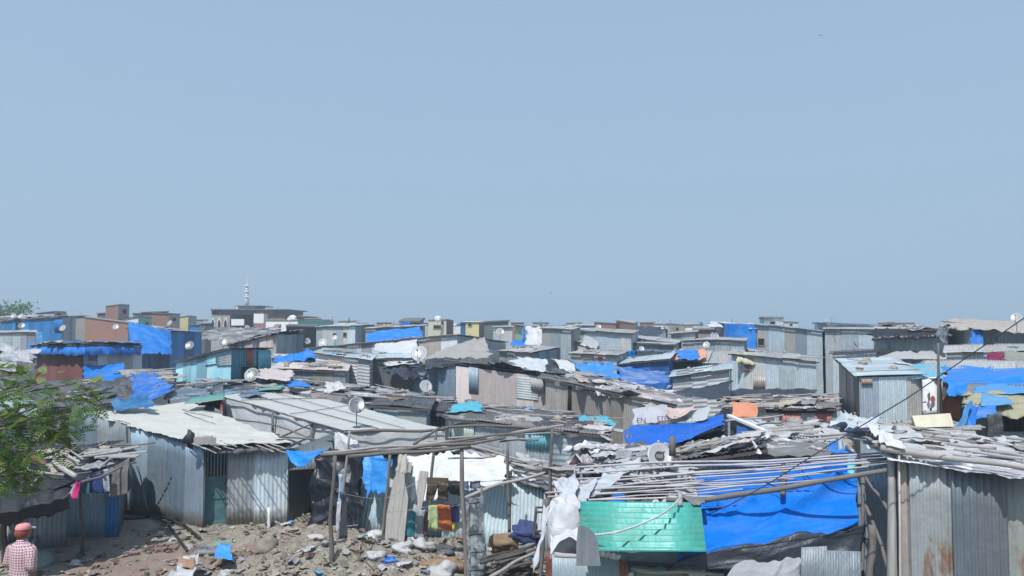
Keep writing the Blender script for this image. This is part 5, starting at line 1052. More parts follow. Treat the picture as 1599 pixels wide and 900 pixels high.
for i, (a, b, r, mt) in enumerate([((500, 710, 14.6), (634, 703, 14.4), .035, 'pole'), ((505, 707, 14.7), (700, 693, 14.3), .03, 'bamboo'), ((545, 713, 14.5), (735, 697, 14.1), .045, 'pole'), ((540, 709, 14.7), (700, 699, 14.3), .035, 'bamboo'),
    ((590, 701, 14.9), (760, 684, 14.6), .03, 'bamboo'), ((610, 705, 14.4), (790, 683, 14.0), .04, 'pole'), ((640, 700, 14.4), (862, 669, 14.0), .035, 'pole'), ((650, 693, 15), (820, 677, 14.6), .025, 'bamboo'), ((668, 689, 15.2), (850, 683, 14.8), .02, 'bamboo'),
    ((700, 684, 15.3), (870, 676, 14.8), .02, 'bamboo'), ((720, 690, 14.8), (880, 664, 14.2), .03, 'bamboo'), ((555, 704, 15), (700, 690, 15), .02, 'bamboo')]):
    pole(W(*a), W(*b), r, ('pale' if mt == 'bamboo' else 'dark') + ' pole in the bundle laid across the yard frame', BG, mat=mt, bend=.01)
pole(W(538, 676, 18.6), W(700, 668, 17.8), .05, 'thick eave pole running past the right corner of the white canopy', mat='pole'); pole(W(690, 668, 17.9), W(880, 674, 16.8), .04, 'eave pole continuing right from the canopy corner above the bundled poles', mat='pole')
pole(W(645, 695, 14.5), W(686, 668, 14.5), .035, 'short brace pole propping the canopy corner', mat='pole')
pole(W(726, 778, 14.0), W(862, 736, 14.2), .045, 'bare branch slanting up from the old door to the short pole', mat='bamboo', bend=.02, cat='branch', name='branch')
pole(W(700, 716, 14.2), W(775, 712, 14.6), .02, 'thin stick under the pole bundle near the thick pole', mat='bamboo', cat='stick', name='stick')
pole(W(780, 690, 14.2), W(842, 687, 14.2), .022, 'dark stick lying level left of the short slanting pole', mat='pole', cat='stick', name='stick')
# old door panel
dr = thing('old_door', 'narrow weathered panelled door standing on end beside the thick pole', 'door', (W(742, 515, 13.4).x, 13.4, .1))
a0, a1, t1, t0 = W(731, 950, 13.4), W(762, 950, 13.4), W(754, 774, 13.7), W(728, 778, 13.7)
M = MB()
def dl(u, v): return a0.lerp(a1, u).lerp(t0.lerp(t1, u), v)
nd = (a1 - a0).cross(t0 - a0).normalized()
for u in (.07, .93): M.beam(dl(u, 0), dl(u, 1), .055, .05, up=nd)
for v in (.02, .20, .36, .52, .68, .97): M.beam(dl(.1, v), dl(.9, v), .05, .07, up=V((0, 0, 1)))
M.build('frame', m['doorgrey'] if 'doorgrey' in m else m['concrete'], dr)
s_ = N('peeling_door_paint'); k_ = s_.noise(s_.mapp(s_.ob, (1, 1, .6)), 9, 6, .7); m['peel'] = s_.done(s_.mix(s_.ramp(k_, [(.45, 0.0), (.6, 1.0)]), (.055, .065, .075), (.26, .29, .31)), .7)
bpy.data.objects['frame'].data.materials[0] = m['peel']
M = MB()
for v0, v1 in ((.02, .2), (.2, .36), (.36, .52), (.52, .68), (.68, .97)): M.prism([dl(.1, v0), dl(.9, v0), dl(.9, v1), dl(.1, v1)], nd * -.015)
M.build('panel', m['peel'], dr)
pole(W(752, 800, 13.9), W(752, 760, 13.9), .035, 'square post top behind the old panelled door', mat='pole', cat='post', name='post', n=2)
# ------------------------------------------------------------------ washing
def garment(px, d, col, label, kind='cloth', group='washing on the lines', mat='rag', nu=14, nv=18, amp=.05, rag=.03, folds=.015): return hang(px, d, mat, label, amp=amp, nu=nu, nv=nv, rag=rag, name=kind, cat=kind.replace('_', ' '), tone=col, folds=folds)
def line(pts, r=.006, label='thin washing line', group='washing lines', mat='dish', name='washing_line', cat='line'):
    M = MB(); out = []
    for (a, b) in zip(pts, pts[1:]):
        a, b = W(*a), W(*b); L = (b - a).length
        for t in range(9): out.append(a.lerp(b, t / 8) + V((0, 0, -.025 * L * math.sin(math.pi * t / 8))))
    M.tube(out, r, 5); return tag(M.build(name, m[mat], None, True), label, cat, group)
line([(526, 768, 15), (600, 780, 16), (662, 745, 16.5)], label='pale washing line from the crooked brown pole to the slanting pole'); line([(664, 747, 16.3), (724, 756, 14.4)], label='washing line carrying the brown trousers'); line([(600, 800, 16.4), (664, 792, 16), (727, 786, 14.5)], label='low washing line carrying the coloured towels')
line([(722, 752, 14.4), (795, 748, 14.8), (856, 742, 14.6)], label='washing line right of the thick pole')
M = MB()   # trousers
d = 15.6
def tq(pts): return [W(x, y, d) for x, y in pts]
fn = lambda u, v, U, VV: .05 * noise.noise(V((U * 6, VV * 5, 1)))
for q in ([(667, 756), (701, 757), (700, 747), (668, 746)], [(665, 780), (677, 781), (685, 756), (667, 756)], [(684, 779), (699, 783), (701, 757), (683, 756)]): M.patch(*tq(q), 10, 12, fn, (.11, .085, .06))
tag(M.build('trousers', m['rag'], None, True, thick=.02), 'dark brown trousers hanging upside down on the line before the white tarp', 'trousers')
garment([(703, 773), (724, 777), (724, 753), (701, 752)], 14.9, (.05, .05, .055), 'black garment hanging right of the brown trousers', rag=.12)
garment([(724, 762), (733, 764), (732, 751), (725, 751)], 14.5, (.16, .20, .33), 'blue checked rag on the line right of the thick pole'); garment([(733, 762), (749, 761), (749, 750), (733, 751)], 14.5, (.20, .22, .30), 'slate coloured rag on the line beside the blue checked rag')
garment([(636, 838), (648, 840), (648, 799), (639, 798)], 15.3, (.04, .22, .28), 'dark teal end of the folded patterned blanket'); 
garment([(646, 842), (663, 843), (664, 798), (647, 798)], 15.35, (.30, .36, .38), 'grey patterned blanket hanging on the low line')
garment([(662, 838), (668, 835), (669, 797), (663, 797)], 15.3, (.16, .05, .09), 'maroon edge cloth between the grey blanket and the green towel')
garment([(667, 830), (684, 831), (684, 790), (669, 790)], 15.5, (.46, .58, .30), 'pale green towel on the low line'); garment([(683, 830), (704, 829), (703, 789), (683, 790)], 15.2, (.60, .17, .06), 'burnt orange towel on the low line')
garment([(703, 813), (717, 816), (717, 787), (703, 788)], 15.4, (.03, .03, .12), 'navy cloth right of the orange towel', rag=.12); garment([(705, 830), (716, 826), (716, 812), (706, 808)], 15.6, (.60, .52, .18), 'yellow cloth under the navy cloth'); garment([(718, 818), (724, 816), (723, 785), (718, 786)], 15.0, (.70, .72, .76), 'white cloth tail beside the thick pole')
for q, c_, lb in (([(527, 790), (533, 792), (536, 742), (530, 740)], (.34, .48, .62), 'pale blue rag tied around the pale leaning pole'), ([(524, 832), (532, 828), (533, 786), (527, 784)], (.55, .52, .60), 'lilac rag hanging down the pale leaning pole'), ([(530, 842), (543, 838), (541, 770), (531, 768)], (.06, .065, .08), 'dark trousers leg hanging beside the lilac rag')):
    garment(q, 15.6, c_, lb, rag=.06)
# ------------------------------------------------------------------ stick pile and junk at the middle bottom
for i in range(26):
    x = R.uniform(768, 840); y = R.uniform(866, 905); a = W(x - R.uniform(15, 40), y + R.uniform(0, 14), 13.4 + R.uniform(-.3, .3)); b = W(x + R.uniform(15, 50), y - R.uniform(0, 22), 13.6 + R.uniform(-.3, .3))
    pole(a, b, R.uniform(.02, .045), 'burnt black stick in the pile under the bowed pole', 'burnt sticks under the bowed pole', name='burnt_stick', mat='wooddk', cat='stick', n=4)
pole(W(765, 902, 12.9), W(838, 862, 13.2), .04, 'pale pole lying across the pile of burnt sticks', mat='bamboo')
M = MB(); c = W(787, 846, 14.2); M.blob(c, (.26, .18, .15), 3, 14, 10, .35, 1.6); tag(M.build('cardboard_heap', m['carton'] if 'carton' in m else m['slats'], None, True), 'brown crumpled carton heap behind the bowed pole', 'carton')
M = MB(); c = W(821, 834, 14.2); M.blob(c, (.26, .2, .18), 9, 14, 10, .35, 1.8, (.06, .08, .2)); tag(M.build('bag', m['rag'], None, True), 'dark navy bag dropped on the pile right of the bowed pole', 'bag')
hang([(808, 862), (846, 858), (842, 846), (812, 848)], [13.6, 13.6, 14.2, 14.2], 'tin', 'crumpled bluish tin scrap under the navy bag', amp=.1, nu=20, nv=12, name='tin_scrap', cat='tin scrap')
M = MB(); cs = [W(x, y, 13.6) for x, y in ((834, 838), (838, 800), (850, 800), (850, 838))]
for a, b in ((0, 1), (1, 2), (2, 3), (3, 0)): M.beam(cs[a], cs[b], .03, .03); M.beam(cs[a] + V((0, .35, 0)), cs[b] + V((0, .35, 0)), .03, .03); M.beam(cs[a], cs[a] + V((0, .35, 0)), .03, .03)
tag(M.build('stool_frame', m['wooddk']), 'small dark wooden frame left of the white cloth bundle', 'frame')
S('m44', 'low dark shed behind the pile of burnt sticks', (760, 800, 16.2), (850, 800, 15.6), dp=.6, rise=0, wm='tin', rm='dkrag', base=-.1) if False else None
# ------------------------------------------------------------------ bamboo rack and blue tarp roof at the right
RG = 'bamboo poles of the rack'
rk = [((898, 730, 13.6), (1357, 709, 11.6), .026), ((901, 739, 13.3), (1380, 712, 11.3), .024), ((930, 734, 13.4), (1330, 718, 11.9), .016), ((902, 748, 13.0), (1240, 731, 11.9), .018), ((905, 755, 12.8), (1385, 716, 11.0), .020), ((904, 765, 12.4), (1388, 718, 10.8), .018),
      ((852, 770, 12.3), (1240, 748, 11.2), .022), ((855, 776, 12.1), (1180, 757, 11.2), .018), ((865, 783, 11.8), (1120, 775, 11.0), .022), ((880, 760, 12.7), (1100, 750, 12.0), .016), ((940, 770, 12.1), (1300, 738, 10.9), .016), ((1000, 744, 12.9), (1392, 721, 10.6), .020),
      ((920, 781, 11.7), (1160, 764, 11.0), .015), ((1040, 758, 12.1), (1390, 726, 10.5), .018), ((960, 726, 13.8), (1250, 716, 12.5), .016), ((1110, 728, 13), (1390, 706, 11.4), .02), ((880, 772, 12.2), (1060, 768, 11.7), .013), ((1080, 768, 11.4), (1340, 742, 10.6), .014)]
for i, (a, b, r) in enumerate(rk):
    pole(W(*a), W(*b), r, 'thin bamboo pole laid lengthwise in the rack above the blue tarp and green sheet', RG, name='bamboo_pole', mat='bamboo', bend=.006, n=10, cat='bamboo pole', tone=(1.35, 1.35, 1.4))
pole(W(1085, 784, 10.9), W(1394, 733, 9.9), .05, 'thick front beam of the bamboo rack', mat='pole', bend=.006, n=10, name='beam', cat='beam')
pole(W(1040, 780, 11.0), W(1100, 783, 10.9), .045, 'short thick end of the front beam tied with rags', mat='pole', name='beam', cat='beam')
pole(W(1222, 772, 10.7), W(1223, 724, 12.0), .05, 'cross beam of the bamboo rack', mat='pole', name='beam', cat='beam', n=3); pole(W(1050, 712, 13.2), W(1050, 682, 13.2), .06, 'stubby square post beside the emblem dish', mat='pole', cat='post', name='post', n=2)
pole(W(1224, 1000, 10.2), W(1222, 768, 10.6), .05, 'upright under the front beam hidden by the blue tarp', mat='pole', cat='post', name='post', n=3) if False else None
tl = 'large bright blue tarp sloping down under the bamboo rack'
tp = [W(1056, 880, 9.55), W(1341, 825, 9.7), W(1332, 718, 12.1), W(1088, 744, 12.9)]
MT = MB()
tp = [W(1056, 880, 10.15), W(1341, 825, 10.25), W(1338, 757, 10.95), W(1090, 792, 11.15)]
cloth('tarpaulin', *tp, 'bluebig', 190, 100, .04, fr=.6, rag=.03, seed=12.3, creases=30, crease_amp=.10, crease_w=1.3, sag=.04, mb=MT)
cloth('tarpaulin', W(1090, 797, 11.05), W(1338, 762, 10.85), W(1332, 716, 12.2), W(1088, 744, 12.9), 'bluebig', 150, 60, .03, fr=.6, rag=.03, seed=31.7, creases=12, crease_amp=.04, mb=MT)
tag(MT.build('tarpaulin', m['bluebig'], None, True, thick=.004), tl, 'tarpaulin')
hang([(1331, 826), (1341, 826), (1334, 715), (1322, 712)], [10.35, 10.25, 11.9, 12.0], 'cyan', 'narrow pale turquoise edge strip on the right side of the large blue tarp', nu=4, nv=30, amp=.03, tone=(2.2, 1.6, 1.4))
M = MB(); sheet(M, W(907, 861, 9.75), W(1103, 862, 9.35), W(1094, 786, 10.75), W(906, 784, 11.2), .17, .034, 'v', (1, 1, 1), 10, 0, .003)
tag(M.build('green_sheet', m['greentin'], None, True, thick=.004), 'big wavy green roofing sheet in front of the large blue tarp', 'roofing sheet')
# torn top edge rag and white cords on the sheet
line([(905, 835, 9.9), (960, 832, 9.6), (1030, 805, 9.9), (1062, 778, 10.6)], .014, 'thick white cord sagging over the green sheet', None, 'whrag', 'cord', 'cord')
pole(W(1062, 790, 10.7), W(1061, 770, 10.9), .05, 'knot of pale rag on the beam above the green sheet', mat='bamboo', name='rag_knot', cat='rag', n=2)
hang([(1085, 790), (1101, 786), (1100, 775), (1060, 775)], [10.6, 10.6, 11, 11], 'grrag', 'grey rag tied at the corner of the green sheet', amp=.08, rag=.2, name='rag', cat='rag')
# cable from the upper right
M = MB(); ca = [W(1640, 465, 8.5), W(1599, 497, 8.6), W(1420, 620, 9.0), W(1294, 696, 9.3), W(1201, 755, 9.5), W(1139, 789, 9.6), W(1100, 806, 9.9)]
pts = []
for a, b in zip(ca, ca[1:]):
    for t in range(6): pts.append(a.lerp(b, t / 6))
M.tube(pts, .0065, 6); tag(M.build('cable', m['rubber'], None, True), 'black cable crossing down from the upper right over the rack', 'cable')
for i, (a, b) in enumerate((((1245, 727, 12), (1275, 755, 11)), ((1196, 754, 11), (1224, 765, 10.8)))): pole(W(*a), W(*b), .012, 'dark wire end crossing the rack poles', 'wires over the rack', mat='rubber', name='wire', cat='wire', n=3)
# junk platform seen through the rack
S('rj', 'low shack with a jumble of grey and white rags seen through the bamboo rack', (885, 800, 12.2), (1100, 800, 12.2), dp=4.2, rise=.2, wm='tindark', rm='dkrag')
cover('rj', 'grey and white torn plastic heaped under the left half of the rack', 'qwhite', lift=.2, amp=.3, rag=.5, fr=2.2, nu=90, nv=60, tone=(1.15, 1.13, 1.15))
litter([p for p in RQ('rj')], 'the roof seen through the rack', 'white grey black white', 26, 2, 0, 0, 0, .5, .35, 41)
hang([(953, 786), (976, 786), (974, 768), (956, 768)], [11.9, 11.9, 12.6, 12.6], 'blue', 'small bright blue scrap seen through the rack', amp=.08); hang([(918, 790), (936, 790), (934, 768), (918, 770)], [11.9, 11.9, 12.6, 12.6], 'slats', 'brown board scrap seen through the rack', amp=.03, tone=(.9, .6, .45), name='board_scrap', cat='board')
# rag field behind the rack
S('rr', 'low shack loaded with white and grey rags behind the bamboo rack', (1046, 724, 13.9), (1185, 704, 13.5), dp=1.1, rise=.02, wm='tindark', rm='dkrag')
cover('rr', 'mass of white and grey rags behind the bamboo rack', 'qwhite', lift=.1, amp=.2, rag=.4, fr=2.0, nu=80, nv=40, tone=(1.2, 1.18, 1.17), droop=.15)
litter(RQ('rr'), 'the rag loaded roof behind the rack', 'white grey black white', 16, 3, 2, 2, 0, .5, .12, 42)
for i in range(7): pole(W(1040 + 8 * i, 722 - 2 * i, 14.0), W(1150 + 6 * i, 680 + 5 * i, 13.8), .014, 'wire thin stick fanned over the white rags', 'sticks fanned over the white rags', mat='bamboo', name='stick', cat='stick')
cloth('tarpaulin', W(984, 716, 15.6), W(1128, 668, 16.3), W(1132, 654, 18.0), W(984, 671, 17.2), 'bluedk2', 90, 50, .16, fr=.55, rag=.12, label='deep blue wrinkled tarp heaped over a roof behind the emblem dish', cat='tarpaulin', folds=.03, fax='v')
S('rb', 'low shack wrapped by the deep blue wrinkled tarp', (986, 720, 16.3), (1124, 676, 17.3), dp=2, rise=.0, wm='tinblue', rm='dkrag')
hang([(978, 708), (985, 712), (984, 672), (974, 674)], [17.2, 17.2, 17.6, 17.6], 'bluedk', 'shaded blue tarp fold left of the deep blue wrinkled tarp', amp=.12, rag=.2)  # deeper tarp blue carries the shade of the fold as colour
# printed banners
bn = hang([(990, 664), (1048, 660), (1046, 634), (992, 638)], [18.0, 17.8, 18.4, 18.4], 'whrag', 'creased grey white banner with purple capital letters', amp=.08, nu=40, nv=20, tone=(.8, .8, .85), rag=.2, name='banner', cat='banner')
bn2 = hang([(1048, 664), (1108, 652), (1106, 634), (1046, 642)], [17.7, 17.6, 18.2, 18.2], 'gtarp', 'grey banner cloth with small dark lettering', amp=.03, nu=40, nv=20, tone=(1.1, 1.15, 1.2), rag=.1, name='banner', cat='banner')
hang([(1040, 647), (1064, 650), (1090, 633), (1040, 636)], [17.5, 17.5, 18.0, 18.0], 'rag', 'pale cloth with a brick red stain pinned over the banners', amp=.06, nu=20, nv=14, tone=(.58, .44, .42), sag=.1, name='cloth', cat='cloth')
s_ = N('purple_print'); m['print'] = s_.done((.06, .04, .22), .7)
def text(body, p, size, mat, parent, yaw=0, label=None, tilt=80):
    cu = bpy.data.curves.new('lettering', 'FONT'); cu.body = body; cu.size = size; cu.extrude = .004; cu.align_x = 'LEFT'
    o = bpy.data.objects.new('lettering', cu); COL.objects.link(o); dg = bpy.context.evaluated_depsgraph_get(); me = bpy.data.meshes.new_from_object(o.evaluated_get(dg))
    bpy.data.objects.remove(o, do_unlink=True); q = bpy.data.objects.new('lettering', me); COL.objects.link(q); me.materials.clear(); me.materials.append(mat)
    q.parent = parent; q.location = p - ORG[parent.name]; q.rotation_euler = (rad(tilt), 0, rad(yaw)); ORG[q.name] = p; return q
text('EN', W(994, 661, 17.75), .17, m['print'], bn, 5); text('ETEI', W(1026, 658, 17.6), .15, m['print'], bn, 6); text('CamStin -3', W(1052, 655, 17.45), .10, m['logo'], bn2, 14)
# white plank roof right of the blue heap
S('rw', 'shack with a white painted sheet roof sloping behind the bamboo rack', (1140, 654, 17.6), (1242, 694, 14.6), (1330, 712, 13.6), wm='black', sm='tindark', rm='tindark') if False else None
rw = [W(1236, 694, 14.4), W(1345, 716, 12.9), W(1306, 668, 17.8), W(1140, 652, 17.6)]
tr = thing('tin_shack', 'shack with whitewashed roof sheets and gable coloured dark as shadow behind the rack', 'shack', (rw[0].x, rw[0].y, 0))
M = MB()
for i in range(5):
    u0, u1 = i / 5, (i + 1.08) / 5; q = lambda u, v: rw[0].lerp(rw[1], min(1, u)).lerp(rw[3].lerp(rw[2], min(1, u)), v); sheet(M, q(u0, R.uniform(-.03, .02)), q(u1, R.uniform(-.03, .02)), q(u1, 1), q(u0, 1), .09, .012, 'u', jt(.1), 4, .014 * (i % 2), .03)
M.build('roof', m['whitetin'], tr, True, thick=.004)
for a, b in ((3, 0), (0, 1), (1, 2), (2, 3)):
    M = MB(); p, q = rw[a], rw[b]; M.patch(V((p.x, p.y, -.05)), V((q.x, q.y, -.05)), q - V((0, 0, .03)), p - V((0, 0, .03)), 4, 4); M.build('wall', m['tindark'], tr)  # dark tin puts the shadow on the gable into the wall colour
M = MB(); M.beam(rw[3] + V((-.03, 0, .04)), rw[0] + V((-.03, 0, .04)), .09, .05); M.build('barge_board', m['white'], tr)
litter(rw, 'the whitewashed roof behind the rack', 'white white grey', 8, 3, 4, 5, 3, .8, .06, 43)
hang([(1150, 690), (1215, 698), (1186, 676), (1150, 662)], [16.2, 15.2, 16.0, 17.0], 'bluedk', 'dusty blue plastic under the dark gable', amp=.08, nu=24, nv=16)
hang([(1156, 716), (1300, 714), (1290, 694), (1166, 690)], [13.4, 13.0, 13.8, 14.4], 'grrag', 'grey canvas sagging in front of the dark gable', amp=.12, nu=50, nv=18, fr=.8, rag=.2, folds=.03)
hang([(1165, 698), (1285, 706), (1275, 690), (1160, 682)], [13.9, 13.4, 14.4, 15.0], 'rag', 'rolled pinkish and white cloths along the foot of the white roof', amp=.16, nu=50, nv=14, fr=1.6, rag=.3, tone=(.50, .46, .46), name='cloth_roll', cat='cloth', thick=.04)
# under the blue tarp
hang([(1040, 893), (1345, 880), (1345, 822), (1060, 872)], [9.9, 10.0, 10.1, 10.0], 'black', 'black sheet wall hanging in shade below the large blue tarp', amp=.12, nu=60, nv=18, fr=.9, tone=(2.4, 2.5, 2.4), folds=.03)
hang([(1130, 930), (1260, 930), (1255, 875), (1150, 882)], [9.5, 9.5, 9.7, 9.7], 'wtarp', 'dirty white sacks hanging below the black sheet wall', amp=.12, nu=40, nv=24, rag=.3, fr=1.2, tone=(.6, .6, .62))
M = MB(); b0, b1 = W(1249, 1040, 9.2), W(1346, 1040, 9.1); sheet(M, W(1249, 1060, 9.2), W(1292, 1060, 9.15), W(1292, 853, 9.15), W(1251, 855, 9.2), .03, .0012, 'u', (.40, .42, .44), 5, 0, .03); sheet(M, W(1287, 1060, 9.12), W(1346, 1060, 9.1), W(1345, 862, 9.1), W(1287, 860, 9.12), .03, .0012, 'u', (.45, .47, .49), 5, 0, .03)
tag(M.build('tin_sheet', m['tin'], None, True, thick=.003), 'pale ribbed tin fence sheets below the right end of the blue tarp', 'tin sheet')
pole(W(972, 880, 10.6), W(1190, 893, 10.2), .045, 'grey pole lying level under the green sheet', mat='pole'); pole(W(985, 888, 10.4), W(1130, 898, 10.1), .035, 'second thinner pole lying below the grey level pole', mat='bamboo')
pole(W(1076, 960, 10.1), W(1071, 862, 10.3), .05, 'stout brown post under the corner of the green sheet', mat='pole', cat='post', name='post', n=3)
hang([(990, 930), (1078, 930), (1075, 888), (990, 884)], 10.4, 'greenwall', 'dark green sheet below the level grey pole', amp=.02, nu=10, nv=6, name='green_sheet', cat='sheet')
hang([(960, 890), (1070, 886), (1064, 860), (965, 860)], [10.6, 10.6, 10.8, 10.8], 'whrag', 'crumpled white and black plastic stuffed under the green sheet', amp=.14, nu=40, nv=20, fr=2, rag=.3, tone=(.7, .7, .7))
M = MB(); sheet(M, W(862, 1050, 10.6), W(925, 1050, 10.5), W(920, 868, 10.5), W(862, 866, 10.6), .035, .003, 'u', (.58, .58, .57), 5, 0, .03); sheet(M, W(915, 1050, 10.4), W(982, 1050, 10.3), W(978, 876, 10.3), W(915, 868, 10.4), .035, .003, 'u', (.68, .66, .61), 5, 0, .05)
tag(M.build('tin_sheet', m['paletin'], None, True, thick=.003), 'pale greenish fence sheets with a rusty edge at the bottom', 'tin sheet')
M = MB(); sheet(M, W(978, 1050, 10.25), W(990, 1050, 10.2), W(980, 880, 10.2), W(966, 872, 10.3), .05, .008, 'u', (.95, .42, .25), 5, 0, .02); tag(M.build('tin_sheet', m['tinrust'], None, True, thick=.003), 'rust brown sheet edge right of the pale greenish fence sheets', 'tin sheet')
M = MB(); ps = [W(*p, 9.5) for p in ((900, 884), (938, 884), (935, 852), (930, 836), (922, 827), (912, 822), (903, 821), (900, 850))]; M.prism(ps, V((0, .01, 0)), (.6, .6, .62)); tag(M.build('tin_sheet', m['tin'], None), 'grey sheet with a rounded corner right of the white cloth bundle', 'tin sheet')
pole(W(866, 866, 10.3), W(925, 872, 10.2), .04, 'short pale pole resting on the greenish fence sheets', mat='bamboo')
hang([(850, 905), (864, 905), (864, 868), (852, 866)], 10.8, 'redtin', 'dark red cloth left of the greenish fence sheets', nu=6, nv=10, name='cloth', cat='cloth', tone=(.8, .4, .4))
# white cloth bundle on the rack's left end
cloth('cloth_bundle', W(852, 866, 10.6), W(906, 846, 10.6), W(898, 786, 11.2), W(855, 784, 11.3), 'wtarp', 80, 80, .24, fr=.6, rag=.12, thick=.01, folds=.02, tone=(1.05, 1.04, 1.08), creases=18, crease_amp=.07, label='big white cloth bundle slung over the left end of the bamboo rack', cat='cloth', sag=-.12)
cloth('cloth_bundle', W(868, 795, 11.5), W(903, 784, 11.4), W(900, 735, 12.8), W(868, 745, 12.9), 'wtarp', 40, 40, .26, fr=1.5, rag=.3, label='crumpled white cloth heaped on the rack above the slung bundle', cat='cloth', tone=(.95, .95, .98))
cloth('cloth_strip', W(834, 892, 10.8), W(848, 850, 10.8), W(864, 790, 11.2), W(852, 786, 11.2), 'wtarp', 16, 30, .10, fr=1.5, rag=.1, folds=.02, label='white cloth tail hanging left of the slung bundle', cat='cloth', tone=(.9, .9, .92))
cloth('cloth_strip', W(900, 800, 11.3), W(916, 790, 11.3), W(932, 745, 12.6), W(902, 765, 12.2), 'wtarp', 20, 24, .12, fr=1.6, rag=.2, label='white cloth strip over the rack right of the slung bundle', cat='cloth', tone=(.9, .9, .95))
cloth('plastic_strip', W(912, 775, 11.9), W(925, 778, 11.8), W(1010, 716, 13.8), W(950, 728, 13.6), 'plast', 20, 40, .12, fr=1.8, rag=.3, label='long torn strip of white plastic pulled diagonally over the rack', cat='plastic strip', tone=(1.3, 1.3, 1.35))
# ------------------------------------------------------------------ corrugated shack at the right edge
rs = thing('tin_shack', 'big corrugated shack filling the right edge, its sheets light and dark with rust spots', 'shack', (W(1500, 515, 9.6).x, 9.7, 0))
def rsheet(x0, x1, y0, y1, d0_, d1_, mat, tone=(1, 1, 1), pitch=.076, amp=.011, off=0):
    M = MB(); a = W(x0, y0, d0_); b = W(x1, y1, d1_); M_ = sheet(M, V((a.x, a.y, -.05)), V((b.x, b.y, -.05)), b, a, pitch, amp, 'u', tone, 6, off, .015); return M.build('wall', m[mat], rs, True, thick=.003)
rsheet(1400, 1424, 710, 712, 9.82, 9.8, 'tinrust', (1.25, 1.2, 1.15)); rsheet(1418, 1488, 713, 731, 9.8, 9.62, 'tinbig', (1, 1, 1), off=.01)
rsheet(1485, 1572, 731, 737, 9.55, 9.4, 'tindark', (1.0, 1.0, 1.05)).__setitem__('label', 'dark slate coloured sheet'); rsheet(1570, 1680, 747, 752, 9.5, 9.3, 'tinbig', (.95, .92, .86), amp=.004)
A_ = W(1400, 710, 9.82); Bq = V((A_.x + 1.6, A_.y + 3.0, A_.z - .2))
M = MB(); panels(M, Bq, A_, Bq.z, A_.z, -.05, -.05, 'v', .08, .01, tj=.2); M.build('wall', m['tindark'], rs, True)
E_ = W(1680, 752, 9.3)
M = MB(); panels(M, E_, E_ + V((0, 3.2, 0)), E_.z, E_.z, -.05, -.05, 'v', .08, .01); panels(M, E_ + V((0, 3.2, 0)), Bq, E_.z, Bq.z, -.05, -.05, 'v', .08, .01); M.build('wall', m['tindark'], rs, True)
pole(W(1394, 1050, 9.75), W(1392, 712, 9.9), .06, 'weathered grey corner post of the big corrugated shack', mat='bamboo', cat='post', name='post', bend=.004); 
pole(W(1407, 1050, 9.7), W(1404, 708, 9.75), .018, 'thin white painted strip beside the corner post', mat='tinpink', cat='strip', name='strip', bend=.002, n=3)
cr = [W(1385, 715, 9.75), W(1650, 752, 9.0), W(1660, 700, 12.8), W(1306, 668, 13.6)]
rf = cloth('roof', *cr, 'qwhite', 110, 60, .07, fr=1.1, rag=.12, parent=rs, thick=.012, droop=.03, tone=(1.4, 1.4, 1.42))
ro = lambda u, v, l=.1: cr[0].lerp(cr[1], u).lerp(cr[3].lerp(cr[2], u), v) + V((0, 0, l))
for i, (u0, v0, u1, v1, r, mt) in enumerate([(-.03, .02, .95, -.01, .055, 'bamboo'), (.02, .08, .9, .03, .03, 'bamboo'), (.0, .2, 1.0, .28, .03, 'bamboo'), (.1, .5, 1.0, .42, .035, 'bamboo'), (.2, .55, 1.0, .5, .03, 'pole'), (.0, .62, 1.0, .6, .035, 'bamboo'), (.1, .75, 1.0, .68, .03, 'bamboo'), (.02, .88, 1.0, .74, .03, 'pole'), (.0, .97, .8, .85, .025, 'bamboo'), (.3, .33, 1.0, .36, .025, 'pole'), (-.02, .35, .5, .2, .02, 'bamboo'), (-.04, .06, .05, .5, .04, 'pole')]):
    pole(ro(u0, v0), ro(u1, v1), r, ('pale' if mt == 'bamboo' else 'dark') + ' pole lying on the big corrugated shack among white rags', 'poles on the roof of the big corrugated shack', mat=mt, bend=.008, n=9)
litter(cr, 'the roof of the big corrugated shack', 'white white grey', 26, 5, 1, 2, 0, .5, .12, 44)
for q, lb, mt, tn in (([ro(.0, .0, .15), ro(.12, .0, .14), ro(.10, .5, .2), ro(-.03, .45, .2)], 'white cloth bunched on the left corner of the big corrugated shack', 'whrag', (1.2, 1.2, 1.2)), ([ro(-.02, .5, .12), ro(.2, .55, .14), ro(.2, .95, .2), ro(-.02, 1.0, .1)], 'white plastic bunched at the back corner of the big corrugated shack', 'plast', (1.3, 1.35, 1.35))):
    cloth('cloth_bundle', *q, mt, 40, 30, .2, fr=1.6, rag=.3, label=lb, cat='cloth', tone=tn)
hang([(1300, 765), (1328, 770), (1342, 706), (1306, 690)], [12.2, 12.0, 11.9, 12.6], 'plast', 'torn translucent plastic hanging left of the big corrugated shack', amp=.14, nu=30, nv=36, rag=.3, fr=1.2, tone=(1.0, 1.1, 1.15), name='plastic_sheet', cat='plastic sheet')
hang([(1292, 704), (1326, 708), (1318, 690), (1300, 688)], [12.6, 12.0, 12.9, 13.2], 'blue', 'blue tarp tip at the upper corner by the translucent plastic', amp=.08, nu=20, nv=14)
pole(W(1345, 930, 10.4), W(1347, 740, 10.9), .05, 'dark post in the gap left of the corner post', mat='pole', cat='post', name='post'); pole(W(1395, 905, 9.95), W(1352, 790, 10.5), .035, 'slanting brace stick in the dark gap', mat='pole', cat='stick', name='stick'); pole(W(1390, 800, 10.0), W(1350, 742, 10.6), .03, 'upper slanting stick in the dark gap', mat='pole', cat='stick', name='stick')
pole(W(1360, 940, 10.2), W(1362, 820, 10.3), .06, 'short stump post in the dark gap', mat='pole', cat='post', name='post')
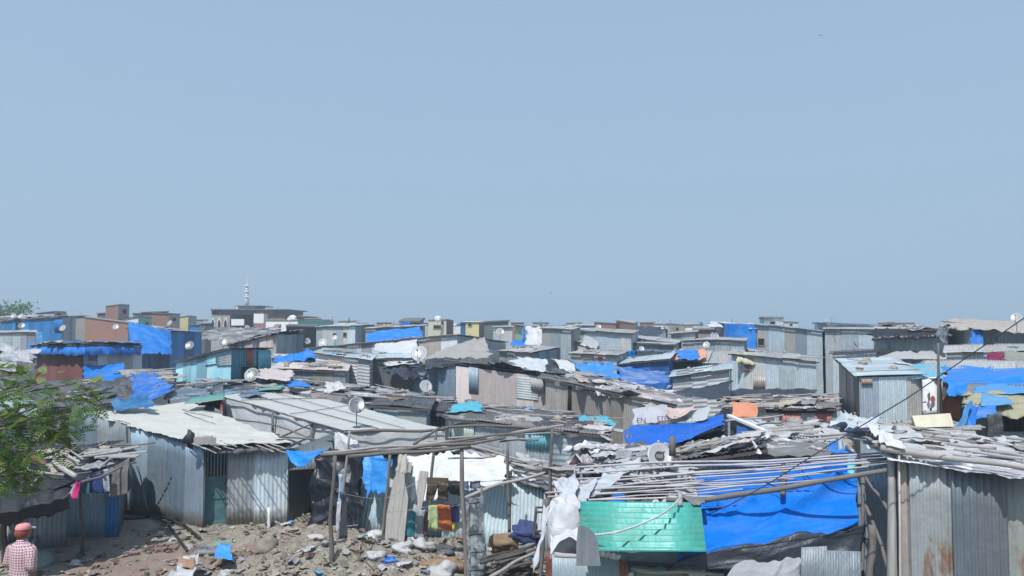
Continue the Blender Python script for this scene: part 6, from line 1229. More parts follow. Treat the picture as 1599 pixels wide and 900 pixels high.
M = MB(); a = W(1338, 760, 11.6); b = W(1394, 760, 11.2); panels(M, a, b, 2.6, 2.75, 0, 0, 'v', .08, .01, tj=.2); tag(M.build('tin_sheet', m['tinblue'], None, True, thick=.003), 'shaded blue grey sheet at the back of the dark gap', 'tin sheet')
# terrace behind that roof
S('rt', 'low terrace roof of beige boards in front of the orange door', (1388, 700, 16.0), (1520, 706, 15.2), dp=3.6, rise=.1, wm='tindark', rm='slats', flat=True, rthick=.03)
litter(RQ('rt'), 'the beige board terrace', 'beige white brown', 6, 5, 10, 3, 2, .8, .06, 45)
M = MB(); a0, a1, a2, a3 = W(1431, 668, 17.6), W(1490, 666, 17.4), W(1484, 646, 17.5), W(1424, 650, 17.7); M.prism([a0, a1, a2, a3], V((0, .05, 0))); tag(M.build('white_board', m['cream']), 'cream coloured board propped on edge below the painted door board', 'board')
for a, b in (((1408, 676, 17), (1400, 658, 17)), ((1405, 676, 17), (1408, 656, 17)), ((1428, 672, 17.2), (1424, 652, 17.2))): pole(W(*a), W(*b), .03, 'dark stub sticking up from the beige board terrace', 'stubs on the beige terrace', cat='stub', name='stub', mat='pole', n=2)

M = MB(); c = W(882, 828, 10.95); M.blob(c, (.24, .2, .34), 21, 30, 22, .16, 1.3); tag(M.build('sack', m['wtarp'], None, True), 'rounded white sack inside the slung bundle at the left end of the rack', 'sack')
# ------------------------------------------------------------------ low dark shelter at the left front
lf = thing('lean_to_shack', 'low dark lean to with a slumped black roof and dull blue sheet wall', 'shack', (W(100, 515, 16.5).x, 17, 0))
def lw(a, b, mat, tone=(1, 1, 1), amp=.008): 
    M = MB(); A_, B_ = W(*a), W(*b); sheet(M, V((A_.x, A_.y, -.05)), V((B_.x, B_.y, -.05)), B_, A_, .09, amp, 'u', tone, 5, 0, .02); return M.build('wall', m[mat], lf, True, thick=.003)
lw((104, 752, 17.9), (168, 742, 17.9), 'tinblue', (1.1, 1.15, 1.15)); lw((166, 742, 17.85), (187, 738, 17.9), 'bluetin', (1, 1, 1))
lw((56, 772, 16.9), (106, 762, 17.1), 'tin', (.62, .64, .66)); lw((-40, 772, 16.8), (10, 772, 16.8), 'tindark'); lw((187, 738, 17.9), (200, 712, 20.5), 'tindark')
lw((14, 790, 17.4), (56, 788, 17.4), 'tin', (1.0, 1, 1))
cloth('roof', W(-60, 796, 13.6), W(122, 756, 15.4), W(95, 702, 18.8), W(-60, 700, 18.0), 'qdark', 90, 60, .16, fr=.9, rag=.2, droop=.25, parent=lf, thick=.02, tone=(.6, .6, .62))
cloth('roof', W(110, 752, 15.6), W(206, 722, 17.0), W(200, 700, 19.6), W(70, 694, 19.4), 'black', 50, 40, .12, fr=1.1, rag=.15, parent=lf, thick=.02, tone=(1.8, 1.8, 1.8))
cloth('curtain', W(-60, 838, 14.6), W(108, 792, 15.6), W(118, 750, 15.5), W(-60, 780, 14.4), 'black', 60, 20, .12, fr=1, parent=lf, folds=.04, rag=.3, tone=(1.5, 1.5, 1.5))
qd = [W(60, 765, 15.2), W(206, 722, 17.0), W(200, 700, 19.4), W(50, 692, 19.2)]
pole(W(112, 760, 15.35), W(212, 722, 16.9), .035, 'front eave pole of the dark lean to carrying the washing', mat='pole'); pole(W(120, 720, 17), W(202, 706, 18.4), .035, 'long stick lying across the dark lean to roof', mat='pole')
for i, (a, b, r, mt) in enumerate([((96, 706, 17), (124, 722, 16.2), .045, 'slats'), ((84, 722, 16.3), (118, 744, 15.4), .06, 'slats'), ((105, 700, 17.5), (130, 718, 16.8), .03, 'bamboo'), ((130, 706, 18), (160, 716, 17.4), .02, 'bamboo'), ((135, 712, 17.6), (176, 719, 17.2), .02, 'bamboo'), ((176, 708, 18), (190, 716, 17.2), .03, 'bamboo'), ((150, 700, 18.6), (130, 712, 17.5), .02, 'bamboo'), ((60, 712, 17), (120, 700, 18.4), .03, 'pole'), ((90, 700, 18), (150, 694, 19), .03, 'pole'), ((124, 694, 19), (146, 703, 18), .03, 'pole'), ((40, 735, 16), (100, 742, 15.6), .03, 'bamboo')]):
    pole(W(*a), W(*b), r, 'loose stick or board tangled on the dark lean to roof', 'sticks on the dark lean to roof', mat=mt, bend=.004, name='stick', cat='stick', n=5)
litter(qd, 'the dark lean to roof', 'grey black beige', 12, 6, 6, 2, 0, .7, .1, 51)
hang([(178, 738), (206, 728), (208, 712), (182, 706)], [17.2, 16.8, 17.4, 18], 'black', 'black sheet corner sagging at the right end of the dark lean to', amp=.15, nu=24, nv=16, rag=.2, tone=(1.2, 1.2, 1.2))
hang([(36, 722), (72, 726), (64, 712), (40, 712)], [15.8, 15.8, 16.8, 16.8], 'orange', 'orange sack lying on the dark lean to among leaves', amp=.12, nu=20, nv=12, rag=.2, tone=(.4, .36, .3), name='sack', cat='sack')
vp = G(129, 868); pole(vp + V((0, 0, -.1)), W(127, 748, vp.y - .5), .05, 'dark crooked post holding the front of the dark lean to', mat='wooddk', cat='post', name='post', bend=.014)
vp2 = G(8, 880); pole(vp2 + V((0, 0, -.1)), W(6, 772, vp2.y - .3), .07, 'rough post at the far left of the dark lean to', mat='wooddk', cat='post', name='post')
pole(W(214, 728, 16.9), W(231, 796, 17.2) , .02, 'thin stick leaning below the eave corner of the dark lean to', mat='wooddk', cat='stick', name='stick', n=4)
WG = 'washing on the dark lean to'
for q, c_, lb, d_ in (([(112, 778), (121, 780), (123, 756), (119, 750)], (.75, .04, .25), 'bright pink cloth hanging by the crooked post', 15.25), ([(105, 778), (113, 776), (118, 762), (116, 758)], (.5, .42, .50), 'pale mauve rag behind the bright pink cloth', 15.35),
    ([(124, 772), (142, 771), (142, 744), (126, 749)], (.05, .14, .20), 'dark teal checked cloth on the eave pole', 15.9), ([(139, 771), (163, 770), (161, 738), (141, 745)], (.03, .06, .20), 'navy striped cloth on the eave pole', 16.1), ([(162, 770), (171, 768), (169, 732), (158, 735)], (.42, .47, .56), 'pale blue cloth between the navy and the grey cloths', 16.3),
    ([(170, 775), (200, 772), (201, 716), (178, 727)], (.20, .19, .20), 'large grey brown towel at the right end of the eave pole', 16.5), ([(199, 770), (204, 762), (203, 717), (200, 718)], (.12, .10, .11), 'dark brown edge cloth behind the grey brown towel', 16.7)):
    garment(q, d_, c_, lb, group=WG)
# ------------------------------------------------------------------ person
def person():
    c = W(35, 850, 12.0); base = V((c.x, c.y, 0)); H = 1.70
    r = thing('person', 'person seen from behind in a checked shirt and faded pink cap', 'person', base); r.rotation_euler = (0, 0, rad(-22))
    bm = []; rd = []; ed = []
    def v(x, y, z, a, b=None, p=None):
        bm.append((x, y, z)); rd.append((a, b or a)); i = len(bm) - 1
        if p is not None: ed.append((p, i))
        return i
    pel = v(0, 0, .92, .15, .11); sp = v(0, .0, 1.10, .135, .10, pel); ch = v(0, -.01, 1.26, .12, .085, sp); nk0 = v(0, -.01, 1.42, .07, .065, ch); nk = v(0, .01, 1.49, .052, .055, nk0)
    h1 = v(0, .035, 1.555, .068, .078, nk); h2 = v(0, .02, 1.62, .076, .092, h1); h3 = v(0, .01, 1.67, .06, .07, h2)
    nz = v(0, .135, 1.575, .014, .02, h1)
    for sx in (-1, 1):
        v(sx * .082, .0, 1.58, .012, .025, h1)
        sh = v(sx * .165, -.01, 1.355, .045, .045, ch); el = v(sx * .225, -.03, 1.12, .043, .042, sh); wr = v(sx * .235, .05, .90, .027, .024, el); pm = v(sx * .235, .075, .83, .038, .018, wr)
        for k, (dx, L) in enumerate(((-.026, .07), (-.009, .08), (.008, .075), (.025, .06))):
            f1 = v(sx * .235 + .008 * 0, .075 + dx + .01, .78, .0095, .0095, pm); f2 = v(sx * .232, .085 + dx, .78 - L * .5, .009, .009, f1); v(sx * .224, .09 + dx, .78 - L, .0075, .0075, f2)
        t1 = v(sx * .215, .115, .81, .011, .011, pm); v(sx * .205, .13, .775, .009, .009, t1)
        hp = v(sx * .095, 0, .86, .10, .10, pel); kn = v(sx * .105, .02 + .06 * sx, .48, .062, .064, hp); an = v(sx * .11, -.02 + .09 * sx, .09, .036, .04, kn); v(sx * .12, .12 + .09 * sx, .035, .036, .028, an)
    me = bpy.data.meshes.new('body'); me.from_pydata(bm, ed, []); me.materials.append(m['skin']); o = bpy.data.objects.new('body', me); COL.objects.link(o); o.parent = r
    mod = o.modifiers.new('skin', 'SKIN'); mod.use_smooth_shade = True
    for i, (a, b) in enumerate(rd): me.skin_vertices[0].data[i].radius = (a, b); 
    me.skin_vertices[0].data[0].use_root = True
    s2 = o.modifiers.new('smooth', 'SUBSURF'); s2.levels = 2; s2.render_levels = 2
    def loft(mb, rings, n=20, wr=.008, sd=1):
        b = len(mb.v); L = 0; prev = None; Ls = []
        for (cx, cy, cz, rx, ry) in rings:
            if prev: L += (V((cx, cy, cz)) - V(prev)).length
            prev = (cx, cy, cz); Ls.append(L)
            for k in range(n):
                a = 2 * math.pi * k / n; q = 1 + wr / max(rx, .03) * noise.noise(V((math.cos(a) * 3, math.sin(a) * 3, cz * 9 + sd))) * 2.2
                mb.v.append((cx + rx * q * math.cos(a), cy + ry * q * math.sin(a), cz + .006 * noise.noise(V((a, cz * 5, sd)))))
        for i in range(len(rings) - 1):
            C = 6.28 * (rings[i][3] + rings[i][4]) / 2
            for k in range(n):
                k2 = (k + 1) % n; mb.f.append((b + i * n + k, b + i * n + k2, b + (i + 1) * n + k2, b + (i + 1) * n + k)); mb.uv.append([(k / n * C, Ls[i]), ((k + 1) / n * C, Ls[i]), ((k + 1) / n * C, Ls[i + 1]), (k / n * C, Ls[i + 1])]); mb.t.append((1, 1, 1))
    r0 = r.rotation_euler.copy(); ORG[r.name] = V((0, 0, 0))
    M = MB(); loft(M, [(0, 0, .74, .215, .155), (0, 0, .80, .21, .15), (0, 0, .92, .20, .145), (0, 0, 1.05, .19, .135), (0, -.005, 1.18, .20, .14), (0, -.01, 1.30, .215, .14), (0, -.01, 1.38, .195, .12), (0, -.01, 1.43, .12, .09), (0, -.005, 1.465, .07, .068)], 26, .009)
    for sx in (-1, 1): loft(M, [(sx * .14, -.01, 1.41, .05, .075), (sx * .185, -.012, 1.36, .078, .08), (sx * .215, -.02, 1.25, .075, .075), (sx * .235, -.03, 1.13, .072, .070), (sx * .24, -.02, 1.06, .066, .064)], 16, .012, sx + 4)
    loft(M, [(0, -.005, 1.455, .078, .075), (0, -.01, 1.49, .066, .066)], 18, .002)
    M.build('shirt', m['check'], r, True, thick=.006)
    M = MB()
    loft(M, [(0, 0, .74, .17, .125), (0, 0, .90, .172, .13), (0, 0, .97, .165, .12)], 20, .005)
    for sx in (-1, 1): loft(M, [(sx * .11, -.02 + .09 * sx, .08, .075, .08), (sx * .108, .0 + .08 * sx, .28, .078, .082), (sx * .105, .02 + .06 * sx, .48, .088, .09), (sx * .10, .02 * sx, .68, .105, .108), (sx * .085, 0, .86, .11, .12)], 18, .012, sx + 9)
    M.build('trousers', m['trouser'], r, True, thick=.006)
    M = MB(); M.blob((0, -.014, 1.585), (.09, .10, .095), 2, 20, 14, .05, 3); 
    h = M.build('hair', m['hair'], r, True)
    M = MB(); n = 24
    for j, (z, k) in enumerate(((1.628, 1.02), (1.65, 1.03), (1.68, .97), (1.70, .82), (1.712, .5), (1.716, .08))):
        for i in range(n): a = 6.2832 * i / n; M.v.append((.093 * k * math.cos(a), .004 + .108 * k * math.sin(a), z))
    for j in range(5):
        for i in range(n): i2 = (i + 1) % n; M.f.append((j * n + i, j * n + i2, (j + 1) * n + i2, (j + 1) * n + i)); M.uv.append([(0, 0)] * 4); M.t.append((1, 1, 1))
    cap = M.build('cap', m['cap'], r, True, thick=.003)
    M = MB(); M.patch((-.075, .085, 1.635), (.075, .085, 1.635), (.05, .19, 1.612), (-.05, .19, 1.612), 10, 6, lambda u, v, U, VV: .022 * math.sin(math.pi * u)); M.build('brim', m['dish'], cap, True, thick=.004)
    for sx in (-1, 1):
        M = MB(); M.blob((sx * .032, .105, 1.595), (.012, .008, .008), 1, 8, 6, 0); M.build('eye', m['dish'], r, True)
        M = MB(); M.blob((sx * .118, .13 + .09 * sx, .04), (.05, .12, .045), 1, 12, 8, .03, flat=.8); M.build('shoe', m['rubber'], r, True)
    M = MB(); M.box((0, .108, 1.532), (.045, .012, .009)); M.build('lips', m['cap'], r, True)
s_ = N('brown_skin'); m['skin'] = s_.done(s_.mix(s_.noise(s_.ob, 12, 3), (.21, .115, .075), (.27, .15, .10)), .55)
s_ = N('henna_hair'); m['hair'] = s_.done(s_.mix(s_.noise(s_.ob, 60, 3), (.16, .035, .015), (.30, .07, .03)), .6)
s_ = N('faded_pink_cap'); m['cap'] = s_.done(s_.mix(s_.noise(s_.ob, 20, 3), (.60, .20, .21), (.72, .33, .33)), .8)
s_ = N('grey_trousers'); m['trouser'] = s_.done((.08, .08, .10), .8)
s_ = N('checked_shirt'); sx_ = s_.n('ShaderNodeSeparateXYZ'); s_.l(s_.uv, sx_.inputs[0])
fx = s_.math('LESS_THAN', s_.math('FRACT', s_.math('MULTIPLY', sx_.outputs[0], 26.0)), .42); fy = s_.math('LESS_THAN', s_.math('FRACT', s_.math('MULTIPLY', sx_.outputs[1], 26.0)), .42)
m['check'] = s_.done(s_.mix(s_.math('MULTIPLY', s_.math('ADD', fx, fy), .5), (.60, .50, .53), (.24, .05, .08)), .8)
person()
# ------------------------------------------------------------------ tree
def tree():
    base = V((-8.9, 9.6, 0)); r = thing('tree', 'feathery green tree whose leafy branches reach in from the left edge', 'tree', base)
    M = MB(); top = base + V((.5, .2, 3.4)); M.tube([base + V((0, 0, -.2)), base + V((.05, 0, .8)), base + V((.2, .1, 1.9)), base + V((.4, .15, 2.8)), top], [.16, .13, .11, .09, .06], 10)
    M.build('trunk', m['bark'], r, True)
    cl = [(-60, 620, 9.4, .5, 150), (15, 610, 9.0, .26, 46), (60, 600, 8.8, .22, 30), (-5, 660, 9.2, .38, 130), (45, 655, 9.0, .30, 95), (85, 625, 8.8, .20, 24), (95, 655, 8.9, .22, 50), (20, 700, 9.1, .34, 130), (70, 690, 9.0, .24, 66), (138, 615, 8.7, .17, 22), (150, 640, 8.7, .16, 20), (115, 635, 8.8, .16, 16),
          (-10, 745, 9.2, .34, 130), (20, 760, 9.0, .16, 30), (40, 735, 9.0, .18, 34), (105, 675, 8.9, .16, 26), (-70, 700, 9.5, .6, 200), (25, 585, 9.0, .14, 16), (68, 745, 9.0, .08, 8), (-20, 570, 9.6, .2, 20), (130, 596, 8.8, .1, 7)]
    M = MB(); V_ = []; F_ = []; T_ = []; rr = random.Random(5)
    for (px, py, d, rad_, n) in cl:
        c = W(px, py, d); st = base + V((.2 + rr.uniform(0, .3), .1, rr.uniform(2.0, 3.3)))
        mid = st.lerp(c, .5) + V((0, 0, .18)); pts = [st, st.lerp(mid, .5) + V((0, 0, .08)), mid, mid.lerp(c, .5) + V((0, 0, .05)), c, c + (c - mid).normalized() * rad_ * .8]
        M.tube(pts, [.028, .022, .017, .012, .008, .003], 6)
        for i in range(int(n * .82)):
            q = V((rr.gauss(0, 1), rr.gauss(0, 1), rr.gauss(0, .8))) * rad_ * .55; p = c + q
            if i % 6 == 0: M.tube([c + q * .15, c + q * .6 + V((0, 0, .02)), p], [.006, .004, .002], 4, cap=False)
            dr = (q.normalized() * .6 + V((rr.uniform(-1, 1), rr.uniform(-1, 1), rr.uniform(-.7, .35)))).normalized(); side = dr.cross(V((0, 0, 1))).normalized(); up = side.cross(dr)
            roll = rr.uniform(-.9, .9); side = side * math.cos(roll) + up * math.sin(roll); L = rr.uniform(.10, .20); tn = rr.uniform(.6, 1.35); tt = (tn * rr.uniform(.85, 1.25), tn, tn * rr.uniform(.6, 1.0))
            for k in range(7):
                t = (k + .5) / 7; w_ = .042 * math.sin(math.pi * (t * .8 + .15)); o_ = p + dr * L * t + V((0, 0, -.05 * t * t))
                for sg in (-1, 1):
                    a = o_ + side * sg * .003; b = a + (side * sg + dr * .35).normalized() * w_; h_ = dr * .0085
                    k0 = len(V_); V_.extend([tuple(a - h_), tuple(b - h_ * .6), tuple(b + h_ * .9), tuple(a + h_)]); F_.append((k0, k0 + 1, k0 + 2, k0 + 3)); T_.append(tt)
    M.build('limbs', m['bark'], r, True)
    M = MB(); M.v = V_; M.f = F_; M.t = T_; M.uv = [[(0, 0)] * 4] * len(F_); M.build('crown', m['leaf'], r)
s_ = N('grey_bark'); m['bark'] = s_.done(s_.mix(s_.noise(s_.mapp(s_.ob, (6, 6, 1)), 4, 5), (.10, .08, .06), (.20, .17, .13)), .9)
s_ = N('leaf_green'); c_ = s_.tone(s_.mix(s_.noise(s_.ob, 3, 3), (.045, .125, .018), (.13, .22, .03))); m['leaf'] = s_.done(c_, .55)
tr_ = s_.n('ShaderNodeBsdfTranslucent'); s_.l(c_, tr_.inputs[0]); ms_ = s_.n('ShaderNodeMixShader'); ms_.inputs[0].default_value = .35; s_.l(s_.b.outputs[0], ms_.inputs[1]); s_.l(tr_.outputs[0], ms_.inputs[2]); s_.l(ms_.outputs[0], s_.out.inputs[0])
tree()
def far_tree(px, py, d, w, h, label, n=700):
    b = W(px, 515, d); r = thing('tree', label, 'tree', V((b.x, b.y, 0))); c = W(px, py, d); rr = random.Random(int(px) + 9)
    M = MB(); M.tube([V((b.x, b.y, -.2)), V((b.x + .2, b.y, c.z * .6)), c], [.3, .22, .1], 8); M.build('trunk', m['bark'], r, True)
    M = MB(); lob = [(rr.uniform(-.5, .5) * w, rr.uniform(-.3, .3) * w, rr.uniform(-.45, .4) * h) for _ in range(9)]
    for i in range(n):
        l = lob[i % 9]; q = V((l[0] + rr.gauss(0, .17) * w, l[1] + rr.gauss(0, .17) * w, l[2] + rr.gauss(0, .16) * h)); p = c + q; s_ = rr.uniform(.14, .34)
        x = V((rr.uniform(-1, 1), rr.uniform(-1, 1), rr.uniform(-1, 1))).normalized(); y = x.cross(V((rr.uniform(-1, 1), .3, 1))).normalized(); tn = rr.uniform(.6, 1.3)
        M.quadpts([p - x * s_, p + y * s_ * .5, p + x * s_, p - y * s_ * .5], None, (tn, tn, tn))
    M.build('crown', m['leaf'], r)
far_tree(2, 494, 110, 4.2, 3.4, 'rounded dark tree against the sky at the far left edge'); far_tree(30, 488, 118, 4.4, 2.6, 'broader tree rising behind the two white dishes at far left')
# ------------------------------------------------------------------ rubble yard
m['litterwhite'] = M_cloth('dirty_bag_plastic', (.44, .44, .45), .6, .7, .4, (.3, .28, .25))
def chips():
    M = MB(); rr = random.Random(11); n = 0
    while n < 5200:
        px, py = rr.uniform(-40, 880), rr.uniform(786, 990)
        if px < 190 and py < 850: continue
        p = G(px, py); n += 1
        if p.y > 21: continue
        k = rr.random(); s_ = rr.uniform(.006, .028) * (1 if rr.random() < .93 else 1.8)
        if px < 300: s_ *= .6
        tn = rr.choice([(.34, .31, .27), (.26, .24, .21), (.42, .39, .35), (.17, .15, .13), (.50, .49, .47), (.30, .27, .22), (.24, .20, .17)] + [(.05, .05, .05), (.6, .6, .62), (.10, .22, .42)] * (rr.random() < .25))
        if k < .62: M.blob(p + V((0, 0, s_ * .25)), (s_, s_ * rr.uniform(.6, 1), s_ * rr.uniform(.4, .8)), rr.random() * 30, 6, 4, .3, 1.5, tn)
        elif k < .85:
            a = rr.uniform(0, 6.3); L = rr.uniform(.04, .18); M.tube([p + V((0, 0, .012)), p + V((math.cos(a) * L * .5, math.sin(a) * L * .5, .03)), p + V((math.cos(a) * L, math.sin(a) * L, rr.uniform(.0, .07)))], rr.uniform(.002, .006), 4, rr.choice([(.32, .28, .21), (.20, .17, .13), (.42, .38, .30)]))
        else:
            a = rr.uniform(0, 6.3); L = rr.uniform(.03, .10); x = V((math.cos(a), math.sin(a), rr.uniform(-.2, .3))) * L; y = V((-math.sin(a), math.cos(a), rr.uniform(-.1, .3))) * L * .7
            M.patch(p - x - y + V((0, 0, .03)), p + x - y + V((0, 0, .03)), p + x + y + V((0, 0, .04)), p - x + y + V((0, 0, .03)), 3, 3, lambda u, v, U, VV: .02 * math.sin(u * 5 + v * 3 + a), tn)
    s_ = N('rubble_mix'); c_ = s_.tone(s_.mix(s_.noise(s_.ob, 30, 3), (.82, .78, .72), (.5, .46, .42))); s_.done(c_, .95, 0, .15)
    o = M.build('rubble', s_.m); tag(o, 'fine rubble, straw and plastic scraps strewn over the yard', None, None, 'stuff')
chips()
rr = random.Random(23)
def on_ground(px, py, l=.02): p = G(px, py); p.z += l; return p
for i in range(55):
    px, py = rr.uniform(200, 870), rr.uniform(800, 905)
    if px < 420 and py < 830: py += 30
    rr.choice(STONE).put(on_ground(px, py), (rr.uniform(-.4, .4), rr.uniform(-.4, .4), rr.uniform(0, 6)), rr.uniform(.2, .7), 'broken stone lying in the rubble of the yard', 'stones in the yard rubble')
for i in range(9): BRICK.put(on_ground(rr.uniform(230, 860), rr.uniform(815, 900)), (rr.uniform(-.4, .4), rr.uniform(-.4, .4), rr.uniform(0, 6)), rr.uniform(.7, 1.0), 'broken brick lying in the rubble of the yard', 'bricks in the yard rubble')
for cn, k in (('white', 14), ('grey', 22), ('black', 8), ('blue', 3), ('brown', 6), ('beige', 12), ('turquoise', 2)):
    for i in range(k):
        s_ = rr.uniform(.10, .30); rr.choice(RAG[cn]).put(on_ground(rr.uniform(290, 860), rr.uniform(810, 900), .04), (rr.uniform(-.3, .3), rr.uniform(-.3, .3), rr.uniform(0, 6)), (s_ * rr.uniform(.7, 1.6), s_, s_ * 1.6), 'scrap of %s rag half buried in the yard rubble' % cn, '%s scraps in the yard' % cn)
for i in range(26):
    k = i % 2; STICK[k].put(on_ground(rr.uniform(230, 860), rr.uniform(812, 900), .05), (0, rr.uniform(-.25, .1), rr.uniform(0, 6)), (rr.uniform(.3, .9), .6, .6), ('pale thin stick lying in the yard rubble', 'dark thin stick lying in the yard rubble')[k], 'sticks in the yard rubble')
def lump(px, py, r, mat, label, name, cat, seed=1, tone=(1, 1, 1), amp=.3, lift=0):
    p = G(px, py); M = MB(); M.blob(p + V((0, 0, r[2] * .5 + lift)), r, seed, 16, 11, amp, 1.5, tone); return tag(M.build(name, m[mat], None, True), label, cat)
lump(415, 856, (.22, .2, .19), 'stonef', 'large rounded boulder in the middle of the rubble mound', 'boulder', 'boulder', 4, (.8, .78, .74), .2, lift=-.08)
lump(492, 842, (.22, .12, .06), 'concrete', 'flat pale slab of concrete right of the short white post', 'slab', 'slab', 6, (1.3, 1.3, 1.3), .15); lump(590, 840, (.22, .15, .11), 'litterwhite', 'white plastic bag with a green end at the foot of the straight pole', 'plastic_bag', 'bag', 8, (1.2, 1.2, 1.2))
for i, (x, y, s_) in enumerate([(632, 862, .16), (650, 850, .14), (662, 858, .15), (588, 872, .12), (690, 900, .2), (700, 885, .14), (580, 872, .10), (735, 880, .12), (270, 845, .07), (118, 884, .10), (252, 835, .06), (640, 836, .08), (470, 806, .08), (505, 800, .07)]):
    lump(x, y, (s_ * 1.2, s_, s_ * .7), 'litterwhite', 'dirty white plastic bag lying in the yard rubble', 'plastic_bag', 'bag', i, (1, 1, 1), .45)['group'] = 'white bags in the yard'
lump(75, 848, (.30, .2, .10), 'litterwhite', 'pale sack slumped on the ground before the grey wall of the lean to', 'sack', 'sack', 31, (.8, .85, .85)); lump(58, 884, (.30, .26, .16), 'litterwhite', 'greenish sack on the ground right of the person', 'sack', 'sack', 33, (.45, .55, .5))
lump(690, 886, (.45, .3, .10), 'carton', 'spread brown cardboard in the rubble left of the thick pole', 'cardboard', 'cardboard', 12, (1, .95, .9)); lump(745, 870, (.2, .16, .2), 'carton', 'torn carton piece beside the old panelled door', 'cardboard', 'cardboard', 14)
lump(610, 880, (.12, .1, .08), 'bluedk', 'small crumpled blue bag in the rubble under the frame', 'plastic_bag', 'bag', 41, (1.2, 1.4, 1.6)); lump(448, 818, (.16, .1, .06), 'bluelt', 'faded blue plastic beside the short white post', 'plastic_bag', 'bag', 42, (.9, 1, 1.2))
lump(685, 862, (.3, .2, .08), 'dkrag', 'dark grey cloth lump near the brown cardboard', 'rag_heap', 'rags', 43); lump(320, 866, (.3, .25, .12), 'dkrag', 'grey rag heap at the left of the rubble mound', 'rag_heap', 'rags', 44, (2, 1.9, 1.8)); lump(575, 818, (.18, .12, .10), 'black', 'black bag beside the white plastic bag with a green end', 'plastic_bag', 'bag', 45, (2, 2, 2.2))
hang([(332, 876), (362, 874), (362, 852), (345, 850)], [14.2, 14.2, 14.7, 14.8], 'bluelt', 'bright blue plastic scrap on the left slope of the rubble mound', amp=.12, nu=24, nv=20, rag=.3, fr=2, tone=(.5, .9, 1.2)); hang([(322, 856), (360, 850), (362, 842), (336, 842)], [14.9, 14.9, 15.3, 15.3], 'greenwall', 'green net scrap above the bright blue plastic scrap', amp=.1, nu=24, nv=12, rag=.3, fr=2, name='net', cat='net')
hang([(262, 905), (300, 905), (312, 868), (290, 868)], [13.0, 13.0, 14.0, 14.0], 'whrag', 'white woven sack spread at the bottom of the rubble mound', amp=.14, nu=30, nv=30, rag=.3, fr=2, tone=(.9, .9, .9), name='sack', cat='sack'); hang([(270, 880), (300, 890), (305, 862), (285, 866)], [13.6, 13.4, 14.2, 14.2], 'orange', 'faded orange and lilac plastic strip beside the white woven sack', amp=.08, nu=14, nv=14, rag=.2, fr=2, tone=(.55, .8, .9))
p = G(420, 826); pole(p + V((0, 0, -.1)), W(420, 793, p.y), .045, 'short white post standing on the rubble mound', mat='white', cat='post', name='post', bend=.003, n=3, taper=1)
for i, pts in enumerate(([(184, 800), (215, 806), (240, 812), (262, 824), (275, 842), (292, 866)], [(184, 806), (225, 809), (258, 815), (288, 826), (312, 846)], [(186, 812), (212, 812), (250, 806)])):
    M = MB(); P = [on_ground(x, y, .03 + (.05 if i < 2 else 0)) for x, y in pts]; Q = []
    for a, b in zip(P, P[1:]):
        for t in range(4): Q.append(a.lerp(b, t / 4))
    M.tube(Q + [P[-1]], .03, 7, (1, 1, 1)); tag(M.build('hose', m['rubber'], None, True), ('long black hose curving down to the rubble mound', 'black hose running to the right beyond the long one', 'short black hose end by the wall of the long low shack')[i], 'hose')
for i in range(26):
    x = 190 + R.random() * 90; BRICK.put(on_ground(x, 868 - (x - 190) * .16 + R.uniform(-5, 5)), (R.uniform(-.3, .3), 0, R.uniform(0, 3)), R.uniform(.4, .8), 'dark broken brick on the edge of the red path', 'bricks along the red path')
for i, (a, b) in enumerate((((660, 830), (690, 792)), ((700, 838), (664, 850)), ((560, 820), (602, 772)))):
    p = on_ground(*a); q = W(b[0], b[1], p.y + .4); pole(p, q, .018, 'thin stick propped in the rubble under the frame', 'sticks propped in the rubble', name='stick', mat='pole', cat='stick', n=3)
tidy()
# ------------------------------------------------------------------ ground
def axis(segs):
    out = []
    for a, b, st in segs: out += list(np.arange(a, b - 1e-6, st))
    return out + [segs[-1][1]]
xs = axis([(-1500, -200, 130), (-200, -40, 16), (-40, -11, 1.45), (-11, 4, .075), (4, 12, .4), (12, 40, 1.4), (40, 200, 16), (200, 1500, 130)])
ys = axis([(-60, 0, 6), (0, 10, .5), (10, 21, .075), (21, 60, .65), (60, 200, 7), (200, 2500, 115)])
M = MB(); nx = len(xs)
for y in ys:
    for x in xs: M.v.append((x, y, gz(x, y) if -12 < x < 12 and 8 < y < 24 else 0.0))
for j in range(len(ys) - 1):
    for i in range(nx - 1):
        k = j * nx + i; M.f.append((k, k + 1, k + nx + 1, k + nx)); M.uv.append([(0, 0)] * 4); M.t.append((1, 1, 1))
s = N('earth'); p = s.ob
a = s.noise(p, .55, 5, .6); b = s.noise(p, 5, 5, .65); c = s.noise(p, 22, 4, .6); e = s.noise(p, 60, 2)
col = s.mix(s.ramp(a, [(.35, 0.0), (.65, 1.0)]), (.285, .255, .21), (.20, .175, .14))
col = s.mix(s.ramp(b, [(.45, 0.0), (.65, .7)]), col, (.36, .33, .285)); col = s.mix(s.ramp(c, [(.5, 0.0), (.62, .55)]), col, (.10, .09, .075))
col = s.mix(s.ramp(e, [(.62, 0.0), (.68, .5)]), col, (.45, .44, .42))
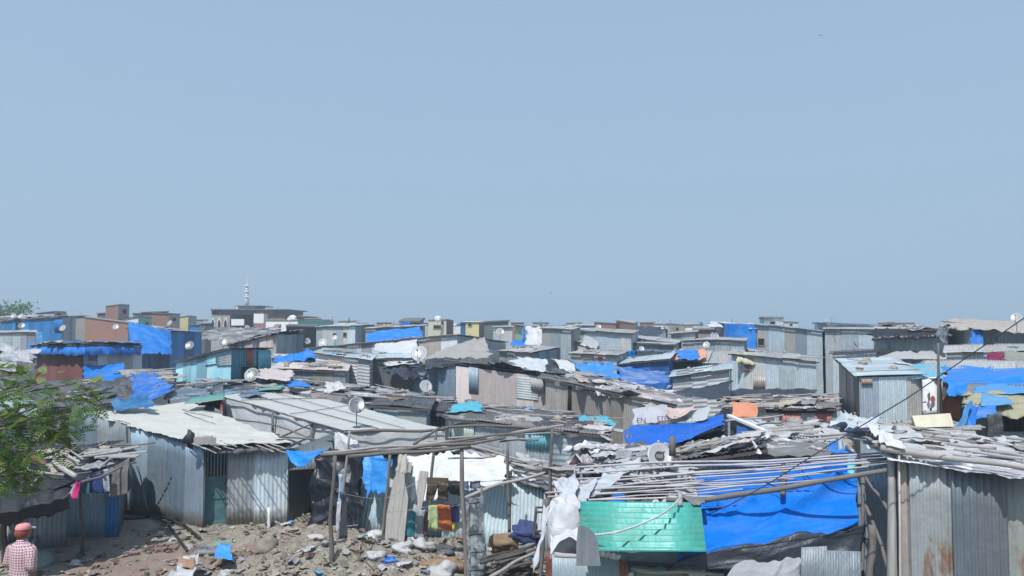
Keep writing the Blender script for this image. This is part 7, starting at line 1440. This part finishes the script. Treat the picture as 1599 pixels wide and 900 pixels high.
# worn red brick path at the left
sx = s.n('ShaderNodeSeparateXYZ'); s.l(p, sx.inputs[0])
vd = s.n('ShaderNodeVectorMath'); vd.operation = 'DISTANCE'; s.l(s.mapp(p, (.62, 1, 0)), vd.inputs[0]); vd.inputs[1].default_value = (-6.3 * .62, 15.6, 0)
pm = s.ramp(s.math('ADD', vd.outputs['Value'], s.math('MULTIPLY', s.noise(p, 1.4, 4), 1.4)), [(0.0, 0.0), (.5, 0.0), (1.0, 1.0)])
pm2 = s.math('SUBTRACT', 2.35, s.math('ADD', vd.outputs['Value'], s.math('MULTIPLY', s.noise(p, 1.4, 4), 1.6)))
pmc = s.ramp(pm2, [(.0, 0.0), (.3, .8)])
col = s.mix(pmc, col, s.mix(s.ramp(b, [(.4, 0.0), (.6, 1.0)]), (.25, .16, .135), (.23, .185, .16)))
s.bump(s.math('ADD', s.math('MULTIPLY', b, 1.0), s.math('MULTIPLY', c, .5)), .7, .06)
s.done(col, .95, 0, .15)
g = M.build('ground', s.m, None, False, origin=(0, 0, 0)); g['kind'] = 'structure'

# ------------------------------------------------------------------ light, sky, air
EL, AZ = 57.0, math.atan2(-.36, -.93)          # the sun stands behind the camera, a little to the left
sd = V((math.cos(rad(EL)) * math.sin(AZ), math.cos(rad(EL)) * math.cos(AZ), math.sin(rad(EL))))
ld = bpy.data.lights.new('sun', 'SUN'); ld.energy = 4.6; ld.angle = rad(.53); ld.color = (1, .975, .94)
lo = bpy.data.objects.new('sun', ld); COL.objects.link(lo); lo.rotation_euler = sd.to_track_quat('Z', 'Y').to_euler()
wd = bpy.data.worlds.new('World'); sc.world = wd; wd.use_nodes = True; nt = wd.node_tree; bg = nt.nodes['Background']
sk = nt.nodes.new('ShaderNodeTexSky'); sk.sky_type = 'NISHITA'; sk.sun_disc = False; sk.sun_elevation = rad(EL); sk.sun_rotation = AZ % (2 * math.pi)
sk.air_density = 1.3; sk.dust_density = 3.0; sk.ozone_density = 2.0
mx = nt.nodes.new('ShaderNodeMix'); mx.data_type = 'RGBA'; mx.inputs[0].default_value = .82; mx.inputs[7].default_value = (3.5, 5.1, 6.9, 1)
nt.links.new(sk.outputs[0], mx.inputs[6]); tcw = nt.nodes.new('ShaderNodeTexCoord'); sxw = nt.nodes.new('ShaderNodeSeparateXYZ'); nt.links.new(tcw.outputs['Generated'], sxw.inputs[0])
rw_ = nt.nodes.new('ShaderNodeValToRGB'); rw_.color_ramp.elements[0].position = 0.0; rw_.color_ramp.elements[0].color = (1.17, 1.17, 1.16, 1); rw_.color_ramp.elements[1].position = .38; rw_.color_ramp.elements[1].color = (.97, .98, 1, 1)
e_ = rw_.color_ramp.elements.new(.16); e_.color = (1.07, 1.07, 1.06, 1)
nt.links.new(sxw.outputs[2], rw_.inputs[0]); mw_ = nt.nodes.new('ShaderNodeMix'); mw_.data_type = 'RGBA'; mw_.blend_type = 'MULTIPLY'; mw_.inputs[0].default_value = 1
nt.links.new(mx.outputs[2], mw_.inputs[6]); nt.links.new(rw_.outputs[0], mw_.inputs[7]); nt.links.new(mw_.outputs[2], bg.inputs[0]); bg.inputs[1].default_value = .1
vs = sc.view_settings; vs.view_transform = 'Standard'; vs.look = 'None'; vs.gamma = 1; vs.use_curve_mapping = False; vs.exposure = 0.12
sc.display_settings.display_device = 'sRGB'
sc.cycles.max_bounces = 6; sc.cycles.diffuse_bounces = 3; sc.cycles.volume_bounces = 0

# ---- hazy air
M = MB(); M.box((0, 100, 19.5), (460, 270, 43)); hz = M.build('haze', bpy.data.materials.new('haze'), None, origin=(0, 100, 19.5)); hz['kind'] = 'stuff'
hm = hz.data.materials[0]; hm.use_nodes = True; hn = hm.node_tree; hn.nodes.clear(); ho = hn.nodes.new('ShaderNodeOutputMaterial'); hv = hn.nodes.new('ShaderNodeVolumePrincipled')
hv.inputs['Color'].default_value = (.74, .87, 1, 1); hv.inputs['Density'].default_value = .0021; hv.inputs['Anisotropy'].default_value = .2; hn.links.new(hv.outputs[0], ho.inputs['Volume'])
